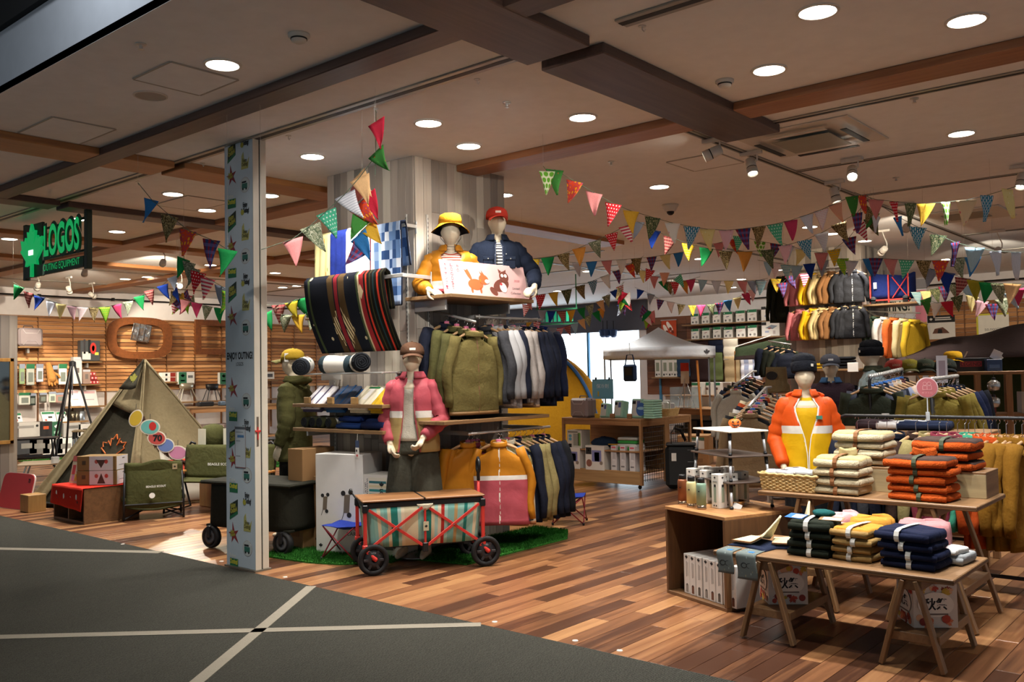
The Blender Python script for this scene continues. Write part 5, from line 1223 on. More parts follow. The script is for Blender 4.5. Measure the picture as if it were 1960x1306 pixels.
# bottles and their boxes on the crate
def bottle(label, p, m):
 t_ = thing('bottle', label, 'bottle', p, 0, 'insulated bottles on the crate')
 MB().lathe([(.0, .0), (.031, 0), (.032, .004), (.032, .028)], 24).build('steel_base', mat('#b59a80', .2, .9), t_, True)
 MB().lathe([(.0325, .028), (.0325, .155), (.031, .165), (.026, .172)], 24).build('body', m, t_, True)
 MB().lathe([(.024, .17), (.0245, .198), (.022, .204), (.001, .205)], 20).build('lid', BLACK, t_, True); MB().box(-.005, .005, -.0335, -.032, .115, .122).build('emblem', INK, t_)
 return t_
for (px, py), c, n in (((1307, 966), mat('#8a5234', .35, .35), 'copper brown'), ((1324, 971), mat('#d8cf98', .4), 'cream yellow'), ((1343, 975), mat('#86a590', .4), 'mint green')):
 p = onz(px, py, CHT); bottle('%s insulated bottle with black lid on the open crate' % n, (p.x, p.y, CHT+.0005), c)
for i, (px, py) in enumerate(((1353, 963), (1376, 973), (1398, 971), (1419, 966), (1327, 958), (1349, 953), (1371, 956), (1392, 954))):
 p = onz(px, py, CHT); carton('bottle_box', 'white bottle box on the crate, %s' % ['behind the cream bottle', 'front corner box beside the mint bottle', 'second from the mint bottle', 'at the steel bowl end', 'behind the copper bottle', 'in the middle of the rear row', 'rear row third from the copper bottle', 'rear row nearest the ladder shelf'][i], 'box', (p.x, p.y+.01, CHT+.0005), .072, .072, .225, ang, BOXW,
   [('-y', 0, .9, .016, .018, ('leaf', INK)), ('-y', 0, .4, .022, .1, mat('#8f9f8f', .5)), ('-y', 0, .66, .018, .018, INK), ('-y', -.15, .08, .01, .01, INK), ('-y', .15, .08, .01, .01, INK), ('+x', 0, .9, .016, .018, ('leaf', INK)), ('+x', 0, .4, .022, .1, mat('#8f9f8f', .5)), ('+x', 0, .66, .018, .018, INK), ('-y', 0, .78, .04, .01, mat('#9a9894', .5))], 'bottle boxes on the crate', flap=False)
# steel sierra cup with a white tag
p = onz(1408, 971, CHT); sc_ = thing('sierra_cup', 'shiny steel cup bowl with wire handle at the crate edge', 'cup', (p.x, p.y+.01, CHT+.0005))
MB().lathe([(.035, 0), (.045, .004), (.062, .04), (.064, .043), (.06, .042), (.043, .007), (.001, .005)], 28).build('bowl', mat('#c2a57a', .12, 1.0), sc_, True)
MB().tube([(.06, .0, .04), (.1, .0, .038), (.115, .01, .034), (.1, .02, .03), (.06, .012, .03)], .003, 6).build('wire_handle', STEEL, sc_)
tg = MB().box(-.03, .03, -.001, .001, -.04, .0, .0005, mx=T(.045, -.055, .03) @ RY(.3) @ RX(-.5)).build('price_tag', WHITE, sc_)
MB().tube([(.09, -.0, .036), (.07, -.04, .034), (.05, -.06, .01)], .0012, 5).build('tag_string', INK, sc_)
# ladder shelf standing on the crate
ld = thing('ladder_shelf', 'small three tier camp shelf with aluminium legs, standing on the crate', 'shelf', (-2.93, 5.72, CHT+.0005), R(-33))
ALU = mat('#c9ccd0', .3, .4); HW, HD, LH = .25, .15, .51
lz = [(LH-.012, 1.0, mat('#e6e2d2', .35)), (.335, 1.08, mat('#4a3d36', .4)), (.165, 1.16, mat('#4a3d36', .4))]
for z, k, mm_ in lz: MB().box(-HW*k, HW*k, -HD*k, HD*k, z, z+.012, .004).build('tier', mm_, ld)
for sx_ in (-1, 1):
 for sy_ in (-1, 1):
  def lp(z): k = 1+.24*(1-z/LH); return V((sx_*HW*.86*k, sy_*HD*.82*k, z))
  for a, b_ in ((LH-.012, .347), (.335, .177), (.165, 0)):
   A_, B_ = lp(a), lp(b_); MB().tube([A_, A_.lerp(B_, .32)], .013, 8).build('leg_sleeve', BLACK, ld, True); MB().tube([A_.lerp(B_, .3), A_.lerp(B_, .92)], .0095, 8).build('leg', ALU, ld, True); MB().tube([A_.lerp(B_, .9), B_], .0125, 8).build('leg_foot', BLACK, ld, True)
p = onz(1404, 820, CHT+LH); pk = thing('pumpkin', 'small orange jack o lantern on the white shelf top', 'pumpkin', (p.x, p.y+.02, CHT+LH+.0008), R(35))
MB().grid(lambda u, v: V((math.sin(PI*v)*math.cos(2*PI*u)*.042*(1+.05*math.cos(16*PI*u)), math.sin(PI*v)*math.sin(2*PI*u)*.042*(1+.05*math.cos(16*PI*u)), .034+.033*math.cos(PI*v)-.006*math.exp(-(v/.12)**2))), 48, 14, closed=True).build('shell', mat('#df6a1c', .45), pk, True)
MB().tube([(0, 0, .058), (.002, 0, .072), (.007, 0, .08)], [.006, .004, .004], 7).build('stem', mat('#3f7a2e', .6), pk)
for s in (-1, 1): MB().prism([(-.009, -.004), (.009, -.004), (s*.004, .011)], T(s*.017, -.0425, .042) @ RZ(s*.38), .004).build('eye', INK, pk)
MB().grid(lambda u, v: V(((u-.5)*.044, -.0445+.012*(2*u-1)**2, .027-.006*math.sin(PI*u)-.008*v+.004*math.sin(u*18)*v)), 14, 2, th=.002).build('mouth', INK, pk)
# ---- folded clothes on the low table ----
FLC = fab('#d9cfae', '#c2b58e', 130, .7); DGR = fab('#22291f', '#171c16'); SAND = fab('#b0905c', '#94743f'); NVY = fab('#1b2340', '#12172c'); PNK2 = fab('#c98a8c'); OCH = fab('#c9923a'); SW = mat('#d8d8d2', .5); TAN_S = mat('#8a5a34', .6); GRN_S = mat('#3c4630', .7)
ply_in = fab('#8a8678')
rr = random.Random(4)
def stack(x, y, z, n, w_, d, h, rz, mats, strap, lab, grp, cat='folded jacket', tops=None, col=None, jit=.012):
 zz = z
 for i in range(n):
  hh = h*(1.25 if i == n-1 else 1)
  pos = 'stack top' if i == n-1 else ('stack bottom' if i == 0 else '%s from bottom' % ORD[i])
  folded('%s, %s' % (lab, pos), (x+rr.uniform(-jit, jit), y+rr.uniform(-jit, jit), zz), w_*rr.uniform(.95, 1.03), d, hh, rz+rr.uniform(-.06, .06), tops if (tops and i == n-1) else mats, grp, strap=strap, seed=i*3+n+x*7, collar=col if i == n-1 else None, cat=cat); zz += hh*1.02
 return zz
a, b_ = onz(1580, 1072, LZ), onz(1662, 1086, LZ)
stack(-2.02, 4.96, LZ+.001, 4, .25, .24, .045, R(3), DGR, SW, 'dark green folded windbreaker with white band on the low table', 'dark green windbreakers')
stack(-1.79, 4.96, LZ+.001, 4, .22, .24, .041, R(-2), SAND, SW, 'sand folded windbreaker with white band on the low table', 'sand windbreakers', tops=[SAND, OCH])
z_ = stack(-1.50, 4.94, LZ+.001, 4, .29, .25, .045, R(-4), NVY, SW, 'navy folded windbreaker with white band on the low table', 'navy windbreakers')
folded('pink folded windbreaker peeking out behind the navy stack', (-1.52, 5.2, LZ+.001), .26, .2, .19, R(8), PNK2, cat='folded jacket', seed=4)
folded('mustard folded windbreaker behind the sand stack', (-1.8, 5.2, LZ+.001), .22, .2, .185, R(2), OCH, cat='folded jacket', seed=6)
folded('pale pink folded windbreaker behind the mustard one', (-1.98, 5.24, LZ+.001), .18, .16, .19, R(10), fab('#d8a4a6'), cat='folded jacket', seed=8)
folded('light grey folded garment at the far end of the low table', (-1.35, 5.16, LZ+.001), .14, .22, .05, R(-6), fab('#a8acae'), name='folded_shirt', cat='folded top', seed=2)
folded('white folded garment on the light grey one at the table end', (-1.36, 5.12, LZ+.053), .11, .16, .03, R(-12), fab('#d9d9d4'), name='folded_shirt', cat='folded top', seed=5)
t_ = thing('folded_cape', 'deep teal crumpled pouch on top of the dark green stack', 'pouch', (-2.0, 5.0, LZ+.197)); MB().grid(lambda u, v: V((math.sin(PI*v)*math.cos(2*PI*u)*.06*(1+.18*math.sin(10*PI*u)), math.sin(PI*v)*math.sin(2*PI*u)*.045*(1+.18*math.sin(8*PI*u+2)), .022+.022*math.cos(PI*v))), 32, 10, closed=True).build('pouch_body', fab('#1f5a5a'), t_, True)
tg = thing('price_card', 'blue and white price card lying against the dark green stack', 'price card', (-2.13, 4.93, LZ+.198), R(-10), None, (R(12), 0, R(-10))); MB().box(-.055, .055, -.03, .04, 0, .002).build('card', mat('#2f6fc0', .4), tg); MB().box(-.015, .05, -.022, .03, .002, .0028).build('print', WHITE, tg)
tg = thing('price_card', 'brown and white card on top of the dark green stack', 'price card', (-1.93, 4.94, LZ+.2), 0, None, (R(10), 0, R(5))); MB().box(-.065, .065, -.03, .03, 0, .002).build('card', mat('#8f6f4a', .5), tg); MB().box(-.045, .055, -.022, .016, .002, .0028).build('print', WHITE, tg)
def capelet(label, x, y, rz, up):
 t_ = thing('fleece_capelet', label, 'neck warmer', (x, y, LZ+.001), rz)
 MB().grid(lambda u, v: V(((u-.5)*.27, (v-.5)*.24+.02*math.sin(u*5), .022*math.sin(PI*u)**.3*math.sin(PI*v)**.3+.003)), 14, 12, th=.003).build('navy_layer', fab('#232c44'), t_, True)
 MB().grid(lambda u, v: V(((u-.5)*.2-.02, (v-.45)*.2, .032+.018*math.sin(PI*u)*math.sin(PI*v)+up*max(0, u-.62)**1.2*(.4+v))), 16, 10, th=.01).build('fleece_layer', FLC, t_, True)
 MB().tube([V(((q/14-.5)*.2-.02, -.45*.2, .03+.018*0+up*max(0, q/14-.62)**1.2*.4)) for q in range(15)], .004, 6).build('edge_binding', TAN_S, t_, True); return t_
capelet('cream fleece capelet on navy with brown edge at the cloth end of the low table', -2.38, 4.97, R(-8), .32)
capelet('second cream fleece capelet, standing half up beside the dark green stack', -2.2, 5.06, R(20), .5)
def cloth_over(label, x, w_, drop):
 t_ = thing('tenugui_cloth', label, 'hand cloth', (x, 4.7, LZ))
 def fn(u, v):
  s = v*(.13+drop)
  if s < .13: return V(((u-.5)*w_-.012*(1-v), .13-s, .0035+.001*math.sin(u*6)))
  return V(((u-.5)*w_+.006*math.sin(v*9), -.0065-.006*math.sin((s-.13)*22)*u, .002-(s-.13)))
 MB().grid(fn, 8, 18, th=.002).build('cloth', pat('sprig', '#66706f', '#8a8a72', '#8f9c9a', 1.4), t_, True)
 for k in range(2): MB().tube([V((.018*(2*k-1)*.9+.017*math.cos(q*.7), -.0105, -.06+.014*math.sin(q*.7))) for q in range(10)], .002, 5).build('glasses_print', INK, t_)
 MB().box(-.012, .02, .03, .06, .005, .0062).build('price_sticker', mat('#2f7fd0', .4), t_); return t_
cloth_over('grey hand cloth with glasses print over the table edge, nearer the crate', -2.45, .1, .12); cloth_over('grey hand cloth with glasses print over the table edge, nearer the green stack', -2.32, .12, .14)
# ---- fleeces and basket on the high table ----
bk = thing('wicker_basket', 'rectangular pale wicker basket of white wrapped packs on the high table', 'basket', (-2.45, 5.66, HZ+.0006), R(-4))
BWM = wood('#b08d54', '#d8bd84', 0, 8, .6)
mb = MB()
for k in range(9):
 z = .006+k*.011; e = .94+.06*k/8
 for s in range(4):
  ax_, ln, of = ((0, .19, .1), (1, .1, .19), (0, .19, .1), (1, .1, .19))[s]; sg = (-1, 1, 1, -1)[s]; n = 16
  pts = []
  for q in range(n+1):
   a = (q/n*2-1)*ln*e; o_ = sg*(of*e+.004*(1 if (q+k) % 2 else -1)); pts.append((a, o_, z) if ax_ == 0 else (o_, a, z))
  mb.tube(pts, .0062, 5)
mb.build('woven_wall', BWM, bk, kind='stuff')
for q in range(0, 34): pass
mb = MB()
for s in (-1, 1):
 mb.tube([(-.2+.4*q/20, s*.105+.004*math.sin(q*2.2), .104+.004*math.cos(q*2.2)) for q in range(21)], .009, 6); mb.tube([(s*.2+.003*math.sin(q*2.2), -.105+.21*q/10, .104+.004*math.cos(q*2.2)) for q in range(11)], .009, 6)
mb.build('braided_rim', BWM, bk, True); MB().box(-.18, .18, -.09, .09, 0, .006).build('bottom', BWM, bk)
for i, (x, y, r_, c) in enumerate(((-.12, .0, .2, '#e9e9ee'), (-.04, -.02, -.3, '#e2e6ee'), (.04, .02, .5, '#ecebe6'), (.1, -.03, -.1, '#dbe3ec'), (.0, .04, .9, '#e6e6e6'))):
 o = thing('wrapped_pack', 'white film wrapped pack in the wicker basket, %s from the crate end' % ORD[i], 'pack', (-2.45+x, 5.66+y-.01, HZ+.092+.004*i), r_, 'wrapped packs in the basket'); MB().box(-.06, .06, -.045, .045, 0, .035, .012).build('film', mat(c, .15), o); MB().box(-.03, .025, -.03, .02, .035, .0358).build('print', mat(('#8fb0d0', '#2a2a2e', '#b0c4a0', '#c0d4ea', '#333336')[i], .5), o)
o = thing('price_card', 'pale blue price card at the table end of the basket', 'price card', (-2.26, 5.69, HZ+.1), 0, None, (R(50), 0, R(-10))); MB().box(-.06, .06, -.03, .03, 0, .003).build('card', mat('#4f95d6', .4), o); MB().box(-.05, .05, -.022, .01, .003, .0036).build('print', mat('#bcd8ee', .4), o)
FLS = fab('#cbc0a4', '#b3a684', 140, .8); FORG = fab('#c4571e', '#9c3f0e', 140, .8); BRN = fab('#4a3a34', '#362a26'); SANDF = fab('#b9ab7e', '#a3946a', 60)
stack(-2.13, 5.68, HZ+.001, 4, .31, .24, .054, R(-2), FLS, TAN_S, 'cream boa fleece with tan strap in the front cream stack', 'cream fleeces in front', tops=[FLS, SANDF], col=SANDF, jit=.008)
stack(-1.66, 5.68, HZ+.001, 5, .37, .24, .047, R(-3), [FORG, FORG], GRN_S, 'orange boa fleece with green strap in the front orange stack', 'orange fleeces in front', tops=[FORG, BRN], col=FORG, jit=.01)
rs = thing('riser_box', 'low plywood riser box under the rear fleece stacks', 'riser', (-1.83, 5.98, HZ+.0006)); RH = .155
MB().box(-.47, .47, -.13, .17, RH-.015, RH, .002).build('top_panel', TW0, rs); MB().box(-.47, .47, -.13, -.118, 0, RH-.015, .002).build('front_panel', wood('#8a7a5c', '#a8966f', 0, 5), rs)
for s in (-1, 1): MB().box(s*.47-.012*(s > 0), s*.47+.012*(s < 0), -.118, .17, 0, RH-.015, .002).build('side_panel', TW1, rs)
stack(-2.1, 6.0, HZ+RH+.002, 4, .34, .26, .05, R(2), FLS, TAN_S, 'cream boa fleece with tan strap on the riser', 'cream fleeces on the riser', tops=[FLS, SANDF], jit=.01)
stack(-1.6, 6.0, HZ+RH+.002, 3, .38, .27, .056, R(-3), [FORG, BRN], GRN_S, 'orange and brown boa fleece with green strap on the riser', 'orange fleeces on the riser', jit=.012)
# ---- front rack ----
BARZ = 1.145; BY = 6.75; X0 = -2.56
fr_ = thing('clothes_rack', 'black pipe clothes rack behind the fleece stacks with bright jackets', 'clothes rack', (X0, BY, 0))
MB().tube([(0, 0, .1), (0, 0, BARZ-.05), (.015, 0, BARZ-.012), (.05, 0, BARZ), (1.5, 0, BARZ), (1.53, 0, BARZ-.012), (1.55, 0, BARZ-.05), (1.55, 0, .1)], .0125, 10).build('frame', BLACK, fr_, True)
for x in (0, 1.55):
 MB().box(x-.02, x+.02, -.3, .3, .07, .1, .004).build('foot_bar', BLACK, fr_)
 for y in (-.27, .27): MB().lathe([(.022, -.012), (.03, 0), (.022, .012)], 12, (x, y, .032), RY(PI/2)).build('caster', BLACK, fr_, True); MB().box(x-.008, x+.008, y-.008, y+.008, .04, .07).build('caster_stem', STEEL, fr_)
MB().box(0, 1.55, -.012, .012, .075, .098, .003).build('base_bar', BLACK, fr_); MB().box(0, 1.55, .1, .12, .28, .3, .003).build('base_bar', BLACK, fr_)
PLUM = fab('#8a3a4a', '#6d2a38'); MINT = fab('#4aa586', '#35836a'); ORJ = fab('#c4521f', '#9a3d12'); MSJ = fab('#8d6420', '#6d4a12'); BRNJ = fab('#3a2a24')
seq = [(1640, NAVY, 'dark navy'), (1662, CHAR, 'charcoal'), (1678, NAVY, 'second navy'), (1697, CHAR, 'second charcoal'), (1715, NAVY, 'third navy'), (1752, BRNJ, 'dark brown'), (1775, KHAKI, 'khaki'), (1797, PLUM, 'first plum'), (1811, PLUM, 'second plum'), (1832, PLUM, 'third plum'), (1846, PLUM, 'fourth plum'), (1853, MINT, 'first mint green'), (1865, MINT, 'second mint green'), (1882, ORJ, 'first orange'), (1896, ORJ, 'second orange'), (1910, ORJ, 'third orange'), (1925, MSJ, 'first mustard brown'), (1941, MSJ, 'second mustard brown'), (1955, MSJ, 'third mustard brown'), (1972, MSJ, 'fourth mustard brown')]
for i, (px, mm_, nm) in enumerate(seq):
 x = ony(px, 797, BY).x; rz = R(64+5*math.sin(i*2))
 hanger((x, BY, BARZ-.006), rz, 'wooden hanger for the %s jacket on the black front rack' % nm, 'hangers on the black front rack', drop=.045)
 garment('%s windbreaker on the black front rack' % nm if i > 5 else '%s jacket on the black front rack, behind the cream fleeces' % nm, (x, BY, BARZ-.051), rz, [mm_], .22, .72 if i > 12 else .62, hood=i > 12, seed=i*2, dep=.03, sl=.6)
sg_ = thing('clip_sign', 'round pink sign with white print clipped to the black front rack', 'sign', ony(1776, 797, BY-.02), R(25))
MB().box(-.012, .012, -.012, .02, -.03, .03, .003).build('clip', clear('#dfe6ea', .1, .5), sg_); MB().cyl((0, 0, .02), (0, 0, .14), .004, n=8).build('stem', clear('#dfe6ea', .1, .6), sg_)
MB().lathe([(.073, 0), (.073, .006), (.07, .007), (.001, .007)], 32, (0, .004, .2), RX(PI/2)).build('disc_rim', mat('#d8c4c4', .3), sg_); dm = mat('#b86a70', .4)
MB().lathe([(.066, 0), (.066, .003)], 32, (0, -.0035, .2), RX(PI/2)).build('disc', dm, sg_); wl_ = mat('#dba9aa', .5)
for dims in ((-.03, .03, .185, .188), (-.03, -.027, .185, .215), (.027, .03, .185, .215), (-.03, .03, .212, .215), (-.0015, .0015, .185, .215)): MB().box(dims[0], dims[1], -.0085, -.0062, dims[2], dims[3]).build('print', wl_, sg_)
for s in (-1, 1): MB().tube([V((s*.014+.012*math.cos(q*.7), -.0075, .228+.012*math.sin(q*.7))) for q in range(10)], .0015, 5).build('print', wl_, sg_)
text('ギフトに', T(0, -.0075, .165), .07, .013, wl_, sg_)
# ---- mannequin in orange behind the table, and the one behind it ----
AR4 = (((-.25, .05, 1.1), (-.2, -.13, .87), (.05, -.25, -.95), (.2, -1, 0), .4), ((.27, .06, 1.1), (.22, -.16, .88), (-.35, -.3, -.85), (-.5, -1, 0), .35))
m4 = thing('mannequin', 'mannequin in an orange and yellow hooded jacket behind the fleece table', 'mannequin', (-2.76, 6.62, 0), R(28)); m4.scale = (.885,)*3
body(m4, AR4, True); shirt(m4, YELL, hem=.8, fat=1.0)
coat(m4, AR4, [ORANGE, YELL], hem=.76, band=WBAND, gap=.4, vgap=True, hood=True, zipm=mat('#e6e2da', .4), seed=12, fat=1.05, band_h=.034)
MB().box(.07, .12, -.14, -.128, 1.27, 1.3, .001).build('badge', mat('#3f7a6a', .5), m4); trousers(m4, fab('#17181b'), hem=.12, wide=1.0)
MB().lathe([(.16, 0), (.16, .008), (.14, .012)], 28, (0, .02, -.0)).build('base_plate', mat('#8a8a88', .3, .8), m4)
be = beanie('navy knit beanie on the orange jacket mannequin', (-2.76, 6.61, 1.69*.885), R(28), fab('#1d2029', '#12141a', 60, .8), .84, .13); be.rotation_euler = (R(-8), 0, R(28))
P5 = ond(1590, 725, 9.4)
m5 = thing('mannequin', 'mannequin in a brown boa sweater and grey cap behind the orange one', 'mannequin', (P5.x, P5.y, 0), R(24)); m5.scale = (.93,)*3
body(m5, AR4, True); coat(m5, AR4, [fab('#33232a', '#241820', 110, .7)], hem=.8, closed=True, collar=False, seed=15, fat=1.05); coat(m5, (), [LDENIM], hem=1.44, gap=.2, collar=True, fat=.5, name='denim_shirt')
MB().box(.04, .13, -.148, -.13, 1.16, 1.28, .004).build('chest_pocket', fab('#2a1c22'), m5); trousers(m5, fab('#1d1d20'), hem=.1, wide=1.0)
cap('slate grey cap on the brown sweater mannequin', (P5.x, P5.y, 1.655*.93), R(24), fab('#4f5058', scale=90), front=WHITE, s=.95)
# ================= middle of the shop and the back wall =================
RK = M_rack(0); RK1 = M_rack(1); RK2 = M_rack(2)
RX0, RX1, RY0, RY1, RT = -7.45, -6.2, 9.72, 11.0, .9
rk = thing('display_cart', 'wooden display cart on casters with boxed camp goods, mid shop', 'display cart', ((RX0+RX1)/2, (RY0+RY1)/2, 0)); a_, b_ = (RX1-RX0)/2, (RY1-RY0)/2
for sx_ in (-1, 1):
 for sy_ in (-1, 1):
  MB().box(sx_*a_-.03*(sx_ > 0), sx_*a_+.03*(sx_ < 0), sy_*b_-.05*(sy_ > 0), sy_*b_+.05*(sy_ < 0), .06, RT-.03, .004).build('upright', RK2, rk)
  MB().lathe([(.022, -.014), (.032, 0), (.022, .014)], 12, (sx_*(a_-.08), sy_*(b_-.08), .033), RY(PI/2)).build('caster', BLACK, rk, True)
MB().box(-a_, a_, -b_, b_, RT-.03, RT, .004).build('top_board', RK, rk); MB().box(-a_+.03, a_-.03, -b_+.01, b_-.01, .47, .49, .003).build('shelf_board', RK, rk); MB().box(-a_+.03, a_-.03, -b_+.01, b_-.01, .2, .22, .003).build('bottom_board', RK, rk)
MB().box(-a_+.03, a_-.03, -b_+.004, -b_+.022, .065, .235, .004).build('kick_board', wood('#8a6a44', '#b08d60', 0, 4, .55), rk); MB().box(-a_+.03, a_-.03, -b_+.004, -b_+.024, RT-.09, RT-.03, .004).build('front_rail', RK, rk)
MB().box(-a_+.02, a_-.02, -.012, .012, .22, RT-.03, .002).build('centre_panel', RK, rk); MB().box(a_-.03, a_, -.06, .06, .06, RT-.03, .003).build('side_post', RK2, rk); MB().box(a_-.028, a_-.002, -b_+.05, b_-.05, RT-.1, RT-.03, .003).build('side_rail', RK1, rk)
mb = MB()
for k in range(22): mb.cyl((a_-.015, -b_+.05+k*.055, .1), (a_-.015, -b_+.05+k*.055, RT-.1), .003, n=4)
for k in range(12): mb.cyl((a_-.015, -b_+.05, .12+k*.06), (a_-.015, b_-.05, .12+k*.06), .003, n=4)
mb.build('wire_grille', BLACK, rk, kind='stuff')
def cx(px, Y): return ony(px, 800, Y).x
cf = RY0+.13
def hardcase(label, p, rz=0.0, s=1.0, group=None):
 t_ = thing('hard_case', label, 'hard case', p, rz, group); t_.scale = (s,)*3; c = mat('#8d8285', .45)
 MB().box(-.17, .17, -.11, .11, 0, .27, .03).build('shell', c, t_); MB().box(-.172, .172, -.004, .004, .01, .262, .028).build('seam', mat('#6d6468', .5), t_)
 MB().tube([(-.12, -.112, .25), (-.08, -.113, .19), (.08, -.113, .19), (.12, -.112, .25)], .006, 6).build('ridge', mat('#b8adb0', .4), t_); MB().tube([(-.11, -.112, .02), (-.06, -.113, .08), (.06, -.113, .08), (.11, -.112, .02)], .006, 6).build('ridge', mat('#a0969a', .4), t_)
 MB().tube([(-.07, 0, .268), (-.06, 0, .3), (.06, 0, .3), (.07, 0, .268)], .008, 6).build('handle', mat('#5d5558', .5), t_); return t_
hardcase('mauve grey hard case on top of the display cart', (cx(1117, cf), cf, RT+.001), R(-8), .95)
ICE = mat('#a6d8c6', .25)
def icepack(label, x, y, n, w_, h, tilt, disc=None):
 t_ = thing('ice_pack_set', label, 'ice pack', (x, y, RT+.004), R(-4), 'ice packs on the display cart', (R(-tilt), 0, R(-4)))
 for i in range(n): MB().box(-w_/2, w_/2, i*.035, i*.035+.031, 0, h, .012).build('ice_block', ICE, t_)
 MB().box(-w_*.4, w_*.3, -.0016, -.0006, h*.12, h*.9).build('paper_band', mat('#d8e0e0', .5), t_); MB().box(-w_*.38, -w_*.1, -.003, -.0016, h*.72, h*.88).build('print', INK, t_); MB().box(0, w_*.28, -.003, -.0016, h*.58, h*.88).build('print', mat('#5b6fae', .5), t_)
 if disc: MB().prism(oval(.075, .085, 22), T(.07, -.005, h*.45), .002).build('round_sticker', mat('#3a6ab8', .4), t_); MB().prism(oval(.06, .02, 18), T(.07, -.0062, h*.5), .0014).build('print', mat('#9fd0ea', .4), t_)
icepack('small pack of mint ice blocks nearest the hard case', cx(1153, cf), cf+.02, 3, .13, .19, 10); icepack('middle pack of mint ice blocks on the display cart', cx(1180, cf), cf+.02, 4, .15, .23, 10); icepack('large pack of mint ice blocks with a round blue sticker', cx(1216, cf), cf+.02, 4, .18, .25, 8, True)
t_ = thing('ice_pack_stack', 'flat stacked mint ice blocks at the aisle corner of the cart', 'ice pack', (cx(1245, cf), cf+.06, RT+.001), R(-4))
for i in range(8): MB().box(-.08, .08, -.1, .1, i*.03, i*.03+.027, .01).build('ice_block', ICE, t_)
for i, px in enumerate((1143, 1172, 1205)): tag(bx('shelf_stop', (cx(px, cf-.1)-.035, cx(px, cf-.1)+.035, cf-.11, cf-.085, RT+.0005, RT+.06), mat('#c9a52c', .5) if i == 0 else RK), ('yellow star price stop' if i == 0 else 'wooden stop block') + ' before the %s ice pack' % ('small', 'middle', 'large')[i], 'stop block')
bd2 = thing('clip_board_sign', 'light blue sign board on a stem behind the ice packs', 'sign', (cx(1155, cf+.3), cf+.3, RT+.001)); MB().cyl((0, 0, 0), (0, 0, .32), .006, n=8).build('stem', STEEL, bd2); MB().lathe([(.05, 0), (.05, .008), (.006, .012)], 16).build('foot', STEEL, bd2)
MB().box(-.17, .17, -.008, 0, .24, .5, .002).build('panel', mat('#6fb0cc', .4), bd2); MB().box(-.172, .172, -.006, .0005, .235, .505).build('sleeve', mat('#b8d4e0', .3), bd2); text('保冷剤', T(0, -.0095, .41), .2, .06, mat('#dfeef4', .5), bd2); MB().box(-.08, -.06, -.0095, -.008, .27, .34).build('print', mat('#d0b53a', .5), bd2)
for s in (-.11, .11): MB().box(s-.012, s+.012, -.012, .006, .49, .53, .003).build('clip', BLACK, bd2)
bk = thing('wicker_basket', 'small wicker basket of film packs at the back corner of the cart', 'basket', (-6.32, 10.55, RT+.001)); MB().grid(lambda u, v: V((.13*(.85+.15*v)*math.copysign(abs(math.cos(2*PI*u))**.5, math.cos(2*PI*u)), .2*(.85+.15*v)*math.copysign(abs(math.sin(2*PI*u))**.5, math.sin(2*PI*u)), .1*v)), 40, 9, th=.008, closed=True).build('woven_wall', BWM, bk); MB().box(-.1, .1, -.16, .16, 0, .01).build('bottom', BWM, bk)
for i in range(4): o = thing('film_pack', 'clear film pack in the small basket, %s of four along it' % ORD[i], 'pack', (-6.33+.02*(i % 2), 10.42+i*.08, RT+.012), R(20*i), 'film packs in the small basket'); MB().box(-.05, .05, -.03, .03, 0, .16+.02*(i % 3), .015).build('film', mat('#c9ccc8', .2), o); MB().box(-.03, .03, -.031, -.03, .08, .15).build('print', mat(('#4a9a52', '#d8d8d4', '#8fb08a', '#bcbcc4')[i], .5), o)
# cart shelf contents
carton('boxed_lamp', 'boxed lamp with a blue dotted print on the cart middle shelf', 'box', (cx(1107, cf), cf, .4905), .24, .2, .24, 0, mat('#c9c8be', .5), [('-y', -.1, .9, .16, .02, mat('#77756c', .5)), ('-y', -.28, .68, .05, .04, ('disc', mat('#5aa0c0', .5))), ('-y', -.28, .5, .05, .04, ('disc', mat('#5aa0c0', .5))), ('-y', .12, .48, .09, .16, mat('#8f938a', .5)), ('-y', .34, .5, .04, .17, mat('#6a9a4a', .5)), ('-y', -.3, .12, .05, .06, INK)])
t_ = thing('tarp_bundle', 'dark blue crumpled tarp bundle on the cart middle shelf', 'tarp', (cx(1152, cf), cf+.05, .491)); MB().grid(lambda u, v: V((math.sin(PI*v)*math.cos(2*PI*u)*.2*(1+.08*wobble(u*7, v*4)), math.sin(PI*v)*math.sin(2*PI*u)*.13, .075+.075*math.cos(PI*v)*(1+.2*wobble(u*6, v*3, 1)))), 28, 12, closed=True).build('bundle', fab('#1f3046', '#131f30', 30), t_, True)
for i, c in enumerate(('#2f8a3a', '#b9b8b4', '#2f8a3a', '#a5a49e')): o = thing('flat_pack', 'flat film wrapped pack on the cart shelf, %s from the bottom' % ORD[i], 'pack', (cx(1202, cf), cf+.06, .4905+i*.042), R(3*i), 'flat packs on the cart'); MB().box(-.14, .14, -.12, .12, 0, .04, .012).build('film', mat(c, .2), o)
fan = mat('#46509a', .5); 
for i, (px, w_, h) in enumerate(((1107, .25, .28), (1150, .3, .32))):
 b_ = carton('cooler_box_carton', 'white carton printed with a blue cooler, %s on the cart bottom' % ('smaller one' if i == 0 else 'larger one'), 'box', (cx(px, cf)-.02, cf, .2205), w_, .26, h, 0, BOXW, [('-y', -.32, .78, w_*.3, h*.28, INK), ('-y', -.32, .8, w_*.16, .03, ('leaf', LEAFM)), ('-y', .1, .58, w_*.5, h*.46, mat('#7f83b8', .5)), ('-y', .12, .55, w_*.26, h*.36, mat('#b3a0a8', .5)), ('-y', -.3, .28, w_*.3, h*.3, ('disc', mat('#8a5a4a', .5))), ('-y', .34, .3, .05, .05, ('disc', mat('#8d8074', .5)))], 'cooler cartons')
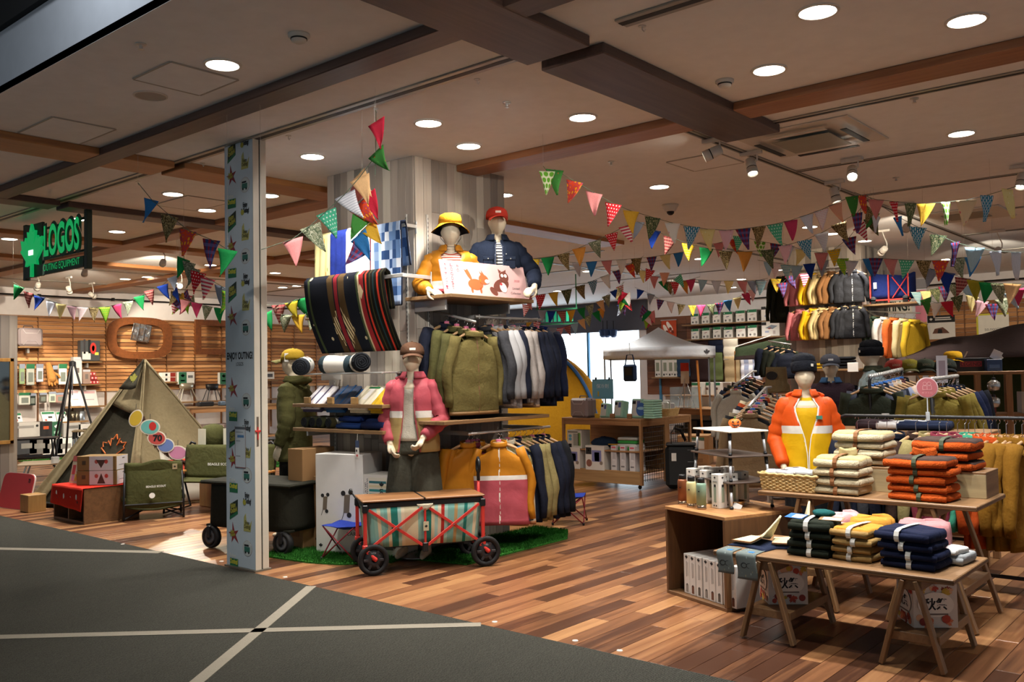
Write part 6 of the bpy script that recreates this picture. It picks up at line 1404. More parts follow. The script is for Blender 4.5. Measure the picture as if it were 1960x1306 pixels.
for i, px in enumerate((1181, 1198, 1216)): carton('slim_carton', 'slim grey white carton upright on the cart bottom, %s from the coolers' % ORD[i], 'box', (cx(px, cf)+.005, cf+.02, .2205), .085, .26, .33, R(2), mat('#cdcbcc', .5), [('-y', 0, .93, .06, .02, mat('#c9526a', .5)), ('-y', .0, .45, .03, .025, mat('#d8d8da', .5)), ('-y', .1, .62, .05, .1, mat('#b3b1b4', .5)), ('-y', 0, .2, .05, .02, mat('#7a787a', .5))], 'slim cartons on the cart')
t_ = thing('yellow_pack', 'flat yellow envelope lying on the cooler cartons', 'pack', (cx(1185, cf), cf+.05, .552)); MB().box(-.15, .15, -.1, .1, 0, .012, .003).build('pouch', mat('#c99a2c', .3), t_)
# cooler bag standing by the cart
sb = thing('soft_cooler', 'tall black cooler bag with shoulder strap and white tag beside the cart', 'bag', (-5.92, 10.22, .001), R(30)); BM = mat('#1b1e20', .5)
MB().box(-.2, .2, -.16, .16, 0.01, .55, .05).build('bag_body', BM, sb); MB().box(-.19, .19, -.15, .15, .545, .575, .02).build('bag_lid', BM, sb)
MB().tube([(-.12, -.1, .56), (-.12, -.1, .7), (-.08, -.05, .77), (0, 0, .74), (.06, .04, .6)], .02, 8, flat=.3).build('shoulder_strap', BM, sb, True); MB().box(-.12, -.06, -.168, -.163, .36, .46, .002).build('tag', WHITE, sb); MB().tube([(.08, -.163, .35), (.16, -.163, .35), (.16, -.163, .5), (.08, -.163, .5)], .004, 5).build('piping', mat('#777b80', .4), sb)
carton('big_carton', 'large brown carton with a green and white label behind the cooler bag', 'carton', (-7.32, 13.1, .001), .5, .5, .46, R(20), CARD, [('-y', .1, .72, .26, .16, mat('#dad8d0', .5)), ('-y', .1, .88, .26, .05, GRN), ('-y', -.0, .15, .3, .06, mat('#8a6844', .8)), ('-y', .02, .7, .06, .06, ('leaf', mat('#b88a7a', .5)))])
# dome tent, canopy
dt = thing('dome_tent', 'yellow dome tent with grey top and blue pole sleeve behind the jackets', 'tent', (-10.35, 12.2, 0), R(35)); YT = fab('#b98a1e', '#9d7212', 30); GT = fab('#5d5a62', '#46444c', 30)
def df(u, v): a = PI*u; h = math.sin(PI*v) ** .7; return V((-1.75*math.cos(PI*v), -1.15*math.cos(a)*h**.8, 1.95*h*math.sin(a)**.8+.0))
MB().grid(lambda u, v: V((1.7*math.cos(2*PI*u)*math.cos(v*PI/2)**.75, 1.3*math.sin(2*PI*u)*math.cos(v*PI/2)**.75, 1.95*math.sin(v*PI/2))), 40, 14, mif=lambda u, v: 1 if v > .72 else 0).build('canopy', [YT, GT], dt, True)
for k, a in enumerate((R(-30), R(30), R(150))):
 MB().tube([V((1.73*math.cos(a)*math.cos(q/20*PI/2)**.75, 1.33*math.sin(a)*math.cos(q/20*PI/2)**.75, 1.97*math.sin(q/20*PI/2))) for q in range(20)], .03, 8).build('pole_sleeve', mat('#2f6cb0', .5), dt, True)
MB().prism(oval(.25, .12, 16), T(.35, -.95, 1.5) @ RX(-.9), .02).build('vent', INK, dt)
t_ = thing('tent_pole', 'bright steel pole with a guy rope in front of the yellow tent', 'pole', onz(1083, 790, .02)); MB().cyl((0, 0, 0), (-.02, 0, 1.6), .014, n=8).build('tube', STEEL, t_); MB().cyl((-.02, 0, 1.5), (.55, .3, .3), .004, n=5).build('guy_rope', mat('#c9c0a0', .6), t_)
pc = thing('popup_canopy', 'white pop up canopy with a valance near the bright opening', 'canopy', (-9.3, 15.3, 0), R(31)); WC = fab('#d5dbe2', '#c2c9d2', 30, .2); hc = 1.02
def rf(i):
 c = [(-hc, -hc), (hc, -hc), (hc, hc), (-hc, hc)]; a, b_ = V((*c[i], 1.94)), V((*c[(i+1) % 4], 1.94)); ap = V((0, 0, 2.36))
 MB().grid(lambda u, v: a.lerp(b_, u).lerp(ap, v)-V((0, 0, .08*math.sin(PI*v)*(1))), 12, 10, th=.004).build('roof_panel', WC, pc, True)
 MB().grid(lambda u, v: a.lerp(b_, u)+V((0, 0, -.2*v)), 12, 3, th=.004).build('valance', WC, pc, True)
 MB().cyl((c[i][0]*.98, c[i][1]*.98, 0), (c[i][0]*.98, c[i][1]*.98, 1.93), .016, n=8).build('leg', mat('#8d939a', .4, .6), pc)
for i in range(4): rf(i)
leaf(T(hc*.85, -hc-.008, 1.84), .12, mat('#3a3a40', .5), pc)
t_ = thing('shoulder_bag', 'navy shoulder bag hanging under the white canopy', 'bag', ond(1206, 712, 16.2)); MB().box(-.13, .13, -.05, .05, -.17, .13, .03).build('bag_body', fab('#22304d'), t_); MB().tube([(-.1, 0, .12), (-.06, 0, .3), (.06, 0, .3), (.1, 0, .12)], .012, 6).build('strap', fab('#22304d'), t_); MB().box(-.08, .07, -.053, -.05, -.06, .08).build('print', INK, t_)
MB().tube([(0, 0, .3), (0, 0, .62)], .004, 5).build('hook', STEEL, t_)
# table with small goods
def slab_table(label, c, w_, d, h, rz, m=None, th=.04, xleg=False):
 t_ = thing('display_table', label, 'table', (c[0], c[1], 0), rz); MB().box(-w_/2, w_/2, -d/2, d/2, h-th, h, .004).build('tabletop', m or RK, t_)
 for sx_ in (-1, 1):
  for sy_ in (-1, 1): MB().box(sx_*(w_/2-.05)-.025, sx_*(w_/2-.05)+.025, sy_*(d/2-.05)-.025, sy_*(d/2-.05)+.025, 0, h-th, .003).build('leg', RK2, t_)
 MB().box(-w_/2+.05, w_/2-.05, -d/2+.02, d/2-.02, .22, .245, .003).build('lower_shelf', RK, t_); MB().box(-w_/2+.03, w_/2-.03, -d/2+.005, -d/2+.03, h-th-.08, h-th, .003).build('apron', RK, t_); return t_
tp = onz(1345, 782, .75); tp2 = V((-8.95, 16.35, 0))
slab_table('long wooden goods table with leaf jars, mid shop', tp2, 2.1, .9, .75, R(-19))
def on_tab(px, py=778): return onz(px, py, .7505)
for i, (px, c) in enumerate(((1347, '#c9a52c'), (1353, '#c9302a'), (1358, '#c9302a'), (1363, '#d0472a'), (1368, '#c22a34'))):
 p = onz(px, 776, .7505); t_ = thing('jar', 'glass jar with autumn leaf picks, %s along the goods table' % ORD[i], 'jar', p, 0, 'leaf jars'); MB().lathe([(.05, 0), (.055, .01), (.055, .1), (.045, .12), (.04, .12), (.048, .1), (.048, .012), (.001, .01)], 16).build('jar_glass', mat('#8f8a80', .15), t_, True)
 for k in range(5): MB().prism([(q[0]*.09, q[1]*.09) for q in LEAF], T(.02*math.cos(k*1.4), .02*math.sin(k*1.4), .17+.02*(k % 3)) @ RZ(k*1.1) @ RY(k*.5), .002).build('leaf_pick', mat(c if k % 2 else ('#d8a52c', '#c23a2a')[i % 2], .5), t_)
carton('display_box', 'tall pale box with grey pattern on the goods table', 'box', on_tab(1397, 779), .2, .16, .5, R(-10), mat('#cfcac8', .5), [('-y', 0, .5, .16, .08, mat('#a5a3a6', .5)), ('-y', .0, .12, .12, .04, mat('#b3b1b4', .5))]); carton('display_box', 'small blue topped box beside the tall pale one', 'box', on_tab(1420, 778), .17, .15, .26, R(-10), mat('#d5d4d6', .5), [('-y', 0, .92, .16, .03, mat('#4a6cb8', .5)), ('-y', 0, .3, .1, .05, mat('#a0a4b0', .5))])
for i, px in enumerate((1378, 1386)):
 t_ = thing('goods_basket', 'low wicker basket of small packets on the goods table, %s' % ('nearer the jars' if i == 0 else 'nearer the tall box'), 'basket', on_tab(px, 778)); MB().grid(lambda u, v: V((.12*(.85+.15*v)*math.cos(2*PI*u), .1*(.85+.15*v)*math.sin(2*PI*u), .08*v)), 28, 6, th=.008, closed=True).build('woven_wall', BWM, t_)
 for k in range(5): MB().box(-.03, .03, -.01, .01, .03, .13, .004, mx=T(-.06+.03*k, .02*math.sin(k*2), 0) @ RZ(k)).build('packet', mat(('#e0e0da', '#3f7a52', '#d8d6cc', '#c9c9c4', '#e2e0dc')[k], .4), t_)
ck = thing('clear_display', 'clear acrylic display of small steel stoves on the goods table', 'display case', on_tab(1310, 781), R(-15)); 
for dims in ((-.3, .3, .18, .186, 0, .42), (-.3, -.294, -.1, .18, 0, .42), (.294, .3, -.1, .18, 0, .42), (-.3, .3, -.1, .18, 0, .012)): MB().box(*dims).build('acrylic_panel', clear('#bcd4dc', .05, .35), ck)
for s in (-.14, .12):
 for k in range(4): MB().cyl((s+.07*math.cos(k*PI/2), .04+.07*math.sin(k*PI/2), .012), (s+.03*math.cos(k*PI/2), .04+.03*math.sin(k*PI/2), .2), .006, n=6).build('stove_leg', STEEL, ck)
 MB().lathe([(.04, .2), (.05, .205), (.05, .22), (.001, .222)], 14, (s, .04, 0)).build('burner', STEEL, ck)
tri = thing('sign_tripod', 'thin steel tripod carrying a red and white card behind the goods table', 'tripod', onz(1313, 784, .752)); 
for a in (0.2, 2.3, 4.4): MB().cyl((.2*math.cos(a), .2*math.sin(a), 0), (0, 0, .62), .008, n=6).build('leg', STEEL, tri)
MB().box(-.09, .09, -.012, -.008, .5, .9).build('card', mat('#dedcd8', .5), tri); MB().box(-.09, .09, -.014, -.012, .74, .9).build('red_panel', RED, tri)
# under-table and side goods
for i, (px, py, c, s) in enumerate(((1345, 858, '#6d6a60', .16), (1368, 846, '#24252a', .3), (1330, 850, '#1f2024', .28), (1390, 850, '#2b3350', .22))):
 p = onz(px, py+14, 0.246); p = V((tp2.x-.5+.33*i, tp2.y-.1+.0*i, .246)); t_ = thing('camp_container', ['steel bottle under the goods table', 'black soft crate under the goods table', 'open black crate at the cart end under the goods table', 'navy folded box under the goods table'][i], 'container', p, R(10*i)); MB().box(-s/2, s/2, -s/2, s/2, 0, s*.9, .02).build('shell', mat(c, .4), t_); MB().box(-s/2+.015, s/2-.015, -s/2+.015, s/2-.015, s*.88, s*.905).build('opening', INK, t_)
# ---- back wall shelves with green and white boxes ----
SZ = [2.645, 2.275]; sx0, sx1 = -11.45, -8.75
for i, z in enumerate(SZ): board_shelf(('upper' if i == 0 else 'lower')+' wall shelf of green topped boxes at the back', (sx0, sx1, 19.95, 20.36, z-.03, z), 0)
tints = ('#6b70a8', '#8a4a4a', '#8a8578', '#3a4160', '#c4a8a4', '#a3837f')
for r_ in range(2):
 for i in range(6):
  x = -11.1+i*.30+.03*(i > 3); w_ = .22 if i < 3 else .25; h = .26+.01*(i % 3)
  carton('shelf_box', 'green topped box on the %s back shelf, %s from the window opening' % (('upper', 'lower')[r_], ORD[i]), 'box', (x, 20.12, SZ[r_]+.001), w_, .25, h, R(-6), BOXW, [('-y', 0, .88, w_, h*.24, GRN), ('-y', -.36, .88, .03, .04, ('leaf', LEAFM)), ('-y', .0, .56, w_*.45, h*.12, ('poly', mat(tints[i], .5), [(-.5, -.5), (.3, -.1), (.5, .5), (-.3, .1)])), ('-y', -.22, .2, .05, .05, ('disc', mat('#55565a', .5))), ('-y', .24, .2, .06, .06, mat('#8d8a84', .5)), ('+x', 0, .5, .2, h*.9, mat('#8a867c', .6)), ('+x', 0, .7, .05, .09, INK)], 'green topped boxes on the back shelves')
 carton('shelf_box', 'larger white mat box at the pillar end of the %s back shelf' % ('upper', 'lower')[r_], 'box', (-9.1, 20.1, SZ[r_]+.001), .46, .28, .34, R(-4), BOXW, [('-y', -.36, .86, .12, .07, INK), ('-y', .05, .62, .32, .1, ('poly', mat('#7d8794', .5), [(-.5, -.2), (0, .5), (.5, .2), (.1, -.5)])), ('-y', -.05, .54, .14, .05, ('poly', mat('#c4573a', .5), [(-.5, .0), (0, .5), (.5, 0), (0, -.5)])), ('-y', -.2, .3, .1, .04, mat('#9aa3c0', .5)), ('-y', .2, .25, .06, .08, mat('#b3a8a4', .5))], 'mat boxes on the back shelves')
fbs = [(1343, 1325, 1362, 656, 730, '#2c1d1d', 'dark brown'), (1374, 1362, 1388, 655, 676, '#151a2c', 'navy'), (1374, 1363, 1387, 676, 730, '#56603a', 'olive green'), (1402, 1390, 1416, 651, 690, '#cfc6b4', 'cream'), (1404, 1392, 1420, 684, 735, '#a8926e', 'tan'), (1434, 1423, 1462, 684, 728, '#9aa0b8', 'blue and white checked'), (1318, 1302, 1325, 690, 722, '#2a3f58', 'slate blue')]
for (pc_, x0, x1, y0, y1, c, nm) in fbs:
 A_, B_ = ony(x0, y0, 20.0), ony(x1, y1, 20.0); t_ = thing('sleeping_bag', nm+' sleeping bag hung flat on the back wall below the boxes', 'sleeping bag', (A_.x, 20.0, A_.z)); W_, H_ = B_.x-A_.x, A_.z-B_.z
 MB().grid(lambda u, v: V((W_*u, -.05-.03*math.sin(PI*u)-.012*math.sin(v*14), -H_*v)), 10, 14, th=.08).build('quilted_body', pat('plaid', '#8f98b4', '#d9d8dc', '#b9bdd0', .8) if 'checked' in nm else fab(c, scale=30), t_, True); MB().tube([(W_*.02, -.07, 0), (W_*.02, -.07, -H_)], .012, 6).build('zip', mat('#8a8a88', .5), t_); MB().tube([(W_*.1, -.05, .0), (W_*.5, .1, .05), (W_*.9, -.05, 0)], .008, 5).build('hanger_loop', BLACK, t_)
for i, px in enumerate((1262, 1276, 1287, 1297)):
 A_ = ony(px, 722, 20.1); carton('tall_box', 'tall white and green box on the low back shelf, %s from the window opening' % ORD[i], 'box', (A_.x, 20.15, A_.z), .17, .22, .52, R(-4), BOXW, [('-y', 0, .92, .17, .08, GRN), ('-y', 0, .5, .1, .22, mat('#8a917f', .5)), ('-y', -.2, .12, .04, .05, INK), ('-y', .25, .14, .05, .03, mat('#77756f', .5)), ('-x', 0, .5, .2, .5, mat('#2f6a4c', .5))], 'tall boxes on the low back shelf')
A_ = ony(1255, 722, 20.0); B_ = ony(1330, 722, 20.0); board_shelf('low wall shelf of tall white and green boxes at the back', (A_.x-.1, B_.x, 19.95, 20.36, A_.z-.04, A_.z-.001), 0)
A_ = ony(1258, 668, 20.15); board_shelf('wall shelf of flat white boxes half hidden by the canopy', (A_.x-.1, A_.x+1.2, 19.98, 20.36, A_.z-.04, A_.z-.001), 0)
for i in range(3): carton('flat_box', 'flat white and green box above the canopy, %s from the window opening' % ORD[i], 'box', (A_.x+.15+.36*i, 20.17, A_.z), .32, .25, .2, 0, BOXW, [('-y', 0, .82, .3, .06, GRN), ('-y', -.3, .82, .04, .04, ('leaf', LEAFM)), ('-y', .2, .4, .08, .05, mat('#b58a84', .5))], 'flat boxes above the canopy')
ps = thing('poster', 'orange poster of roasted marshmallows hung on the dark boards', 'poster', ony(1280, 613, 20.34)); MB().box(-.22, .22, -.006, 0, -.5, 0).build('sheet', mat('#b8431c', .5), ps); MB().box(-.24, .24, -.012, .002, -.01, .015).build('hang_bar', STEEL, ps)
for k, (x, z, r_) in enumerate(((.0, -.14, .5), (-.1, -.22, .5), (.06, -.22, .4))): MB().prism(oval(.05, .12, 16, rot=r_), T(x, -.007-.001*k, z), .001).build('print', mat('#e6ddd2', .5), ps); MB().prism(oval(.04, .05, 14, rot=r_), T(x+.05, -.011-.001*k, z-.09), .001).build('print', mat('#7a2f1a', .5), ps)
for i, px in enumerate((1340, 1360, 1378)): carton('grill_box', 'dark topped grill box on the lower counter, %s from the tripod' % ORD[i], 'box', ond(px, 756, 19.3), .26, .22, .26, R(-20), BOXW, [('-y', 0, .88, .26, .06, GRN), ('-y', 0, .5, .12, .05, mat('#6b4a48', .5)), ('-y', -.25, .15, .05, .05, ('disc', INK))], 'grill boxes on the counter')
q = ond(1360, 757, 19.3); ct = thing('counter', 'low counter carrying the grill boxes by the back wall', 'counter', (q.x+.1, q.y+.2, 0), R(-15)); MB().box(-1.3, 1.3, -.3, .3, 0, q.z-.03, .005).build('carcass', mat('#b8b4b0', .6), ct); MB().box(-1.32, 1.32, -.32, .32, q.z-.03, q.z-.002, .005).build('countertop', RK, ct)
# ---- racks between ----
def waterfall(label, p, q, items, rz, w_=.24, L=.66, gl=None, h=None, base=True):
 p, q = V(p), V(q); t_ = thing('clothes_rack', label, 'clothes rack', p)
 d = q-p; MB().tube([(0, 0, 0), d, d+V((.03, .06, .0))], .013, 8).build('sloping_arm', mtl, t_, True)
 if base: MB().cyl(d, (d.x, d.y, -p.z+.02), .016, n=8).build('post', mtl, t_); MB().lathe([(.26, 0), (.26, .012), (.02, .02)], 20, (d.x, d.y, -p.z+.001)).build('foot_plate', mtl, t_)
 n = len(items)
 for i, (m_, nm) in enumerate(items):
  c = p.lerp(q, (i+.4)/n); hanger(c-V((0, 0, .008)), rz, 'hanger of the %s' % nm, gl, 'pb'[i % 2]); garment(nm, c-V((0, 0, .008)), rz, [m_], w_, L, seed=i+n, dep=.05, sl=L*.9)
WBO = fab('#c9c6c0', '#b0aca6', 120, .8); TNB = fab('#7a6448', '#61503a', 60); 
P_, Q_ = ond(1433, 778, 8.6), ond(1466, 742, 9.5)
waterfall('sloping arm rack with tan and white sweatshirts behind the ladder shelf', P_, Q_, [(TNB, 'tan boa sweatshirt facing the aisle on the sloping rack'), (BLACK and fab('#1c1d20'), 'black sweatshirt behind the tan one'), (fab('#8a7d66'), 'sand sweatshirt behind the black one'), (WBO, 'white boa sweatshirt on the sloping rack'), (NAVY, 'navy sweatshirt behind the white boa'), (fab('#a3421c', None, 120, .8), 'rust orange boa sweatshirt on the sloping rack'), (FLS, 'cream boa sweatshirt at the top of the sloping rack')], R(35), .25, .66, 'hangers on the sloping rack')
P_, Q_ = ond(1405, 738, 11.5), ond(1440, 711, 12.6)
waterfall('far sloping arm rack with a white shirt in front', P_, Q_, [(fab('#d3d6cc'), 'white shirt at the front of the far sloping rack'), (fab('#26324a'), 'blue shirt behind the white one'), (fab('#1d1e22'), 'black shirt on the far sloping rack'), (fab('#45483a'), 'olive shirt on the far sloping rack'), (fab('#3a2c2a'), 'brown shirt at the top of the far rack')], R(32), .25, .6, 'hangers on the far sloping rack')
# hooded neck warmer on a stand, folded clothes tables behind
t_ = thing('hooded_cowl', 'tan fleece hooded cowl on a short stand near the dark parkas', 'hood', ond(1487, 752, 11)); MB().grid(lambda u, v: V(((.16-.03*v)*math.cos(2*PI*u)*(1 if v < .4 else .85), (.13)*math.sin(2*PI*u), .3*v)), 24, 10, th=.012, closed=True).build('cowl_body', fab('#8d7d5c', '#75674a', 120, .7), t_, True); MB().prism(oval(.07, .05, 14), T(0, -.132, .2), .01).build('face_opening', INK, t_); MB().cyl((0, 0, -1.2), (0, 0, .1), .012, n=8).build('stand', STEEL, t_); MB().lathe([(.15, -1.205), (.15, -1.19), (.01, -1.18)], 16).build('stand_foot', STEEL, t_)
C_ = ond(1500, 778, 11.6); slab_table('dark table with grey folded jeans in the middle of the shop', (C_.x, C_.y), 1.1, .7, C_.z, R(20))
for i, (dx, dy, c) in enumerate(((-.35, -.1, '#2a2d33'), (-.05, -.12, '#5b6068'), (.25, -.1, '#22262e'), (-.3, .15, '#3d4148'), (.1, .16, '#7d8188'))): folded('folded trousers on the dark mid table, %s' % ['dark pair nearest the sloping rack', 'mid grey pair in the front row', 'black pair nearest the orange mannequin', 'charcoal pair in the rear row', 'light grey pair in the rear row'][i], (C_.x+dx, C_.y+dy, C_.z+.001), .26, .22, .05, R(20), fab(c), name='folded_trousers', cat='folded trousers', seed=i)
C_ = ond(1450, 722, 14); 
# ---- pillar two: rows of rain jackets ----
PF = W2[2]; px0, px1 = W2[0], W2[1]
cols2 = [(1531, fab('#c07a80', '#a86068'), 'pink', 0), (1557, fab('#d0a520', '#b0880f'), 'yellow', 40), (1575, fab('#a8966e', '#8d7c56'), 'beige', 45), (1594, fab('#6b4a2c', '#54381e'), 'brown', 45), (1618, fab('#17181c'), 'black', 30), (1634, fab('#1a1b1f'), 'outer black', 10)]
for r_, zt in enumerate((3.06, 2.51)):
 hang_rail(('upper' if r_ == 0 else 'lower')+' chrome rail of rain jackets on the second plank pillar', (px0+.05, PF-.2, zt), (px1-.03, PF-.2, zt), ((0, .0, 0),) if False else ())
 for sx_ in (px0+.1, px1-.1): tag(bx('rail_bracket', (sx_-.008, sx_+.008, PF-.2, PF-.0125, zt-.015, zt+.015), mtl, b=.002), '%s bracket of the %s rain jacket rail on the second pillar' % ('pink jacket end' if sx_ < px0+.2 else 'black jacket end', ('upper', 'lower')[r_]), 'bracket')
 for i, (px, m_, nm, rz) in enumerate(cols2):
  x = ony(px, 600, PF-.2).x; hanger((x, PF-.2, zt), R(rz), 'hanger of the %s rain jacket, %s row on the second pillar' % (nm, ('upper', 'lower')[r_]), 'hangers on the second pillar'); garment('%s rain jacket in the %s row on the second pillar' % (nm, ('upper', 'lower')[r_]), (x, PF-.2, zt), R(rz), [m_], .155, .48, seed=i+r_, dep=.045, sl=.45, zipm=mat('#9a9a9a', .4) if 'black' in nm else None)
xs = px0-.15
hang_rail('short chrome arm with two dark green parkas on the second pillar', (px0-.32, PF+.2, 3.12), (px0-.014, PF+.2, 3.12))
for i in range(2): garment('dark green parka on the window side of the second pillar, %s' % ('outer one' if i == 0 else 'inner one'), (xs-.05+.1*i, PF+.2, 3.1), R(20), [fab('#23281f', '#181c16')], .2, .75, hood=True, seed=i, dep=.07, sl=.7); hanger((xs-.05+.1*i, PF+.2, 3.1), R(20), 'hanger of the %s dark green parka' % ('outer' if i == 0 else 'inner'), 'hangers on the second pillar')
for i, c in enumerate(('#1b2030', '#20241c', '#2c3024', '#181c28')): P_ = ond(1476+i*11, 655+i*2, 14.3); hanger(P_, R(60), 'hanger of the %s puffer parka by the second pillar' % ORD[i], 'hangers of the puffer parkas'); garment('dark puffer parka hung low beside the second pillar, %s from the window side' % ORD[i], P_, R(60), [fab(c)], .25, .42, seed=i, quilt=True, dep=.1, sl=.4)
t_ = hang_rail('chrome arm with four dark puffer parkas by the second pillar', ond(1470, 654, 14.3)+V((0, 0, .01)), ond(1515, 661, 14.3)+V((0, 0, .01)))
zs = ony(1560, 707, PF-.2).z; board_shelf('shelf of folded tops on the second plank pillar', (px0, px1+.1, PF-.42, PF-.013, zs-.03, zs), 0)
for i, (px, c, n, nm) in enumerate(((1530, '#c07a80', 3, 'pink'), (1560, '#d0a520', 2, 'yellow'), (1618, '#17181c', 4, 'black'))):
 for k in range(n): folded('%s folded top on the second pillar shelf, %s from the bottom' % (nm, ORD[k]), (ony(px, 700, PF-.2).x, PF-.22, zs+.001+k*.046), .3, .26, .044, R(2), fab(c), '%s tops on the pillar shelf' % nm, name='folded_shirt', cat='folded top', seed=k)
for i, px in enumerate((1518, 1632)): tag(bx('price_sign', (ony(px, 700, PF-.44).x-.08, ony(px, 700, PF-.44).x+.08, PF-.44, PF-.43, zs+.0-.05*i, zs+.14-.05*i), WHITE), 'small white price sign at the %s end of the pillar shelf' % ('pink' if i == 0 else 'black'), 'price sign')
lower = board_shelf('lower dark shelf on the second plank pillar', (px0, px1+.1, PF-.42, PF-.013, zs-.42, zs-.39), 0)
for k in range(3): folded('navy folded top on the lower pillar shelf, %s from the bottom' % ORD[k], (px1-.2, PF-.22, zs-.389+k*.046), .32, .26, .044, R(-3), fab('#1d2536'), 'navy tops on the lower shelf', name='folded_shirt', cat='folded top', seed=k)
# right side of pillar two
sw = thing('camp_wagon', 'folded blue camp wagon with red frame on a high bracket by the second pillar', 'wagon', (px1+.38, PF+.35, 2.47)); sw.scale = (.8,)*3; BLU = fab('#18275f', '#101a48', 40)
MB().grid(lambda u, v: V((.38*math.copysign(abs(math.cos(2*PI*u))**.4, math.cos(2*PI*u)), .22*math.copysign(abs(math.sin(2*PI*u))**.4, math.sin(2*PI*u)), .1+.45*v+.06*math.sin(u*4*PI)*v)), 32, 6, th=.01, closed=True).build('fabric_body', BLU, sw, True)
for x in (-.36, -.02, .34):
 MB().box(x-.012, x+.012, -.25, -.225, .02, .55, .003).build('frame_post', RED2, sw)
MB().box(-.38, .38, -.25, -.22, .06, .085, .003).build('frame_rail', RED2, sw); MB().cyl((.05, -.24, .1), (.33, -.24, .5), .01, n=6).build('cross_bar', RED2, sw); MB().cyl((.33, -.24, .1), (.05, -.24, .5), .01, n=6).build('cross_bar', RED2, sw); MB().box(-.3, -.24, -.235, -.225, .3, .42).build('tag', WHITE, sw)
for x in (-.32, .3): MB().lathe([(.06, -.03), (.075, -.02), (.075, .02), (.06, .03)], 18, (x, -.22, .075), RX(PI/2)).build('wheel', mat('#17171a', .6), sw, True)
board_shelf('high bracket shelf carrying the folded blue wagon', (px1+.0125, px1+.85, PF+.05, PF+.65, 2.44, 2.469), 0)
for i, (c, nm) in enumerate((('#3a4a3a', 'sage green jacket'), ('#d9d5cc', 'white shoulder bag jacket'), ('#c9622c', 'orange windbreaker'), ('#c9b88a', 'cream windbreaker'), ('#c9a52c', 'yellow green windbreaker'))):
 x = px1+.15+.14*i; hanger((x, PF+.2, 2.36-.02*i), R(40), 'hanger of the %s under the blue wagon' % nm, 'hangers under the blue wagon'); garment('%s hung under the blue wagon shelf' % nm, (x, PF+.2, 2.36-.02*i), R(66), [fab(c)], .2, .6, seed=i+4, dep=.06, sl=.55, hood=True)
hang_rail('chrome arm under the blue wagon with five light jackets', (px1+.0125, PF+.2, 2.375), (px1+.8, PF+.2, 2.3))
# white board wall with OUTING lettering
op = thing('sign_wall', 'white boarded panel with OUTING lettering and a pink banner', 'panel', (ony(1700, 600, 18.4).x, 18.4, 0)); 
for k in range(14): MB().box(-.6, .72, 0, .03, 1.4+k*.115, 1.4+k*.115+.111, .004).build('board', mat('#cfd2d8', .6), op)
MB().box(-.62, .74, -.02, .04, 3.01, 3.2, .006).build('header_beam', mat('#7d7b80', .6), op); MB().box(.52, .72, -.012, -.004, 2.2, 2.98).build('banner', mat('#c4788a', .6), op); MB().box(-.6, -.5, .03, .06, 0, 3.0).build('post', mat('#77757a', .6), op); MB().box(.6, .7, .03, .06, 0, 3.0).build('post', mat('#77757a', .6), op)
MB().box(-.3, .46, -.03, -.012, 2.55, 2.83, .02).build('letter_plate', mat('#e0ddd2', .5), op); text('OUTING!', T(.08, -.032, 2.69), .68, .2, mat('#20302a', .5), op, bold=.035)
# posters on the back slats
po = thing('poster', 'black headed white poster showing a brown tent on the slatted back wall', 'poster', ony(1799, 604, 20.33)); MB().box(-.29, .29, 0, .012, -.5, 0, .002).build('sheet', WHITE, po); MB().box(-.29, .29, -.002, 0, -.15, 0).build('header', INK, po); leaf(T(-.18, -.0045, -.075), .07, WHITE, po); MB().box(-.1, .2, -.003, -.002, -.06, -.04).build('print', WHITE, po); MB().box(-.1, .22, -.003, -.002, -.1, -.08).build('print', WHITE, po)
MB().prism([(-.16, -.06), (-.11, .04), (.05, .07), (.13, .0), (.18, -.06)], T(0, -.002, -.32), .002).build('print', mat('#6b4638', .5), po); MB().prism([(-.06, -.06), (-.04, .03), (.03, .03), (.04, -.06)], T(0, -.0035, -.32), .002).build('print', INK, po); MB().tube([(0, .0, 0), (0, -.01, .06), (0, .008, .1)], .008, 6).build('clip', mat('#8a8a88', .4), po)
po = thing('poster', 'white poster with a yellow edge on the slatted back wall', 'poster', ony(1899, 600, 20.33)); MB().box(-.3, .3, 0, .012, -.62, 0, .002).build('sheet', mat('#efece0', .5), po); MB().box(-.3, -.265, -.002, 0, -.62, 0).build('edge_strip', mat('#d8d03a', .5), po); MB().box(-.3, .3, -.002, 0, -.035, 0).build('edge_strip', mat('#d8d03a', .5), po); text('50,000円', T(0, -.003, -.33), .3, .06, mat('#6b6a66', .5), po)
# dark tunnel tent with a wide awning
dk_ = thing('tunnel_tent', 'dark brown tunnel tent with a wide awning under the slatted back wall', 'tent', (-2.75, 14.7, 0), R(8)); DB = fab('#3a2d2c', '#2a2020', 20, .3); GI = fab('#3d4a2c', '#2f3a22', 20)
MB().grid(lambda u, v: V(((u-.5)*3.6, -.9+2.6*v, 1.56+(.1+.42*math.sin(PI*min(1, max(0, u*1.08)))**.7-.1*math.exp(-((u-.3)/.1)**2))*math.sin(min(1, v*1.6)*PI/2)+.05*math.sin(PI*min(1, u*1.08)))), 26, 12, th=.006).build('awning', DB, dk_, True)
MB().grid(lambda u, v: V(((u-.5)*3.3*math.cos((v*.92)*PI/2)**.5, .3+.4*v, 1.75*math.sin(v*PI/2))), 26, 10, th=.006).build('tent_body', GI, dk_, True)
for (a, b_) in (((-1.55, -.8, 0), (-.75, -.85, 1.7)), ((-.75, -.8, 0), (-1.55, -.85, 1.65)), ((1.6, -.8, 0), (1.5, -.85, 1.65))): MB().cyl(a, b_, .012, n=8).build('pole', STEEL, dk_)
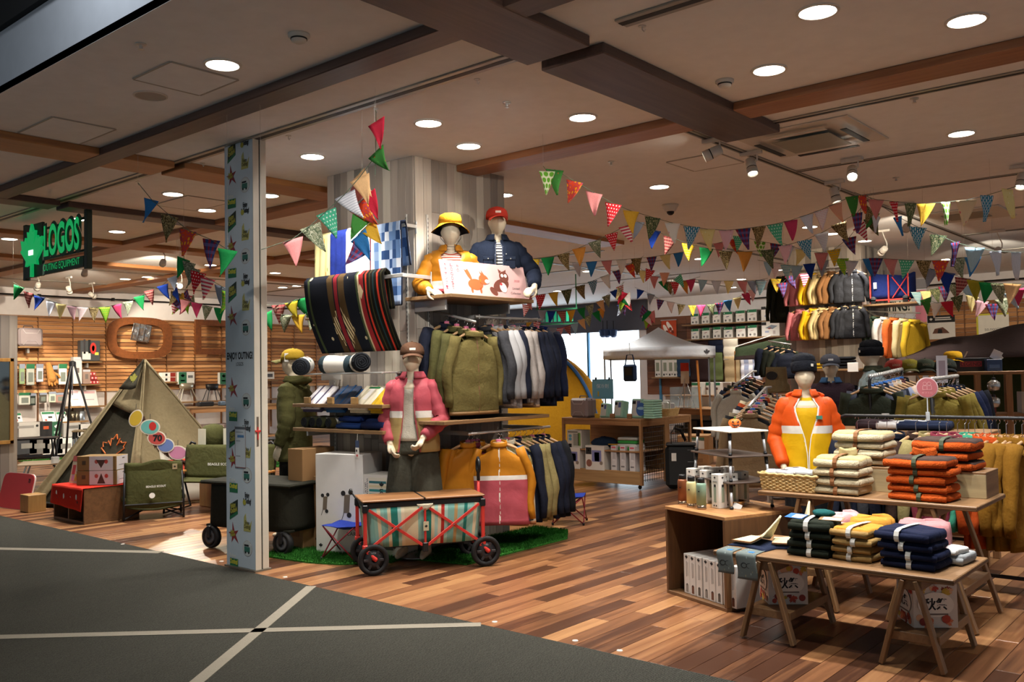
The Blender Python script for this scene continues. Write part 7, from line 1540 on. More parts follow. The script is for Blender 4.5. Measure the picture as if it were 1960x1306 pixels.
ga = thing('green_awning', 'dark olive and brown tarp awning with a white pole before the back shelves', 'awning', (-8.35, 17.9, 0)); MB().grid(lambda u, v: V((-.62+1.35*u, -.1*v, 1.98+.22*u*(1-v)-.26*v+.03*math.sin(v*6))), 12, 6, th=.006, mif=lambda u, v: 0 if v < .6 else 1).build('tarp', [fab('#2f3a26'), fab('#2a1f1e')], ga, True); MB().cyl((-.6, -.02, 2.0), (.2, -.02, 2.2), .012, n=6).build('pole', WHITE, ga); MB().cyl((-.62, -.05, 0), (-.62, -.05, 1.9), .016, n=8).build('stand_pole', mat('#8a5c2c', .5), ga); MB().cyl((.7, .0, 0), (.7, .0, 2.18), .016, n=8).build('stand_pole', mat('#8a5c2c', .5), ga)
pl_ = thing('tarp_pole', 'orange brown wooden tarp pole leaning by the white canopy', 'pole', ond(1345, 790, 17) - V((0, 0, ond(1345, 790, 17).z))); q_ = ond(1334, 690, 17); MB().cyl((0, 0, 0), q_-pl_.location, .022, n=8).build('pole', mat('#a8692c', .5), pl_)
# racks on the right
P_, Q_ = V(ond(1664, 722, 8.4)), V(ond(1726, 708, 9.6)); rr_ = thing('clothes_rack', 'rack with twisted chrome top rail and black post, olive jacket in front', 'clothes rack', P_); d = Q_-P_
MB().tube([(0, 0, -P_.z+.03), (0, 0, -.03), (.01, .01, 0)], .014, 8).build('post', BLACK, rr_, True); MB().tube([d, V((d.x, d.y, -P_.z+.03))], .014, 8).build('post', BLACK, rr_, True); MB().tube([V((0, 0, 0))+d*(k/60)+V((0, 0, .006*math.sin(k*1.6))) for k in range(61)], [.014+.005*math.sin(k*1.6) for k in range(61)], 8).build('twisted_rail', mtl, rr_, True); MB().box(-.3, .3, -.02, .02, -P_.z, -P_.z+.03).build('foot', BLACK, rr_); MB().box(d.x-.3, d.x+.3, d.y-.02, d.y+.02, -P_.z, -P_.z+.03).build('foot', BLACK, rr_)
its = [(fab('#2b2f22', '#20241a'), 'dark olive work jacket with a small white label'), (fab('#4a4d58'), 'slate blouson behind the olive jacket'), (NAVY, 'navy blouson behind the olive jacket'), (fab('#8d93a8'), 'pale blue shirt jacket behind the olive jacket'), (fab('#d0b8a4'), 'pale pink coat on the twisted rail'), (fab('#c9c0b0'), 'ivory coat on the twisted rail'), (fab('#5d3a40'), 'wine jacket on the twisted rail'), (fab('#1d1d20'), 'black jacket at the far end of the twisted rail')]
for i, (m_, nm) in enumerate(its):
 c = P_.lerp(Q_, .04+.93*i/7)-V((0, 0, .02)); hanger(c, R(26), 'hanger of the %s' % nm, 'hangers on the twisted rail', 'b'); g_ = garment(nm, c, R(26), [m_], .25, .64, hood=(i == 0), seed=i+8, dep=.05, sl=.6)
 if i == 0: MB().box(.07, .13, -.066, -.055, -.31, -.295).build('label_patch', WHITE, g_)
P_, Q_ = V(ond(1782, 727, 8.0)), V(ond(1832, 721, 9.4)); r2_ = thing('clothes_rack', 'second rack with twisted chrome rail carrying mustard parkas', 'clothes rack', P_); d = Q_-P_
MB().tube([V((0, 0, 0))+d*(k/60)+V((0, 0, .006*math.sin(k*1.6))) for k in range(61)], [.014+.005*math.sin(k*1.6) for k in range(61)], 8).build('twisted_rail', mtl, r2_, True)
for e in (V((0, 0, 0)), d): MB().tube([e, V((e.x, e.y, -P_.z+.03))], .014, 8).build('post', BLACK, r2_, True); MB().box(e.x-.3, e.x+.3, e.y-.02, e.y+.02, -P_.z, -P_.z+.03).build('foot', BLACK, r2_)
its = [(fab('#7a6a2c', '#62541f'), 'mustard parka facing the aisle behind the pink round sign'), (fab('#7a6a2c', '#62541f'), 'second mustard parka with hood on the far twisted rail'), (fab('#857434', '#6a5c26'), 'third mustard parka, paler, on the far twisted rail'), (fab('#1c2440', '#131930'), 'navy parka past the mustard ones'), (fab('#1a2036', '#12172a'), 'second navy parka past the mustard ones'), (fab('#16181f'), 'black parka at the end of the far twisted rail')]
for i, (m_, nm) in enumerate(its): c = P_.lerp(Q_, .04+.93*i/5)-V((0, 0, .02)); hanger(c, R(24), 'hanger of the %s' % nm, 'hangers on the far twisted rail', None); garment(nm, c, R(24), [m_], .27, .66, hood=i < 3, seed=i+2, dep=.06, sl=.62, zipm=mat('#3a3428', .5) if i == 0 else None)
# plastic-wrapped mannequin seen from the side, hat shelf
P7 = ond(1668, 700, 9.8); m7 = thing('mannequin', 'mannequin in profile with a black beanie and clear rain cover', 'mannequin', (P7.x, P7.y, 0), R(-70)); body(m7, AR6, True); coat(m7, AR6, [fab('#3c4030', '#2c2f24')], hem=.8, gap=.2, hood=True, seed=19); coat(m7, AR6, [clear('#cfe6ea', .08, .35)], hem=.75, gap=.15, collar=False, seed=22, fat=1.12, name='rain_cover'); trousers(m7, fab('#22231f'), hem=.1, wide=1.0)
beanie('black knit beanie on the mannequin in profile', (P7.x, P7.y, 1.645), R(-70), fab('#14161c', None, 60, .8), .95, .13)
H0, H1 = V(ond(1702, 712, 11.3)), V(ond(1945, 712, 11.3)); hz_ = (H0.z+H1.z)/2; hs = thing('hat_shelf', 'open wooden shelf unit with caps along its top board', 'shelf unit', ((H0.x+H1.x)/2, (H0.y+H1.y)/2, 0), math.atan2((H1-H0).y, (H1-H0).x)); HL = (H1-H0).length/2+.12
MB().box(-HL, HL, -.22, .3, hz_-.035, hz_, .004).build('top_board', RK, hs); MB().box(-HL, HL, -.2, .28, .5, .53, .003).build('lower_board', RK, hs); MB().box(-HL, HL, -.2, .28, .95, .975, .003).build('middle_board', RK, hs)
for x in (-HL+.03, -.1, HL-.5, HL-.2, HL-.03):
 for y in (-.2, .26): MB().box(x-.03, x+.03, y-.02, y+.02, 0, hz_-.035, .004).build('upright', RK2, hs)
HM = T(*hs.location) @ RZ(hs.rotation_euler[2])
def hp(px, y=-.08): 
 a = (px-1702)/(1945-1702); return HM @ V((-HL+.12+a*2*(HL-.12), y, hz_+.0008))
for px, c1, c2, nm in ((1715, '#a8433c', '#5a6a62', 'red cap with a grey green visor'), (1744, '#8d8430', '#6a6a4a', 'mustard olive cap'), (1774, '#3a4236', '#2c3029', 'dark olive cap'), (1813, '#2c332f', '#23272a', 'charcoal green cap')): cp_ = cap(nm+' on the top board of the hat shelf', hp(px)+V((0, 0, .03)), R(24), fab(c1), fab(c2), 'caps on the hat shelf', 1.15); text('LOGOS', T(0, -.112, .05), .07, .02, mat('#c9c2a8', .5), cp_)
bucket_hat('yellow bucket hat resting on the hat shelf', hp(1828, .12)+V((0, 0, .13)), R(24), fab('#d0a020'), NAVY, 1.0)
t_ = thing('hat_form', 'black hat form under the yellow bucket hat', 'hat stand', hp(1828, .12)); MB().lathe([(.06, 0), (.06, .01), (.02, .02), (.02, .1), (.08, .14), (.07, .2), (.001, .23)], 16).build('form', BLACK, t_, True)
b_ = carton('black_box', 'black box with a red framed name on the hat shelf', 'box', hp(1862, .1), .34, .2, .15, R(24), BLACK, [('-y', -.05, .55, .22, .06, mat('#8a2a30', .5)), ('-y', -.05, .55, .2, .04, ('t', 'LEGEND', mat('#17171a', .5)))]); carton('blue_box', 'blue plastic box with papers on the hat shelf', 'box', hp(1903, -.05), .15, .14, .13, R(24), mat('#2f4a78', .4), [('-y', 0, .4, .1, .04, mat('#4a6aa0', .5))])
t_ = thing('paper_sheaf', 'white papers standing in the blue plastic box', 'paper', hp(1905, -.05)+V((0, 0, .132))); MB().box(-.05, .05, -.002, .002, 0, .1, mx=RY(.5)).build('sheet', WHITE, t_); MB().box(-.05, .05, .004, .006, 0, .08, mx=RY(.9)).build('sheet', WHITE, t_)
cr_ = thing('tray', 'shallow wooden tray of clear cases on the hat shelf', 'tray', hp(1785, .16), R(24)); MB().box(-.2, .2, -.1, .1, 0, .07, .004).build('tray', RK, cr_); MB().box(-.18, .18, -.08, .08, .07, .1, .004).build('clear_case', clear('#bcd8dc', .1, .6), cr_)
tg = thing('name_strip', 'tall white name strip on a clip above the mustard parkas', 'sign', ond(1803, 706, 9.9), R(24)); MB().box(-.05, .05, 0, .004, -.14, .13).build('strip', mat('#d5cdd0', .5), tg); MB().box(-.03, .03, -.001, 0, -.1, .08).build('print', mat('#a08d94', .5), tg); MB().cyl((0, 0, -.14), (0, 0, .05-tg.location.z), .006, n=6).build('clip', mtl, tg)
t_ = thing('clover_sticker', 'bright green round clip between the mustard and olive caps', 'clip', hp(1760, -.1)+V((0, 0, .045))); MB().prism(oval(.035, .035, 18), RZ(R(24)), .01).build('disc', mat('#4fc23a', .5), t_); leaf(RZ(R(24)) @ T(0, -.002, 0), .04, INK, t_)
for i, (py, s) in enumerate(((738, 1), (770, 1))): t_ = thing('globe_lantern', 'silver globe lantern hung in the hat shelf side, %s' % ('upper' if i == 0 else 'lower'), 'lantern', ond(1902, py, 10.9)); MB().lathe([(.001, -.06), (.05, -.05), (.065, -.01), (.06, .03), (.03, .055), (.012, .06)], 20).build('globe', mat('#b9bcbc', .15, .7), t_, True); MB().lathe([(.02, .06), (.02, .08), (.005, .085)], 10).build('cap', BLACK, t_); MB().cyl((0, 0, .08), (0, 0, .13), .003, n=5).build('cord', INK, t_)
for i in range(5): carton('shelf_goods', 'small boxed good inside the hat shelf, %s from the cap end' % ORD[i], 'box', HM @ V((-HL+.3+.4*i, .05, .9765)), .16, .2, .2+.03*(i % 2), R(24), mat(('#8a8d90', '#6d7a86', '#9c4a44', '#b8b0a4', '#3a4a6a')[i], .5), [('-y', 0, .6, .1, .05, WHITE), ('-y', 0, .2, .08, .03, INK)], 'boxed goods in the hat shelf')
for i, (c, nm) in enumerate((('#3a2c30', 'dark plum'), ('#e0dedc', 'white'), ('#26304a', 'navy'))): folded('%s folded sweater on the dim table behind the front rack' % nm, (ony(1690+40*i, 790, 7.6).x, 7.6, 1.02 if False else 1.0), .4, .3, .07, R(8), fab(c), name='folded_sweater', cat='folded sweater', seed=i)
slab_table('dim table of folded sweaters hidden behind the front rack', (ony(1730, 790, 7.6).x, 7.6), 1.3, .5, .999, R(2))
gs = thing('hanging_sign', 'green lit sign hung before the dark lintel of the far window', 'sign', ond(1066, 606, 17.5), R(30)); MB().box(-.4, .4, -.02, .02, -.16, -.13).build('frame', GRN, gs); MB().box(-.4, .4, -.02, .02, .13, .16).build('frame', GRN, gs)
for k in range(8): MB().box(-.3+k*.08, -.25+k*.08, -.015, .015, -.1, .1).build('letter_back', glow('#1f9a72', .6), gs)
for s in (-.38, .38): MB().cyl((s, 0, .16), (s, 0, CH-gs.location.z), .012, n=6).build('hanger', GRN, gs)
# ================= side of the shop beyond the shutter post =================
XW = XL+.07
def wp(px, py, dx=.12): return onx(px, py, XL+dx)
OVW = wood('#5a3218', '#7a4724', 1, 4, .4)
def frame_ring(name, label, outer, inner, c):
 t_ = thing(name, label, 'wooden frame', c, PI/2); n = len(outer); vs = []
 for y in (-.03, .03):
  for P_ in (outer, inner): vs += [(x, y, z) for x, z in P_]
 fs = []
 for i in range(n):
  j = (i+1) % n; fs += [(i, j, n+j, n+i), (2*n+j, 2*n+i, 3*n+i, 3*n+j), (j, i, 2*n+i, 2*n+j), (n+i, n+j, 3*n+j, 3*n+i)]
 MB().add(vs, fs).build('ring', OVW, t_); return t_
def sup(rx, rz_, n=40, e=.62): return [(rx*math.copysign(abs(math.cos(k*2*PI/n))**e, math.cos(k*2*PI/n)), rz_*math.copysign(abs(math.sin(k*2*PI/n))**e, math.sin(k*2*PI/n))) for k in range(n)]
frame_ring('oval_frame', 'big oval brown wooden frame on the slatted side wall', sup(.73, .45), sup(.54, .3), (XL+.3, 9.68, 2.42)); tag(bx('frame_bracket', (XL+.06, XL+.27, 9.6, 9.76, 2.84, 2.87), mtl), 'steel bracket holding the oval wooden frame on the wall', 'bracket')
frame_ring('square_frame', 'rectangular brown wooden frame on the slatted side wall by the post', [(-.62, -.4), (.62, -.4), (.62, .4), (-.62, .4)], [(-.48, -.27), (.48, -.27), (.48, .27), (-.48, .27)], (XL+.3, 11.6, 2.47)); tag(bx('frame_bracket', (XL+.06, XL+.27, 11.5, 11.7, 2.83, 2.86), mtl), 'steel bracket holding the rectangular wooden frame on the wall', 'bracket')
t_ = thing('grill_net', 'shiny steel grill sheet in film hung inside the oval frame', 'grill', (XL+.34, 9.72, 2.72), PI/2, None, (R(8), R(8), PI/2)); MB().grid(lambda u, v: V(((u-.5)*.42, .02*math.sin(u*9)*math.sin(v*7), -.38*v)), 12, 10, th=.006).build('film', mat('#c9cdd2', .12, .9), t_, True)
for k in range(4): MB().box(-.2+.13*k-.006, -.2+.13*k+.006, -.03, -.015, -.36, 0).build('bar', STEEL, t_)
for lab, a, b_, dp in (('small wall shelf carrying the mauve hard case', (35, 663), (83, 663), .4), ('wall shelf with the tool pack and red rope', (147, 692), (196, 692), .35), ('wall shelf of red cartons and white cards', (140, 736), (194, 736), .35), ('wall shelf of tilted white books behind the black tripod', (130, 779), (205, 779), .4), ('long low wall shelf of white books and pots', (33, 812), (170, 812), .5), ('lowest wall shelf of cartons', (31, 837), (170, 837), .5), ('wall shelf by the teepee with stacked red packs', (292, 732), (340, 731), .35), ('wall shelf of folding grills beside the post', (340, 770), (560, 768), .4), ('short wall shelf of a pictured carton past the parka', (500, 728), (532, 727), .4)):
 A_, B_ = wp(*a, dp), wp(*b_, dp); board_shelf(lab, (XL+.06, XL+dp, A_.y, B_.y, A_.z-.03, A_.z), 1, ((-.05, .05, -.02, .02, -.1, 0),))
hardcase('mauve grey hard case on the small wall shelf', V((XL+.25, wp(54, 650, .25).y, wp(54, 663, .4).z+.001)), PI/2, 1.35)
def wbox(label, px, py, w_, h, m, dec=(), d=.14, tilt=0, dx=.3, grp=None, cat='box', nm='boxed_goods'):
 q = wp(px, py, dx); b_ = carton(nm, label, cat, q, w_, d, h, PI/2, m, dec, grp, flap=False)
 if tilt: b_.rotation_euler = (R(-tilt), 0, PI/2)
 return b_
wbox('clear tool pack with a red coil of rope on the wall shelf', 170, 691, .4, .42, mat('#4c4f52', .3), [('-y', -.2, .25, .17, .16, WHITE), ('-y', -.3, .7, .04, .3, STEEL), ('-y', -.05, .7, .05, .28, mat('#22262a', .4)), ('-y', .15, .62, .13, .24, ('disc', RED)), ('-y', .15, .62, .06, .12, ('disc', mat('#4c4f52', .3))), ('-y', .33, .35, .08, .06, mat('#d8d860', .5))])
for i, (px, w_, h, c) in enumerate(((146, .17, .55, '#e8e6e4'), (163, .15, .3, '#a98f84'))): wbox('%s on the wall shelf behind the tripod top' % ('tall white card box' if i == 0 else 'small brown pictured box'), px, 735, w_, h, mat(c, .5), [('-y', 0, .9, .15, .04, mat('#c8ccd8', .5)), ('-y', .0, .5, .06, .1, mat('#7d7470', .5))])
for r_ in range(3):
 for k in range(4-r_): 
  wbox('red and white can in the wall shelf pyramid, %s row, %s along' % (ORD[r_], ORD[k]), 166+6.5*k+3.2*r_, 735-8*r_, .062, .07, mat('#c8414a', .5), [('-y', 0, .5, .03, .03, WHITE)], .06, 0, .3, 'red cans in a pyramid', 'can', 'snack_can')
for i, (px, w_) in enumerate(((146, .2), (172, .36))): wbox('white book tilted on the shelf behind the tripod, %s' % ('narrow one' if i == 0 else 'wide one'), px, 778, w_, .36, mat('#e6e3e4', .5), [('-y', 0, .85, w_*.8, .05, mat('#d0a8ae', .5)), ('-y', 0, .4, w_*.6, .02, mat('#b8b4bc', .5))], .03, 22)
for i, (px, w_, h, c) in enumerate(((36, .14, .2, '#dedbd8'), (95, .26, .24, '#d6dad6'), (120, .2, .24, '#cfd8d0'))): wbox('white and green booklet tilted on the long low shelf, %s from the mirror' % ORD[i], px, 809, w_, h, mat(c, .5), [('-y', 0, .85, w_*.9, .05, GRN), ('-y', .1, .45, w_*.3, .04, INK), ('-y', -.25, .2, .04, .04, mat('#b8504a', .5))], .04, 30, .4)
for i, px in enumerate((139, 146, 154)): q = wp(px, 808, .35); t_ = thing('camp_pot', 'steel camp pot on the long low shelf, %s from the booklets' % ORD[i], 'pot', q, 0, 'camp pots'); MB().lathe([(.08, 0), (.085, .01), (.085, .22), (.08, .22), (.078, .02), (.001, .015)], 18).build('pot', mat(('#4a4438', '#5d584c', '#a8b0b8')[i], .25, .8), t_, True); MB().tube([(0, -.09, .18), (0, -.14, .17), (0, -.14, .06), (0, -.09, .05)], .008, 6).build('handle', STEEL, t_)
for i, (px, w_, h, m_, dec) in enumerate(((52, .42, .28, '#b9b6b2', [('-y', -.2, .7, .3, .05, mat('#8a8886', .5)), ('-y', .3, .75, .05, .05, ('disc', INK))]), (82, .24, .3, '#232326', [('-y', 0, .6, .1, .06, mat('#b8502e', .5))]), (102, .18, .3, '#2c5a44', [('-y', 0, .68, .1, .09, ('leaf', LEAFM)), ('-y', 0, .3, .1, .05, mat('#8fb0a0', .5))]), (132, .34, .28, '#a8a6a4', [('-y', .1, .7, .2, .06, mat('#6d6b6a', .5))]), (158, .3, .26, '#c0bebc', [('-y', 0, .5, .12, .08, INK)]))): wbox('carton on the lowest wall shelf, %s from the mirror' % ORD[i], px, 836, w_, h, mat(m_, .5), dec, .3, 0, .42, None, 'box', 'carton')
for i, px in enumerate((45, 70, 95, 120, 150)): wbox('dim carton on the floor under the lowest wall shelf, %s from the mirror' % ORD[i], px, 869, .38, .32, mat(('#3a3c40', '#6d6a66', '#c9c9c6', '#dcdcd8', '#45484a')[i], .5), [('-y', 0, .5, .2, .1, mat('#85837e', .5))], .3, 0, .45, None, 'box', 'carton')
GL = fab('#c08a4e', '#9a6a34', 40); hk = [(42, 697, .1, .4, '#8faa80', 'slim green topped hook pack'), (58, 697, .15, .42, '#b8bcb4', 'green and clear tool pack'), (76, 697, .13, .36, '#c4cce0', 'white and blue brush pack'), (120, 697, .16, .42, '#dedcd8', 'white card pack with green top'), (105, 700, .1, .36, '#3a2e26', 'black trowel on an orange handle'), (47, 752, .22, .24, '#cfd2cc', 'green framed white pack'), (62, 753, .12, .24, '#26302c', 'dark green pack'), (82, 752, .14, .2, '#55524a', 'clear pack of metal parts'), (100, 750, .13, .22, '#c8d4c0', 'pack of green sticks'), (116, 752, .2, .2, '#a8847c', 'round clear pack with red print')]
for i, (px, py, w_, h, c, nm) in enumerate(hk):
 q = wp(px, py, .26); t_ = thing('hook_pack', nm+(' in the upper hook row on the slatted wall' if py < 720 else ' in the lower hook row on the slatted wall'), 'pack', q, PI/2); MB().box(-w_/2, w_/2, -.02, .02, -h, 0, .01).build('pack', mat(c, .35), t_); MB().box(-w_/2, w_/2, -.023, -.02, -h*.22, 0).build('header', GRN if i in (1, 3, 5) else mat('#8a94a8', .5), t_); MB().box(-w_*.3, w_*.3, -.023, -.02, -h*.85, -h*.4).build('print', mat('#77807a', .5), t_); MB().cyl((0, 0, -.01), (0, .19, -.0), .006, n=6).build('hook', STEEL, t_)
t_ = thing('work_glove', 'tan leather work glove hanging on the slatted wall', 'glove', wp(92, 697, .28), PI/2, None, (0, R(-14), PI/2)); mb = MB(); limb(mb, [(0, 0, -.02), (0, 0, -.2), (0, 0, -.3)], [.06, .075, .085], 12)
for k, x in enumerate((-.065, -.022, .022, .065)): limb(mb, [(x, 0, -.3), (x*1.2, -.01, -.36-.03*(k in (1, 2))), (x*1.3, -.01, -.42-.03*(k in (1, 2)))], [.024, .022, .018], 8)
limb(mb, [(.06, 0, -.2), (.13, -.01, -.26), (.15, -.01, -.32)], [.03, .026, .02], 8); o = mb.build('glove_body', GL, t_, True); r_ = o.modifiers.new('fuse', 'REMESH'); r_.mode = 'VOXEL'; r_.voxel_size = .012; r_.use_smooth_shade = True
for i, (px, py) in enumerate(((320, 731), (320, 722))): wbox('white and red fire starter pack by the teepee, %s of two' % ('lower' if i == 0 else 'upper'), px, py, .34, .1, WHITE, [('-y', .3, .5, .12, .09, mat('#8a2a22', .5)), ('-y', -.15, .5, .05, .05, INK)], .12, 0, .25, 'fire starter packs')
for px, nm in ((355, 'by the teepee'), (433, 'beside the shutter post')): wbox('green and white grill carton on edge, '+nm, px, 736, .4, .28, mat('#dcdcd8', .5), [('-y', -.22, .5, .19, .27, mat('#2f6a4c', .5)), ('-y', -.22, .7, .09, .1, ('leaf', LEAFM)), ('-y', -.22, .3, .1, .03, mat('#9ac0aa', .5)), ('-y', .25, .62, .12, .06, mat('#6d6f72', .5))], .08, 0, .3)
wbox('white pictured carton on the shelf seen past the olive parka', 512, 726, .3, .18, WHITE, [('-y', 0, .5, .2, .08, mat('#55555a', .5))])
def grill(label, px, py, w_, m_, ht=.3):
 q = wp(px, py, .3); t_ = thing('camp_grill', label, 'grill', q, PI/2); MB().lathe([(w_*.3, ht*.62), (w_*.5, ht*.75), (w_*.52, ht), (w_*.48, ht), (w_*.46, ht*.78), (.001, ht*.7)], 18, sy=.6).build('fire_bowl', m_, t_, True)
 for k in range(4): MB().cyl((w_*.62*(1 if k % 2 else -1), .1*(1 if k > 1 else -1), 0), (w_*.3*(1 if k % 2 else -1), .05*(1 if k > 1 else -1), ht*.75), .009, n=6).build('leg', m_, t_)
grill('steel folding grill on the wall shelf by the teepee', 357, 769, .34, mat('#b8b09c', .25, .7), .42); grill('black bowl grill on thin legs beside the post', 406, 768, .3, BLACK, .4)
slab_table('dark timber camp table before the side wall by the post', (-17.3, 10.9), 2.4, .8, .93, PI/2, wood('#5a4228', '#7a5c3a', 0, 5, .5)); lt = thing('lantern', 'small silver lantern on the dark timber camp table', 'lantern', (-17.2, 10.75, .9305)); MB().lathe([(.07, 0), (.08, .02), (.07, .06), (.05, .08), (.05, .16), (.08, .18), (.03, .24), (.02, .3), (.001, .31)], 16).build('lantern_body', mat('#a8acb2', .25, .8), lt, True)
for i, (px, c, s) in enumerate(((382, '#1d1f22', .34), (410, '#4a5a6a', .12), (420, '#c9c8c4', .2), (427, '#5d6c7a', .16))): t_ = thing('tabletop_gear', ['long black gear case on the dark camp table', 'small blue steel cup on the dark camp table', 'white card on the dark camp table', 'blue grey pan at the post end of the dark camp table'][i], 'gear', (-17.25+.1*(i % 2), 10.25+.32*i, .9305), PI/2); MB().box(-s/2, s/2, -.07, .07, 0, .1 if i != 2 else .01, .02).build('body', mat(c, .3), t_)
for i in range(3): carton('carton', 'white carton under the dark camp table, %s from the teepee' % ORD[i], 'box', (-17.3, 10.4+.45*i, .247), .4, .4, .3, PI/2, mat('#d0c8cc', .5), [('-y', 0, .5, .06, .12, INK)], 'cartons under the camp table')
# black tripod
tr = thing('tripod', 'tall black camp tripod with a chain before the side wall', 'tripod', (-16.9, 7.36, 0))
for a in (R(60), R(170), R(205), R(300)): MB().cyl((.5*math.cos(a), .5*math.sin(a), 0), (.03*math.cos(a), .03*math.sin(a), 1.82), .02, n=8).build('leg', BLACK, tr)
MB().lathe([(.06, 1.78), (.06, 1.86), (.02, 1.88)], 12).build('head', BLACK, tr); MB().cyl((0, 0, 1.25), (0, 0, 1.8), .008, n=6).build('chain', STEEL, tr)
# standing mirror on the stub wall
mi = thing('wall_mirror', 'tall mirror in a light wood frame on the grey plank stub wall', 'mirror', (s_x+.013, onx(2, 770, s_x).y-.3, onx(12, 850, s_x).z), PI/2); mh = onx(12, 686, s_x).z-mi.location.z; mw = onx(24, 770, s_x).y-mi.location.y; LW = wood('#a8763c', '#c9984f', 2, 5, .5)
MB().box(-mw, mw, -.02, 0, 0, mh).build('mirror_glass', mat('#8d9290', .04, 1.0), mi); MB().box(mw-.05, mw, -.04, 0, 0, mh, .004).build('side_frame', LW, mi); MB().box(-mw, -mw+.05, -.04, 0, 0, mh, .004).build('side_frame', LW, mi); MB().box(-mw, mw, -.04, 0, mh-.05, mh, .004).build('top_frame', LW, mi); MB().box(-mw, mw, -.04, 0, 0, .05, .004).build('bottom_frame', LW, mi)
tag(bx('sign_strip', (s_x+.06, s_x+.07, mi.location.y-.4, mi.location.y+.2, mi.location.z+mh-.02, mi.location.z+mh+.04), GRN), 'dark green name strip above the wood framed mirror', 'sign')
# low camp tables
def camp_table(label, c, w_, d, h, rz, top, m_=STEEL, st=False):
 t_ = thing('camp_table', label, 'table', (c[0], c[1], c[2] if len(c) > 2 else 0), rz); MB().box(-w_/2, w_/2, -d/2, d/2, h-.025, h, .006).build('tabletop', top, t_)
 for a in (-1, 1):
  for b_ in (-1, 1): MB().tube([(a*w_*.5, b_*d*.48, 0), (a*w_*.42, b_*d*.42, h-.02)], .013, 8).build('leg', m_, t_); (MB().tube([(a*w_*.43, b_*d*.43, h-.12), (a*w_*.42, b_*d*.42, h-.02)], .022, 8).build('leg_sleeve', BLACK, t_) if st else None)
 MB().box(-w_*.44, w_*.44, -.012, .012, h*.45, h*.45+.02).build('brace', m_, t_); return t_
camp_table('long low camp table with a pale top beside the teepee corner', (-13.1, 5.75), 1.4, .6, .38, R(62), mat('#b8a488', .5)); camp_table('black metal fire table behind the long low table', (-15.2, 5.95), .8, .5, .62, R(62), BLACK, BLACK); camp_table('small stepped camp stool table standing on the long low table', (-13.2, 5.95, .3805), .36, .3, .42, R(60), mat('#8d7a5a', .45), STEEL, True)
camp_table('camp table with chair frames before the side shelves', (-15.6, 7.7), .7, .5, .7, R(60), mat('#8a8d8c', .4)); tag(bx('glass_cup', (-12.95, -12.87, 5.35, 5.43, .381, .47), clear('#e0e4e4', .1, .6)), 'clear cup near the end of the long low table', 'cup')
# red board and its stand
rb = thing('sign_board', 'rounded red board leaning on a plywood block at the frame edge', 'sign', (-11.55, 4.32, .005), R(8), None, (R(-14), 0, R(8))); MB().prism([(q[0], q[1]+.21) for q in sup(.33, .21, 40, .3)], M.Identity(4), .02).build('panel', mat('#c2363a', .45), rb); MB().prism([(q[0]*1.02, q[1]*1.03+.21) for q in sup(.33, .21, 40, .3)], T(0, .006, 0), .016).build('pale_edge', mat('#e2d2cc', .5), rb); text('70', T(.24, -.002, .34), .05, .05, INK, rb, bold=.03)
tag(bx('plywood_block', (-11.25, -11.02, 4.3, 4.5, .001, .2), wood('#8f6c3c', '#b08850', 2, 5)), 'plywood block holding up the red board', 'block')
# teepee tent
AP = V(ond(278, 690, 12.2)); TL, TF, TR_, TBk = V((-11.64, 4.51, .0)), V((-10.15, 5.15, 0)), V((-10.05, 6.7, 0)), V((-11.9, 6.6, 0)); TAN = fab('#8f8264', '#776b50', 30, .3); DKT = fab('#3a372c', '#2c2a21', 30, .3); CEN = V((-10.9, 5.75, 0))
tt_ = thing('teepee_tent', 'tan teepee tent, dark inner door, orange maple leaf, hanging round plaques', 'tent', CEN); A0 = AP-CEN
def face(a, b_, m_, nm, sag=.05, u0=0, u1=1, v1=1, off=0): 
 a, b_ = a-CEN, b_-CEN; nn = (b_-a).cross(A0-a).normalized()
 if nn.dot((a+b_)/2) < 0: nn = -nn
 f_ = lambda u, v: a.lerp(b_, u0+(u1-u0)*u).lerp(A0, v*v1)+nn*(off-sag*math.sin(PI*(u0+(u1-u0)*u))*math.sin(PI*min(1, v*v1*.9))+.008*math.sin(u*9+v*7)*(1-v))
 MB().grid(f_, 16, 18, th=.006).build(nm, m_, tt_, True); return f_, nn
fL, nL = face(TL, TF, DKT, 'inner_door', .08); face(TL, TF, TAN, 'rolled_flap', .02, 0, .14, 1, .03); face(TL, TF, TAN, 'rolled_flap', .02, .9, 1, 1, .02); fR, nR = face(TF, TR_, TAN, 'canvas_panel', .06); face(TR_, TBk, TAN, 'canvas_panel'); face(TBk, TL, TAN, 'canvas_panel')
def strip_up(v0): return lambda u, v: fL(u, v0+(1-v0)*v)+nL*(.012+.04*(1-v)*math.sin(PI*u))
MB().grid(lambda u, v: fL(u, .7+.3*v-.12*(1-v)*math.sin(PI*u)*0-.1*(1-v)*u)+nL*(.03+.04*(1-v)*math.sin(PI*u)), 14, 8, th=.006).build('upper_flap', TAN, tt_, True); MB().grid(lambda u, v: fL(.2+.75*u, .78+.22*v)+nL*(.09*(1-v)+.05), 12, 6, th=.006).build('vent_hood', DKT, tt_, True); leaf(M.Translation(fL(.55, .86)+nL*.12) @ RZ(math.atan2(nL.y, nL.x)+PI/2) @ RX(-.3), .14, mat('#8d8a3a', .5), tt_)
lc = fL(.55, .4)+nL*.02; LM_ = M.Translation(lc) @ RZ(math.atan2(nL.y, nL.x)+PI/2) @ RX(-R(24)); s_ = .36; pl = [LM_ @ V((x*s_, 0, z*s_)) for x, z in LEAF]; MB().tube(pl+[pl[0]], .008, 5).build('leaf_outline', mat('#c9682a', .6), tt_)
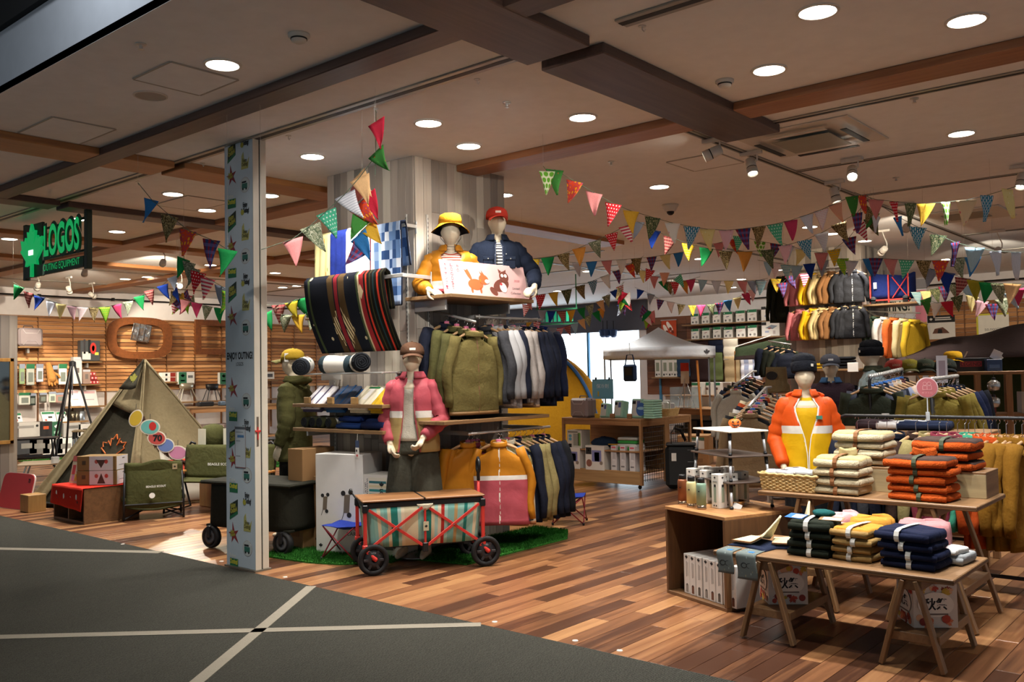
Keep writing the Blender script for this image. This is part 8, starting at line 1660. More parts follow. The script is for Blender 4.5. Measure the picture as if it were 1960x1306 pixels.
for P_, nm in ((TL, 'near'), (TF, 'front'), (TR_, 'far')): q = P_-CEN; MB().tube([q.lerp(A0, k/10)+V((0, 0, .004)) for k in range(11)], .014, 6).build('ridge_seam', TAN, tt_, True)
MB().tube([TL-CEN, TL-CEN+V((-.25, -.12, .0))], .006, 5).build('guy_rope', BLACK, tt_); MB().grid(lambda u, v: (TL-CEN).lerp(TF-CEN, u)+nL*(.16*v-.1)+V((0, 0, .02+.05*math.sin(v*PI)*(1+.3*math.sin(u*20)))), 24, 5, th=.01).build('ground_skirt', fab('#23211d', None, 20), tt_, True)
gl = [fR(u, v)+nR*.03 for u, v in [(k/16, .6-.42*math.sin(k/16*PI/2)**.8) for k in range(17)]]; MB().tube(gl, .02, 6).build('fringe_garland', fab('#4a332a'), tt_)
mb = MB()
for k in range(70): p = gl[0].lerp(gl[-1], 0); f_ = k/70*16; i = int(f_); p = gl[i].lerp(gl[min(i+1, 16)], f_-i); mb.cyl(p, p+V((0, 0, -.05-.02*(k % 3))), .006, n=4)
mb.build('fringe', fab('#4a332a'), tt_, kind='stuff')
for i, (px, py, c, rx, rz2, tlt) in enumerate(((260, 801, '#d0b23c', 11, 16, .4), (287, 818, '#6fbab4', 17, 14, .1), (300, 839, '#c2544e', 16, 13, .2), (317, 853, '#6d86c0', 15, 13, .1), (340, 867, '#c986a8', 16, 13, .15))):
 D_ = 11.35; q = ond(px, py, D_); k = D_/CAM_F; t_ = thing('round_plaque', '%s round plaque on the teepee garland' % ['yellow', 'teal and red', 'red 70 printed', 'blue', 'pink'][i], 'plaque', q, R(54)); a_ = [(rx*k*1.0*math.cos(j*PI/14), rz2*k*.98*math.sin(j*PI/14)) for j in range(28)]
 MB().prism(a_, RY(tlt), .012).build('plaque_rim', mat('#e4ddcc', .5), t_); MB().prism([(x*.87, z*.87) for x, z in a_], RY(tlt) @ T(0, -.002, 0), .004).build('plaque_face', mat(c, .5), t_); MB().tube([(0, .004, rz2*k), (0, .03, rz2*k+.06)], .003, 5).build('cord', INK, t_)
 if i == 2: text('70', T(.01, -.004, 0), .1, .08, INK, t_, bold=.05)
 if i == 1: MB().prism(oval(.04, .05, 18), T(.03, -.0035, .01), .003).build('print', RED, t_)
t_ = thing('red_band_panel', 'white and red printed tent skirt standing behind the low chair', 'panel', V((-10.15, 5.95, .004)), R(68)) if False else None
MB().grid(lambda u, v: fR(.25+.75*u, .02+.36*v)+nR*.012, 12, 5, th=.004, mif=lambda u, v: 1 if .3 < v < .75 else 0).build('printed_skirt', [mat('#b8b2a4', .6), mat('#c8492e', .6)], tt_, True)
# red cloth crate with two cartons
rc = thing('display_crate', 'brown crate with two open bays under a red cloth', 'crate', (-9.97, 4.6, 0)); HW_, HD_, HH_ = .37, .3, .37; CW_ = wood('#5d4128', '#7a5636', 0, 5, .5)
MB().box(-HW_, HW_, -HD_, HD_, HH_-.02, HH_, .002).build('top_panel', CW_, rc); MB().box(-HW_, HW_, -HD_, HD_, 0, .03, .002).build('bottom_panel', CW_, rc); MB().box(-HW_, HW_, HD_-.02, HD_, .03, HH_-.02).build('back_panel', CW_, rc)
for x in (-HW_, -.01, HW_-.02): MB().box(x, x+.02, -HD_, HD_-.02, .03, HH_-.02).build('side_panel', CW_, rc)
cl_ = thing('red_cloth', 'bright red cloth with small prints draped over the brown crate', 'cloth', (-9.97, 4.6, HH_+.001)); RC = fab('#cf3526', '#b32618', 60, .2)
MB().grid(lambda u, v: V(((u-.5)*2*(HW_+.006), -HD_-.012-.02*v-.006*math.sin(u*14)*v, .008-.2*v-.04*u*v)), 16, 8, th=.003).build('front_drop', RC, cl_, True); MB().grid(lambda u, v: V(((u-.5)*2*(HW_+.006), (v-.5)*2*(HD_+.012), .008)), 6, 6, th=.004).build('top_cloth', RC, cl_); MB().grid(lambda u, v: V(((u-.5)*2*(HW_+.006), HD_+.012+.02*v, .008-.3*v)), 10, 5, th=.003).build('rear_drop', RC, cl_, True)
for k, (x, z) in enumerate(((-.24, -.08), (-.06, -.1), (.1, -.12), (.24, -.09))): MB().prism(oval(.016, .03, 12), T(x, -HD_-.026, z), .001).build('print', WHITE, cl_); MB().prism(oval(.01, .016, 10), T(x+.03, -HD_-.028, z-.05), .001).build('print', INK, cl_)
for i, (z, dw) in enumerate(((HH_+.014, .0), (HH_+.168, .01))):
 kb = carton('carton', '%s kraft and white carton with a tent print on the red cloth' % ('lower' if i == 0 else 'upper'), 'box', (-9.86+.0, 4.62, z), .44-dw, .28, .152, R(38), mat('#7d6238', .8), [('-y', .12, .5, .26, .15, mat('#c9c9cc', .5)), ('-y', .12, .45, .09, .11, ('poly', mat('#4a352a', .5), [(-.5, -.5), (.5, -.5), (0, .5)] if i == 0 else [(-.6, .4), (0, -.4), (.6, .4)])), ('-y', .0, .62, .04, .045, ('disc', mat('#a8554a', .5))), ('-y', .25, .62, .04, .045, ('disc', mat('#b8453a', .5))), ('+x', 0, .5, .25, .145, mat('#cfcdd0', .5)), ('+x', .1, .8, .06, .012, INK), ('+x', 0, .35, .16, .006, mat('#6d6b70', .5)), ('-y', -.32, .55, .04, .04, mat('#4a3a24', .6))])
wf = thing('card_stand', 'tall cream price card with pink print leaning on the cartons', 'price card', (-10.16, 4.43, HH_+.014), R(10), None, (R(-12), 0, R(12))); MB().box(-.07, .07, 0, .006, 0, .3, .001).build('card', mat('#d0c2a4', .5), wf)
for dims, c in (((-.07, .07, .24, .3), '#c9625a'), ((-.05, .0, .1, .2), '#c2464a'), ((.01, .05, .12, .2), '#b8b0a0'), ((-.04, .0, .03, .09), '#c98ab0'), ((.01, .05, .03, .1), '#cdb03c')): MB().box(dims[0], dims[1], -.001, 0, dims[2], dims[3]).build('print', mat(c, .5), wf)
# low olive camp chair, seen flat on
OLV = fab('#4d4e2c', '#3d3e22', 40, .4); lc_ = thing('camp_chair', 'low olive camp chair with black frame and small white lettering beside the crate', 'chair', (-9.44, 4.98, 0), R(64))
MB().grid(lambda u, v: V(((u-.5)*.56, -.02-.1*v-.03*math.sin(PI*u)*math.sin(PI*v), .6-.47*v+.01*math.cos(u*2*PI))), 16, 16, th=.012).build('back_fabric', OLV, lc_, True); MB().grid(lambda u, v: V(((u-.5)*.56, -.1+.46*v, .14+.03*v-.04*math.sin(PI*u))), 10, 8, th=.01).build('seat_fabric', OLV, lc_, True); MB().grid(lambda u, v: V(((u-.5)*.58, -.03-.012*math.sin(PI*u), .615-.13*v-.02*math.sin(u*8))), 14, 4, th=.02).build('head_pocket', OLV, lc_, True)
for s in (-1, 1): MB().tube([(s*.3, -.13, 0), (s*.3, -.13, .2), (s*.285, -.01, .6)], .012, 8).build('frame_post', BLACK, lc_, True); MB().tube([(s*.3, .34, 0), (s*.3, .34, .2)], .012, 8).build('leg', BLACK, lc_, True); MB().box(s*.3-.02, s*.3+.02, -.12, .34, .2, .25, .01).build('armrest', OLV, lc_)
for a, b_ in (((-.3, -.13, .02), (0, .1, .13)), ((.3, -.13, .02), (0, .1, .13)), ((-.3, .34, .02), (0, .1, .13)), ((.3, .34, .02), (0, .1, .13)), ((-.3, -.13, .17), (.3, -.13, .17))): MB().cyl(a, b_, .009, n=6).build('cross_tube', BLACK, lc_)
text('BEAGLE SCOUT', T(.02, -.14, .355) @ RX(-.2), .2, .022, WHITE, lc_, bold=.02); lp_ = MB().box(.19, .24, -.062, -.056, .52, .58).build('label_patch', mat('#b8a884', .5), lc_); leaf(T(.215, -.064, .55), .025, INK, lp_)
MB().prism(oval(.03, .03, 14), T(-.02, -.158, .26) @ RX(-.2), .002).build('print', WHITE, lc_)
# olive camp bench, wagon with a cover behind the post
bn_ = thing('camp_bench', 'olive two seat camp bench with wooden arm and black frame behind the shutter post', 'bench', (-9.25, 5.75, 0), R(30))
MB().grid(lambda u, v: V(((u-.5)*1.1, .12-.05*v-.03*math.sin(PI*u), .74-.38*v)), 16, 8, th=.012).build('back_fabric', OLV, bn_, True); MB().grid(lambda u, v: V(((u-.5)*1.1, .07-.42*v, .36-.03*math.sin(PI*v))), 16, 8, th=.012).build('seat_fabric', OLV, bn_, True); text('BEAGLE SCOUT', T(-.1, .045, .52), .3, .03, WHITE, bn_, bold=.02)
for s in (-1, 1): MB().tube([(s*.55, -.3, .42), (s*.56, -.36, .02), (s*.56, .2, .02), (s*.55, .0, .46)], .013, 8).build('frame_loop', BLACK, bn_, True); MB().tube([(s*.55, .07, .36), (s*.56, .13, .7), (s*.5, .13, .77), (s*.45, .13, .75)], .014, 8).build('back_tube', BLACK, bn_, True); MB().box(s*.55-.03, s*.55+.03, -.34, .06, .43, .455, .006).build('armrest', wood('#9a6a34', '#b9854a', 1, 5), bn_)
for i, x in enumerate((-.32, .0)): hgt = .2; p = T(*bn_.location) @ RZ(R(30)) @ V((x, .3, 0)); b_ = thing('stuff_sack', 'olive stuff sack with a white spec card behind the bench, %s' % ('by the plaques' if i == 0 else 'by the post'), 'sack', (p.x, p.y, .0)); MB().box(-.15, .15, -.1, .1, 0, .7, .01).build('stand_box', wood('#7d5c38', '#94703f', 2, 5), b_); MB().lathe([(.1, .7), (.14, .74), (.14, .9), (.1, .95), (.03, .97), (.001, .97)], 18).build('sack_body', OLV, b_, True); MB().box(-.08, .08, -.15, -.144, .73, .92).build('spec_card', mat('#cfcdb8', .5), b_)
cw = thing('covered_wagon', 'black and olive camp wagon with one big grey wheel, half behind the post', 'wagon', (-6.95, 4.72, 0), R(12)); BO = fab('#2a2a22', '#1f1f19', 30)
MB().grid(lambda u, v: V(((.5-.02*v)*math.copysign(abs(math.cos(2*PI*u))**.35, math.cos(2*PI*u)), .26*math.copysign(abs(math.sin(2*PI*u))**.35, math.sin(2*PI*u)), .2+.38*v)), 40, 8, th=.01, closed=True).build('fabric_body', BO, cw, True); MB().box(-.49, .49, -.24, .24, .19, .21, .004).build('floor_panel', BO, cw); MB().box(-.53, .53, -.28, .28, .57, .6, .012).build('top_cover', BO, cw)
for sx_ in (-1, 1):
 for sy_ in (-1, 1):
  w_ = MB().lathe([(.075, -.03), (.095, -.025), (.1, 0), (.095, .025), (.075, .03), (.07, .0)], 26, (sx_*.42, sy_*.24, .1), RX(PI/2)).build('wheel', mat('#18181a', .6), cw, True); MB().lathe([(.07, -.026), (.03, -.032), (.03, .032), (.07, .026)], 20, (sx_*.42, sy_*.24, .1), RX(PI/2)).build('hub', mat('#4a4b50', .45), w_, True); MB().box(sx_*.42-.02, sx_*.42+.02, sy_*.24-.045, sy_*.24+.045, .1, .2, .006).build('fork', BLACK, cw)
turf('green artificial grass strip seen past the olive parka', [(-13.4, 8.5), (-12.4, 9.6), (-13.2, 10.4), (-14.4, 9.2)], 1500, .04, 5); turf('long green grass strip along the side wall shelves', [(-18.4, 7.0), (-18.0, 7.0), (-17.2, 9.6), (-17.9, 10)], 1200, .04, 6)
bk_ = thing('camp_stool', 'black folding camp stool on the far grass strip', 'stool', (-13.3, 9.3, .016), R(20)); MB().box(-.25, .25, -.2, .2, .42, .45, .01).build('seat', BLACK, bk_)
for a in (-1, 1): MB().cyl((a*.22, -.18, 0), (a*.2, .16, .43), .014, n=6).build('leg', BLACK, bk_); MB().cyl((a*.22, .18, 0), (a*.2, -.16, .43), .014, n=6).build('leg', BLACK, bk_)
# ---- green shop sign ----
sg2 = thing('shop_sign', 'green lit shop sign with maple leaf on black posts under the beam', 'sign', (-10.47, 4.35, 2.7)); FG = mat('#0f2a1e', .5); LIT = glow('#12b060', .75)
for x, z0, z1 in ((.79, 0, .62), (-.8, 0, .66)): MB().box(x-.035, x+.035, 0, .06, z0, z1, .004).build('post', FG, sg2)
for z in (.03, .2, .55): MB().box(-.8, .79, .03, .05, z, z+.025, .002).build('cross_rail', FG, sg2)
MB().box(-.78, -.3, .0, .03, .02, .64, .004).build('leaf_back', FG, sg2); leaf(T(-.53, -.035, .33), .62, LIT, sg2, 'maple_leaf', .03); MB().box(-.58, -.46, -.042, -.035, .27, .33).build('lit_plate', glow('#e6fff2', 1.5), sg2)
text('LOGOS', T(.22, .002, .4), .97, .43, FG, sg2, 'letter_back', bold=.11); text('LOGOS', T(.22, -.012, .4), .9, .36, LIT, sg2, 'lettering', bold=.03); text('OUTING EQUIPMENT', T(.22, -.012, .09), .92, .09, LIT, sg2, bold=.0); MB().box(-.27, .72, .01, .03, .03, .15, .004).build('letter_back', FG, sg2)
MB().box(.76, .82, 0, .06, .62, 3.337-2.7, .002).build('hanger', FG, sg2); 
# ---- stickers on the shutter post ----
YG = mat('#a8a23a', .5); DG = mat('#1a2a1c', .5); STK = [(0, 'a'), (1, 'b'), (2, 'c')]
def stick(kind, x, z):
 mx = T(x, 4.0535, z)
 if kind == 'a': o = MB().prism([(-.055, -.085), (.06, -.03), (.06, .085), (-.05, .04)], mx, .001).build('sticker', DG, post); text('Enjoy\nOuting!', mx @ T(0, -.0012, .01) @ RY(-.25), .1, .09, YG, post, bold=.06, spacing=.8); MB().prism([(-.055, -.085), (.06, -.03), (.06, -.005), (-.055, -.06)], mx @ T(0, -.0006, 0), .001).build('sticker', GRN, post)
 elif kind == 'b': MB().prism([((.075 if k % 2 == 0 else .028)*math.cos(k*PI/5+.5)*(1.2 if k in (2, 8) else 1), (.075 if k % 2 == 0 else .028)*math.sin(k*PI/5+.5)*(1.3 if k in (2, 8) else 1)) for k in range(10)], mx, .001).build('sticker', mat('#8a2a2e', .5), post); text('Enjoy\nOuting!', mx @ T(-.015, -.0012, .005) @ RY(-.12), .07, .06, YG, post, bold=.06, spacing=.8)
 elif kind == 'c': MB().box(-.055, .06, -.0005, .0005, -.06, .015, mx=mx).build('sticker', GRN, post); text('Enjoy,', mx @ T(-.01, -.0012, .035), .09, .04, mat('#d8dcd8', .5), post, bold=.05); text('Outing!', mx @ T(.0, -.0012, -.012), .11, .05, mat('#c9c43a', .5), post, bold=.05)
 elif kind == 'd': MB().prism([(-.05, -.06), (.045, -.06), (.06, .03), (.03, -.01), (-.01, .02), (-.02, .08), (-.045, .05)], mx, .001).build('sticker', mat('#b3ad62', .5), post); text('Enjoy\nOuting!', mx @ T(0, -.0012, -.01), .085, .07, mat('#4a4a2a', .5), post, bold=.02, spacing=.8)
 elif kind == 'e': MB().prism(oval(.065, .062, 24), mx, .001).build('sticker', mat('#b0a4a0', .5), post); MB().prism(oval(.061, .058, 24), mx @ T(0, -.0006, 0), .001).build('sticker', mat('#c4cac8', .5), post); MB().box(-.04, .035, -.0005, .0005, -.028, .012, mx=mx @ T(0, -.0014, 0)).build('bus_print', mat('#2f6a5c', .5), post); MB().box(-.04, .02, -.0005, .0005, .016, .03, mx=mx @ T(0, -.0014, 0)).build('bus_print', INK, post); [MB().prism(oval(.01, .01, 10), mx @ T(q, -.002, -.032), .0008).build('bus_print', INK, post) for q in (-.025, .02)]
 else: text('Enjoy\n& Outing!', mx @ T(0, -.0008, .0), .11, .1, INK, post, bold=.04, spacing=.85); MB().prism(oval(.022, .022, 14), mx @ T(-.035, -.002, -.03), .0006).build('sticker', YG, post)
def zy(py, px=460): return ony(px, py, 4.054).z
for py, k in ((292, 'a'), (338, 'b'), (385, 'c'), (425, 'a'), (472, 'b'), (518, 'c'), (560, 'a'), (608, 'b'), (745, 'b'), (792, 'c'), (838, 'a'), (880, 'b'), (928, 'c'), (975, 'a'), (1022, 'b'), (1072, 'c')): stick(k, -6.415, zy(py, 443))
for py, k in ((268, 'f'), (308, 'd'), (353, 'e'), (398, 'f'), (445, 'd'), (490, 'e'), (535, 'f'), (580, 'd'), (627, 'e'), (768, 'e'), (815, 'f'), (862, 'd'), (910, 'e'), (955, 'f'), (1003, 'd'), (1050, 'e')): stick(k, -6.225, zy(py, 472))
text('ENJOY OUTING!', T(-6.315, 4.0535, zy(683)), .36, .075, INK, post, bold=.03); text('LOGOS', T(-6.315, 4.0535, zy(697)), .1, .028, INK, post)
nt = thing('notice_sheet', 'white notice sheet with dark border taped to the shutter post', 'notice', (-6.31, 4.052, zy(850)), 0); MB().box(-.075, .075, -.001, 0, -.19, .14).build('sheet', mat('#c4ccd2', .5), nt)
for dims, c in (((-.07, .07, .115, .135), '#5a5f64'), ((-.04, .05, .05, .07), '#4a78a8'), ((-.06, .04, .09, .096), '#8a8f94'), ((-.06, .0, .02, .026), '#8a8f94'), ((-.06, -.0, -.1, -.094), '#77797c'), ((-.075, .075, -.19, -.183), '#7a4a4a'), ((-.075, -.07, -.19, .14), '#8a6a6a'), ((.07, .075, -.19, .14), '#8a6a6a')): MB().box(dims[0], dims[1], -.0016, -.001, dims[2], dims[3]).build('print', mat(c, .5), nt)
# ---- ceiling fittings ----
wm_ = mat('#cdc8be', .5)
ac = thing('ceiling_air_conditioner', 'ceiling cassette air conditioner with grey grille beside the dark beam', 'air conditioner', onz(1553, 263, CH)+V((0, 0, -.001)), R(0)); MB().box(-.47, .47, -.47, .47, -.012, 0, .006).build('panel', wm_, ac); MB().prism([(x, z) for x, z in sup(.4, .4, 40, .45)], RX(PI/2) @ T(0, .012, 0), .035).build('raised_cover', wm_, ac); MB().box(-.24, .24, -.24, .24, -.052, -.046, .002).build('intake_grille', mat('#8d8878', .6), ac)
for a in range(4): MB().box(-.26, .26, .33, .385, -.05, -.044, .004, mx=RZ(a*PI/2)).build('air_outlet', blk if a in (1, 3, 0) else wm_, ac)
ac2 = thing('ceiling_air_conditioner', 'second ceiling air conditioner far back over the open side', 'air conditioner', onz(1850, 410, CH)+V((0, 0, -.001))); MB().box(-.47, .47, -.47, .47, -.02, 0, .006).build('panel', wm_, ac2); MB().box(-.24, .24, -.24, .24, -.03, -.02, .002).build('intake_grille', mat('#8d8878', .6), ac2)
for px, py, nm in ((572, 66, 'smoke detector on the corridor ceiling beyond the first downlight'), (1387, 154, 'smoke detector beside the dark cross beam inside'), (327, 418, 'smoke detector above the green shop sign'.replace('above', 'behind'))): t_ = thing('smoke_detector', nm, 'smoke detector', onz(px, py, CH)); MB().lathe([(.06, 0), (.06, -.014), (.045, -.02), (.04, -.04), (.02, -.05), (.001, -.05)], 22).build('housing', wm_, t_, True); MB().lathe([(.046, -.022), (.046, -.03)], 22).build('slots', blk, t_)
for px, py, nm in ((270, 84, 'corridor ceiling over the access panel'), (970, 196, 'ceiling above the bucket hat mannequin'), (1750, 188, 'ceiling along the right ceiling slot'.replace('right ', 'open side ')), (1170, 309, 'ceiling past the brown beam'), (1715, 340, 'ceiling by the white track spotlight')): t_ = thing('sprinkler', 'small sprinkler head on the '+nm, 'sprinkler', onz(px, py, CH)); MB().lathe([(.03, 0), (.03, -.006), (.01, -.01), (.01, -.03), (.018, -.034), (.001, -.036)], 14).build('head', mtl, t_)
for i, (px, py) in enumerate(((913, 152), (1229, 50), (552, 260), (264, 348), (388, 312), (719, 208))): t_ = thing('ceiling_hook', 'small metal ceiling hook along the shutter track, %s' % ['above the yellow bucket hat', 'past the dark cross beam', 'beside the post top', 'holding the blue pennant string', 'between post and green sign', 'holding the red pennant string'][i], 'hook', onz(px, py, CH)); MB().lathe([(.022, 0), (.022, -.004)], 12).build('plate', mtl, t_); MB().tube([(0, 0, -.004), (0, 0, -.02), (.012, 0, -.034), (.024, 0, -.022)], .003, 6).build('hook', mtl, t_)
t_ = thing('ceiling_speaker', 'round grey ceiling speaker grille over the corridor', 'speaker', onz(288, 183, CH)); MB().lathe([(.11, 0), (.11, -.006), (.098, -.008), (.098, -.004), (.001, -.004)], 28).build('ring', wm_, t_); MB().lathe([(.097, -.005), (.001, -.0055)], 28).build('grille', mat('#a09a90', .6), t_)
t_ = thing('dome_camera', 'white dome security camera with a dark eye on the ceiling', 'camera', onz(1283, 392, CH)); MB().lathe([(.095, 0), (.09, -.02), (.06, -.075), (.045, -.08)], 26).build('housing', wm_, t_, True); MB().lathe([(.045, -.078), (.04, -.1), (.022, -.118), (.001, -.122)], 22).build('lens_dome', mat('#0c0c0e', .1), t_, True)
SP = [(1366, 292, 3.27, (-5.5, 5.6, 2.3), 'track spotlight pointing at the board mannequins', 60, 46), (1438, 318, 3.26, (-2.76, 6.6, 1.1), 'track spotlight over the orange jacket mannequin', 150, 36), (1631, 330, 3.26, (-2.0, 5.7, .9), 'track spotlight over the fleece table', 150, 44), (1598, 372, 3.25, (-2.9, 9, 1.2), 'track spotlight near the ceiling rail knot', 60, 50), (1955, 345, 3.24, (-2, 8.5, 1), 'track spotlight at the open side over the racks', 60, 60), (162, 522, 3.2, (-18.9, 8.2, 1.6), 'track spotlight below the shop sign toward the side wall', 220, 60), (312, 503, 3.2, (-18.9, 9.7, 2.1), 'track spotlight toward the oval frame', 220, 55), (176, 565, 3.15, (-19, 11.5, 1.8), 'track spotlight toward the rectangular frame', 220, 60), (72, 548, 3.2, (-18.9, 7, 1.5), 'track spotlight near the grey stub wall', 180, 55), (132, 555, 3.15, (-18.9, 9, .9), 'track spotlight over the hook packs', 160, 50), (1690, 480, 3.1, (-5.4, 13.9, 2.4), 'track spotlight toward the rain jackets', 260, 36), (1910, 480, 3.1, (-4.6, 20.3, 2.2), 'bright track spotlight over the yellow edged poster', 260, 50), (1735, 436, 3.1, (-6, 18.4, 2.5), 'bright track spotlight by the blue pennant', 160, 50), (1285, 560, 3.1, (-10.5, 20, 2.2), 'small far track spotlight over the shelf boxes', 260, 60), (345, 545, 3.1, (-10.6, 5.6, 1.2), 'track spotlight toward the teepee', 200, 45)]
for px, py, z, aim, lab, pw, an in SP: spotlamp(px, py, z, aim, lab, pw*(2.6 if px < 400 else 1.9 if px > 1650 else 1.2), (1, .86, .66) if px < 400 or px > 1650 else (1, .92, .8), an)
spotlamp(1480, -75, 3.25, (-2.5, 5.9, .7), 'track spotlight out over the corridor edge, toward the fleece table', 150, (1, .95, .88), 62); spotlamp(1120, -70, 3.25, (-5.6, 6.0, 1.8), 'track spotlight out over the corridor edge, toward the pillar jackets', 170, (1, .94, .86), 50)
spotlamp(1000, -70, 3.25, (-6.2, 5.1, 2.35), 'track spotlight beside the post, toward the hanging blankets', 240, (1, .95, .9), 34)
# ================= pennant buntings =================
def L(s): 
 out = []
 for a in s.split(): x, y, *c = a.split(','); out.append((int(x), int(y), c[0] if c else None))
 return out
def G(label, s, d0, d1, e0=None, e1=None, sc_=1.0): return garland(label, L(s), d0, d1, (e0, e1), sc_)
G('long bunting from the brown beam toward the ceiling rail, green flag first', '1047,328,gd 1062,325,gf 1100,347,fl 1137,369,pk 1174,390,rd 1208,404,yl 1249,416,c1 1287,427,wh 1324,434,lf 1354,439,py 1390,441,pp 1422,438,pl 1452,434,c2 1483,429,te 1513,422,mg 1543,412,wt 1571,402,rp 1598,390,pe 1630,376,gf', 7.4, 9.6, (1040, 318, 7.3), (1660, 372, 10.6))
G('bunting from the ceiling rail back over the open shop side', '1650,374,fl 1677,382,pk 1711,386,rd 1743,389,c1 1772,390,yl 1810,387,gd 1850,383,be 1889,374,lf 1928,362,py', 10, 7.2, (1635, 368, 10.6), (1990, 345, 6.8))
G('second row bunting with green, camouflage and orange flags by the denim mannequin', '1022,496,ys 1048,493,gr 1078,486,c2 1108,475,or 1138,462,c3 1170,447,rd 1197,433,st 1221,425,gy 1252,440,bl 1283,454,p2 1318,467,ys 1352,475,gr 1389,481,c2 1426,482,or 1469,479,c1 1503,470,pp 1540,460,lf 1572,446,lw 1605,428,c2 1640,408,pl', 10.2, 9.6, (1000, 495, 10.3), (1655, 390, 10.5))
G('bright bunting sloping to the open side, blue flag first and white ones last', '1718,415,sb 1757,435,lf 1796,450,c1 1829,464,pl 1866,474,lb 1905,481,wt 1945,483,wt', 9.5, 7.6, (1655, 372, 10.7), (1985, 482, 7.3))
G('bunting hanging low under the ceiling rail knot', '1643,432,st 1625,455,pl 1596,478,ys 1572,484,pk 1535,478,py 1510,470,wt', 10.4, 11.6, (1652, 376, 10.6), (1488, 462, 12))
G('mid shop bunting behind, starting with white stripes and blue', '1105,503,lw 1132,501,sb 1161,499,pk 1190,497,wh 1218,495,c2 1247,492,pl 1273,488,py 1298,484,sb', 12, 12.5, (1090, 502, 12), (1330, 478, 12.8))
G('mid shop bunting running on behind, pale pink to plaid', '1376,465,pk 1404,458,fl 1414,452,te 1455,462,gd 1485,467,pl', 12, 12, (1350, 470, 12), (1500, 470, 12))
G('third row bunting of light blue, navy and heart pink flags before the rain jackets', '1472,502,lb 1485,503,rp 1505,507,bs 1525,509,lb 1549,505,bl 1574,500,gy 1612,495,lg 1630,500,wt 1665,495,sb 1677,494,pl 1705,496,pk 1735,498,te 1768,499,c2 1800,499,fl 1834,494,c3 1862,492,sb', 12.5, 9.6, (1450, 498, 12.6), (1900, 486, 9.4))
G('bunting behind it with dark blue, plaid, olive and green flags', '1782,515,gy 1813,522,bl 1843,532,p2 1867,537,ol 1890,541,gr 1912,543,c3 1938,543,pa', 10.2, 9.6, (1770, 508, 10.4), (1980, 545, 9.4))
G('short bunting of striped and plaid flags along the rain jackets', '1440,538,gy 1457,538,bs 1485,534,ys 1497,542,pl 1512,528,pl 1540,524,st', 13.2, 13.2, (1425, 540, 13.2), (1560, 520, 13.2))
G('pale bunting with white and yellow flags over the boxed shelf goods', '1345,536,lb 1371,538,wt 1395,538,py 1421,538,pk 1455,536,gy', 14, 14, (1320, 535, 14), (1470, 533, 14))
G('bunting from the board mannequins to the pole, red dots first', '1010,567,pk 1034,564,rd 1059,560,yl 1084,555,c1 1110,547,c2 1134,538,lf 1158,528,wh 1181,518,pl 1205,506,fl 1217,500,c2', 12.2, 13.2, (1000, 570, 12), (1232, 490, 13.4))
G('bunting falling from the same pole, yellow and small pink flags', '1230,518,py 1245,516,rd 1252,529,pk 1272,522,pe 1296,530,te 1268,537,gr 1282,540,c2 1292,540,rd 1309,538,or 1322,535,mg', 14.2, 14.2, (1215, 505, 14), (1340, 530, 14.2))
G('low bunting before the bright window with grey, blue and yellow flags', '1008,584,st 1038,594,gy 1055,596,bl 1075,596,p2 1093,594,yl 1112,590,gr 1128,584,c3 1148,576,pa 1160,566,c3 1175,556,bl 1186,548,st', 14.6, 15.4, (1000, 580, 14.6), (1195, 540, 15.5))
G('lower bunting before the bright window, yellow and blue flags', '1014,611,yl 1028,616,st 1041,625,bl 1058,628,gy 1071,628,st 1085,624,p2 1099,619,lb 1112,612,pa 1124,605,c3 1140,597,gr 1150,590,or', 16, 16.4, (1005, 606, 16), (1165, 580, 16.6))
G('far bunting along the back boards, plaid and striped flags', '1226,555,bl 1246,563,gy 1264,574,pl 1284,578,rp 1304,583,c2 1325,585,ys 1342,584,mg 1361,583,c1 1377,580,pl 1393,575,sb 1411,570,py 1428,561,mg 1440,555,pp', 17, 15, (1215, 550, 17), (1455, 545, 14.8))
G('far bunting before the slatted back wall with teal stripe and yellow flags', '1755,559,bs 1773,557,py 1790,553,c1 1808,548,pl 1826,544,c3 1848,548,lb 1772,572,gf 1792,580,wh 1813,577,rf 1831,567,c1', 13.5, 12.6, (1740, 560, 13.5), (1845, 560, 12.6))
G('far bunting at the open side before the yellow edged poster', '1861,567,py 1879,576,pp 1899,582,pl 1918,572,c3 1935,560,lb 1948,553,mg', 12, 11.4, (1850, 562, 12), (1965, 545, 11.3))
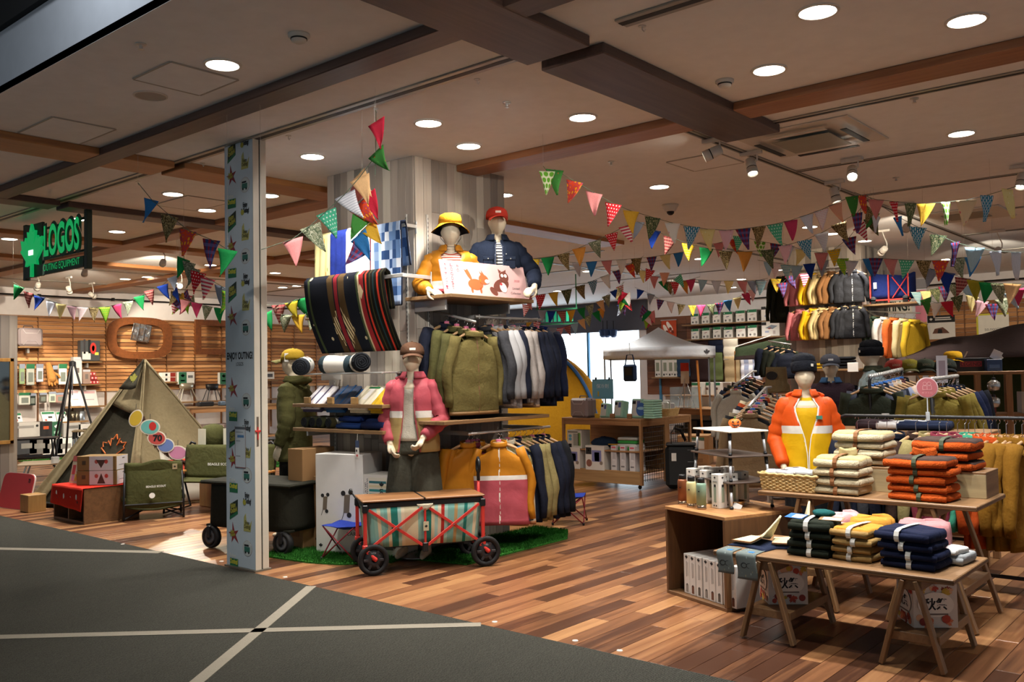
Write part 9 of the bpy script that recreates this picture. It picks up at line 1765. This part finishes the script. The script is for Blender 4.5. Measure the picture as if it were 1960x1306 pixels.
for nm, x0, y0, d, cs in (('bundle of buntings hung at the pillar top, flags falling in a bunch', 694, 335, 6.6, 'pa pk rf fl gf yl sb pl'), ('bundle of buntings hung mid shop before the window edge', 1193, 555, 14, 'c2 rf wh gr lg rd pl gy'), ('second bundle of buntings hung mid shop, ending in pink and green', 1240, 590, 14.6, 'pl gr pk rp lg mg'), ('bundle of buntings hung before the oval frame', 338, 556, 13, 'bl c2 yl pl st lg'), ('second bundle of buntings hung before the oval frame, pink and camouflage', 358, 560, 13.1, 'pl st c3 lg mg'), ('bundle of camouflage and silver flags under the ceiling rail knot', 1672, 400, 10.4, 'c2 gf wt c1')):
 g_ = L(' '.join('%d,%d,%s' % (x0+(k % 3-1)*(9 if d < 8 else 5), y0+int(k*75/d*(1.7 if d < 8 else .8)), c) for k, c in enumerate(cs.split()))); garland(nm, g_, d, d+.1, ((x0, y0-14, d), None))
G('near bunting from the ceiling hook by the shutter post, blue flag first', '290,382,sb 325,413,c2 360,441,fl 405,459,pl 436,478,gr', 7.6, 6.6, (264, 350, 8))
G('bunting behind the shutter post rising to the red flag at the pillar', '560,458,pk 594,432,c3 624,405,te 660,372,lw 688,340,pa', 6.3, 6.5, (500, 478, 6.3), (718, 300, 6.4))
G('string from the ceiling hook with a red and a green flag above the pillar corner', '720,232,rf 719,290,gf', 6.3, 6.4, (719, 211, 6.2), (718, 335, 6.4))
G('bunting going down from the orange flower flag toward the shutter post', '352,495,gr 362,502,c3 372,514,c3 380,521,rd 398,533,st 424,548,gy 440,560,lg', 9, 8.4, (352, 488, 9))
G('long bunting before the slatted side wall, rust plaid and blue flags first', '37,548,gr 55,560,p2 76,568,bl 99,577,wt 117,582,py 138,586,pp 158,588,rp 180,589,c2 200,588,lg 223,583,mg 245,577,c3 266,567,gr 285,556,p2 311,546,bl 330,530,gy', 13.6, 12.6, (25, 540, 13.6), (345, 520, 12.6))
G('bunting before the rectangular frame, pink to green', '355,575,pk 377,580,mg 397,586,c3 420,590,gr 445,596,or', 12.8, 12.6, (345, 568, 12.8))
G('bunting seen between the shutter post and the yellow cap', '492,584,bl 533,584,p2 557,578,ol 574,572,gr 508,600,gr 546,603,c3 570,603,yl 597,600,c3', 10, 10, (480, 582, 10), (606, 600, 10))
finish_texts()
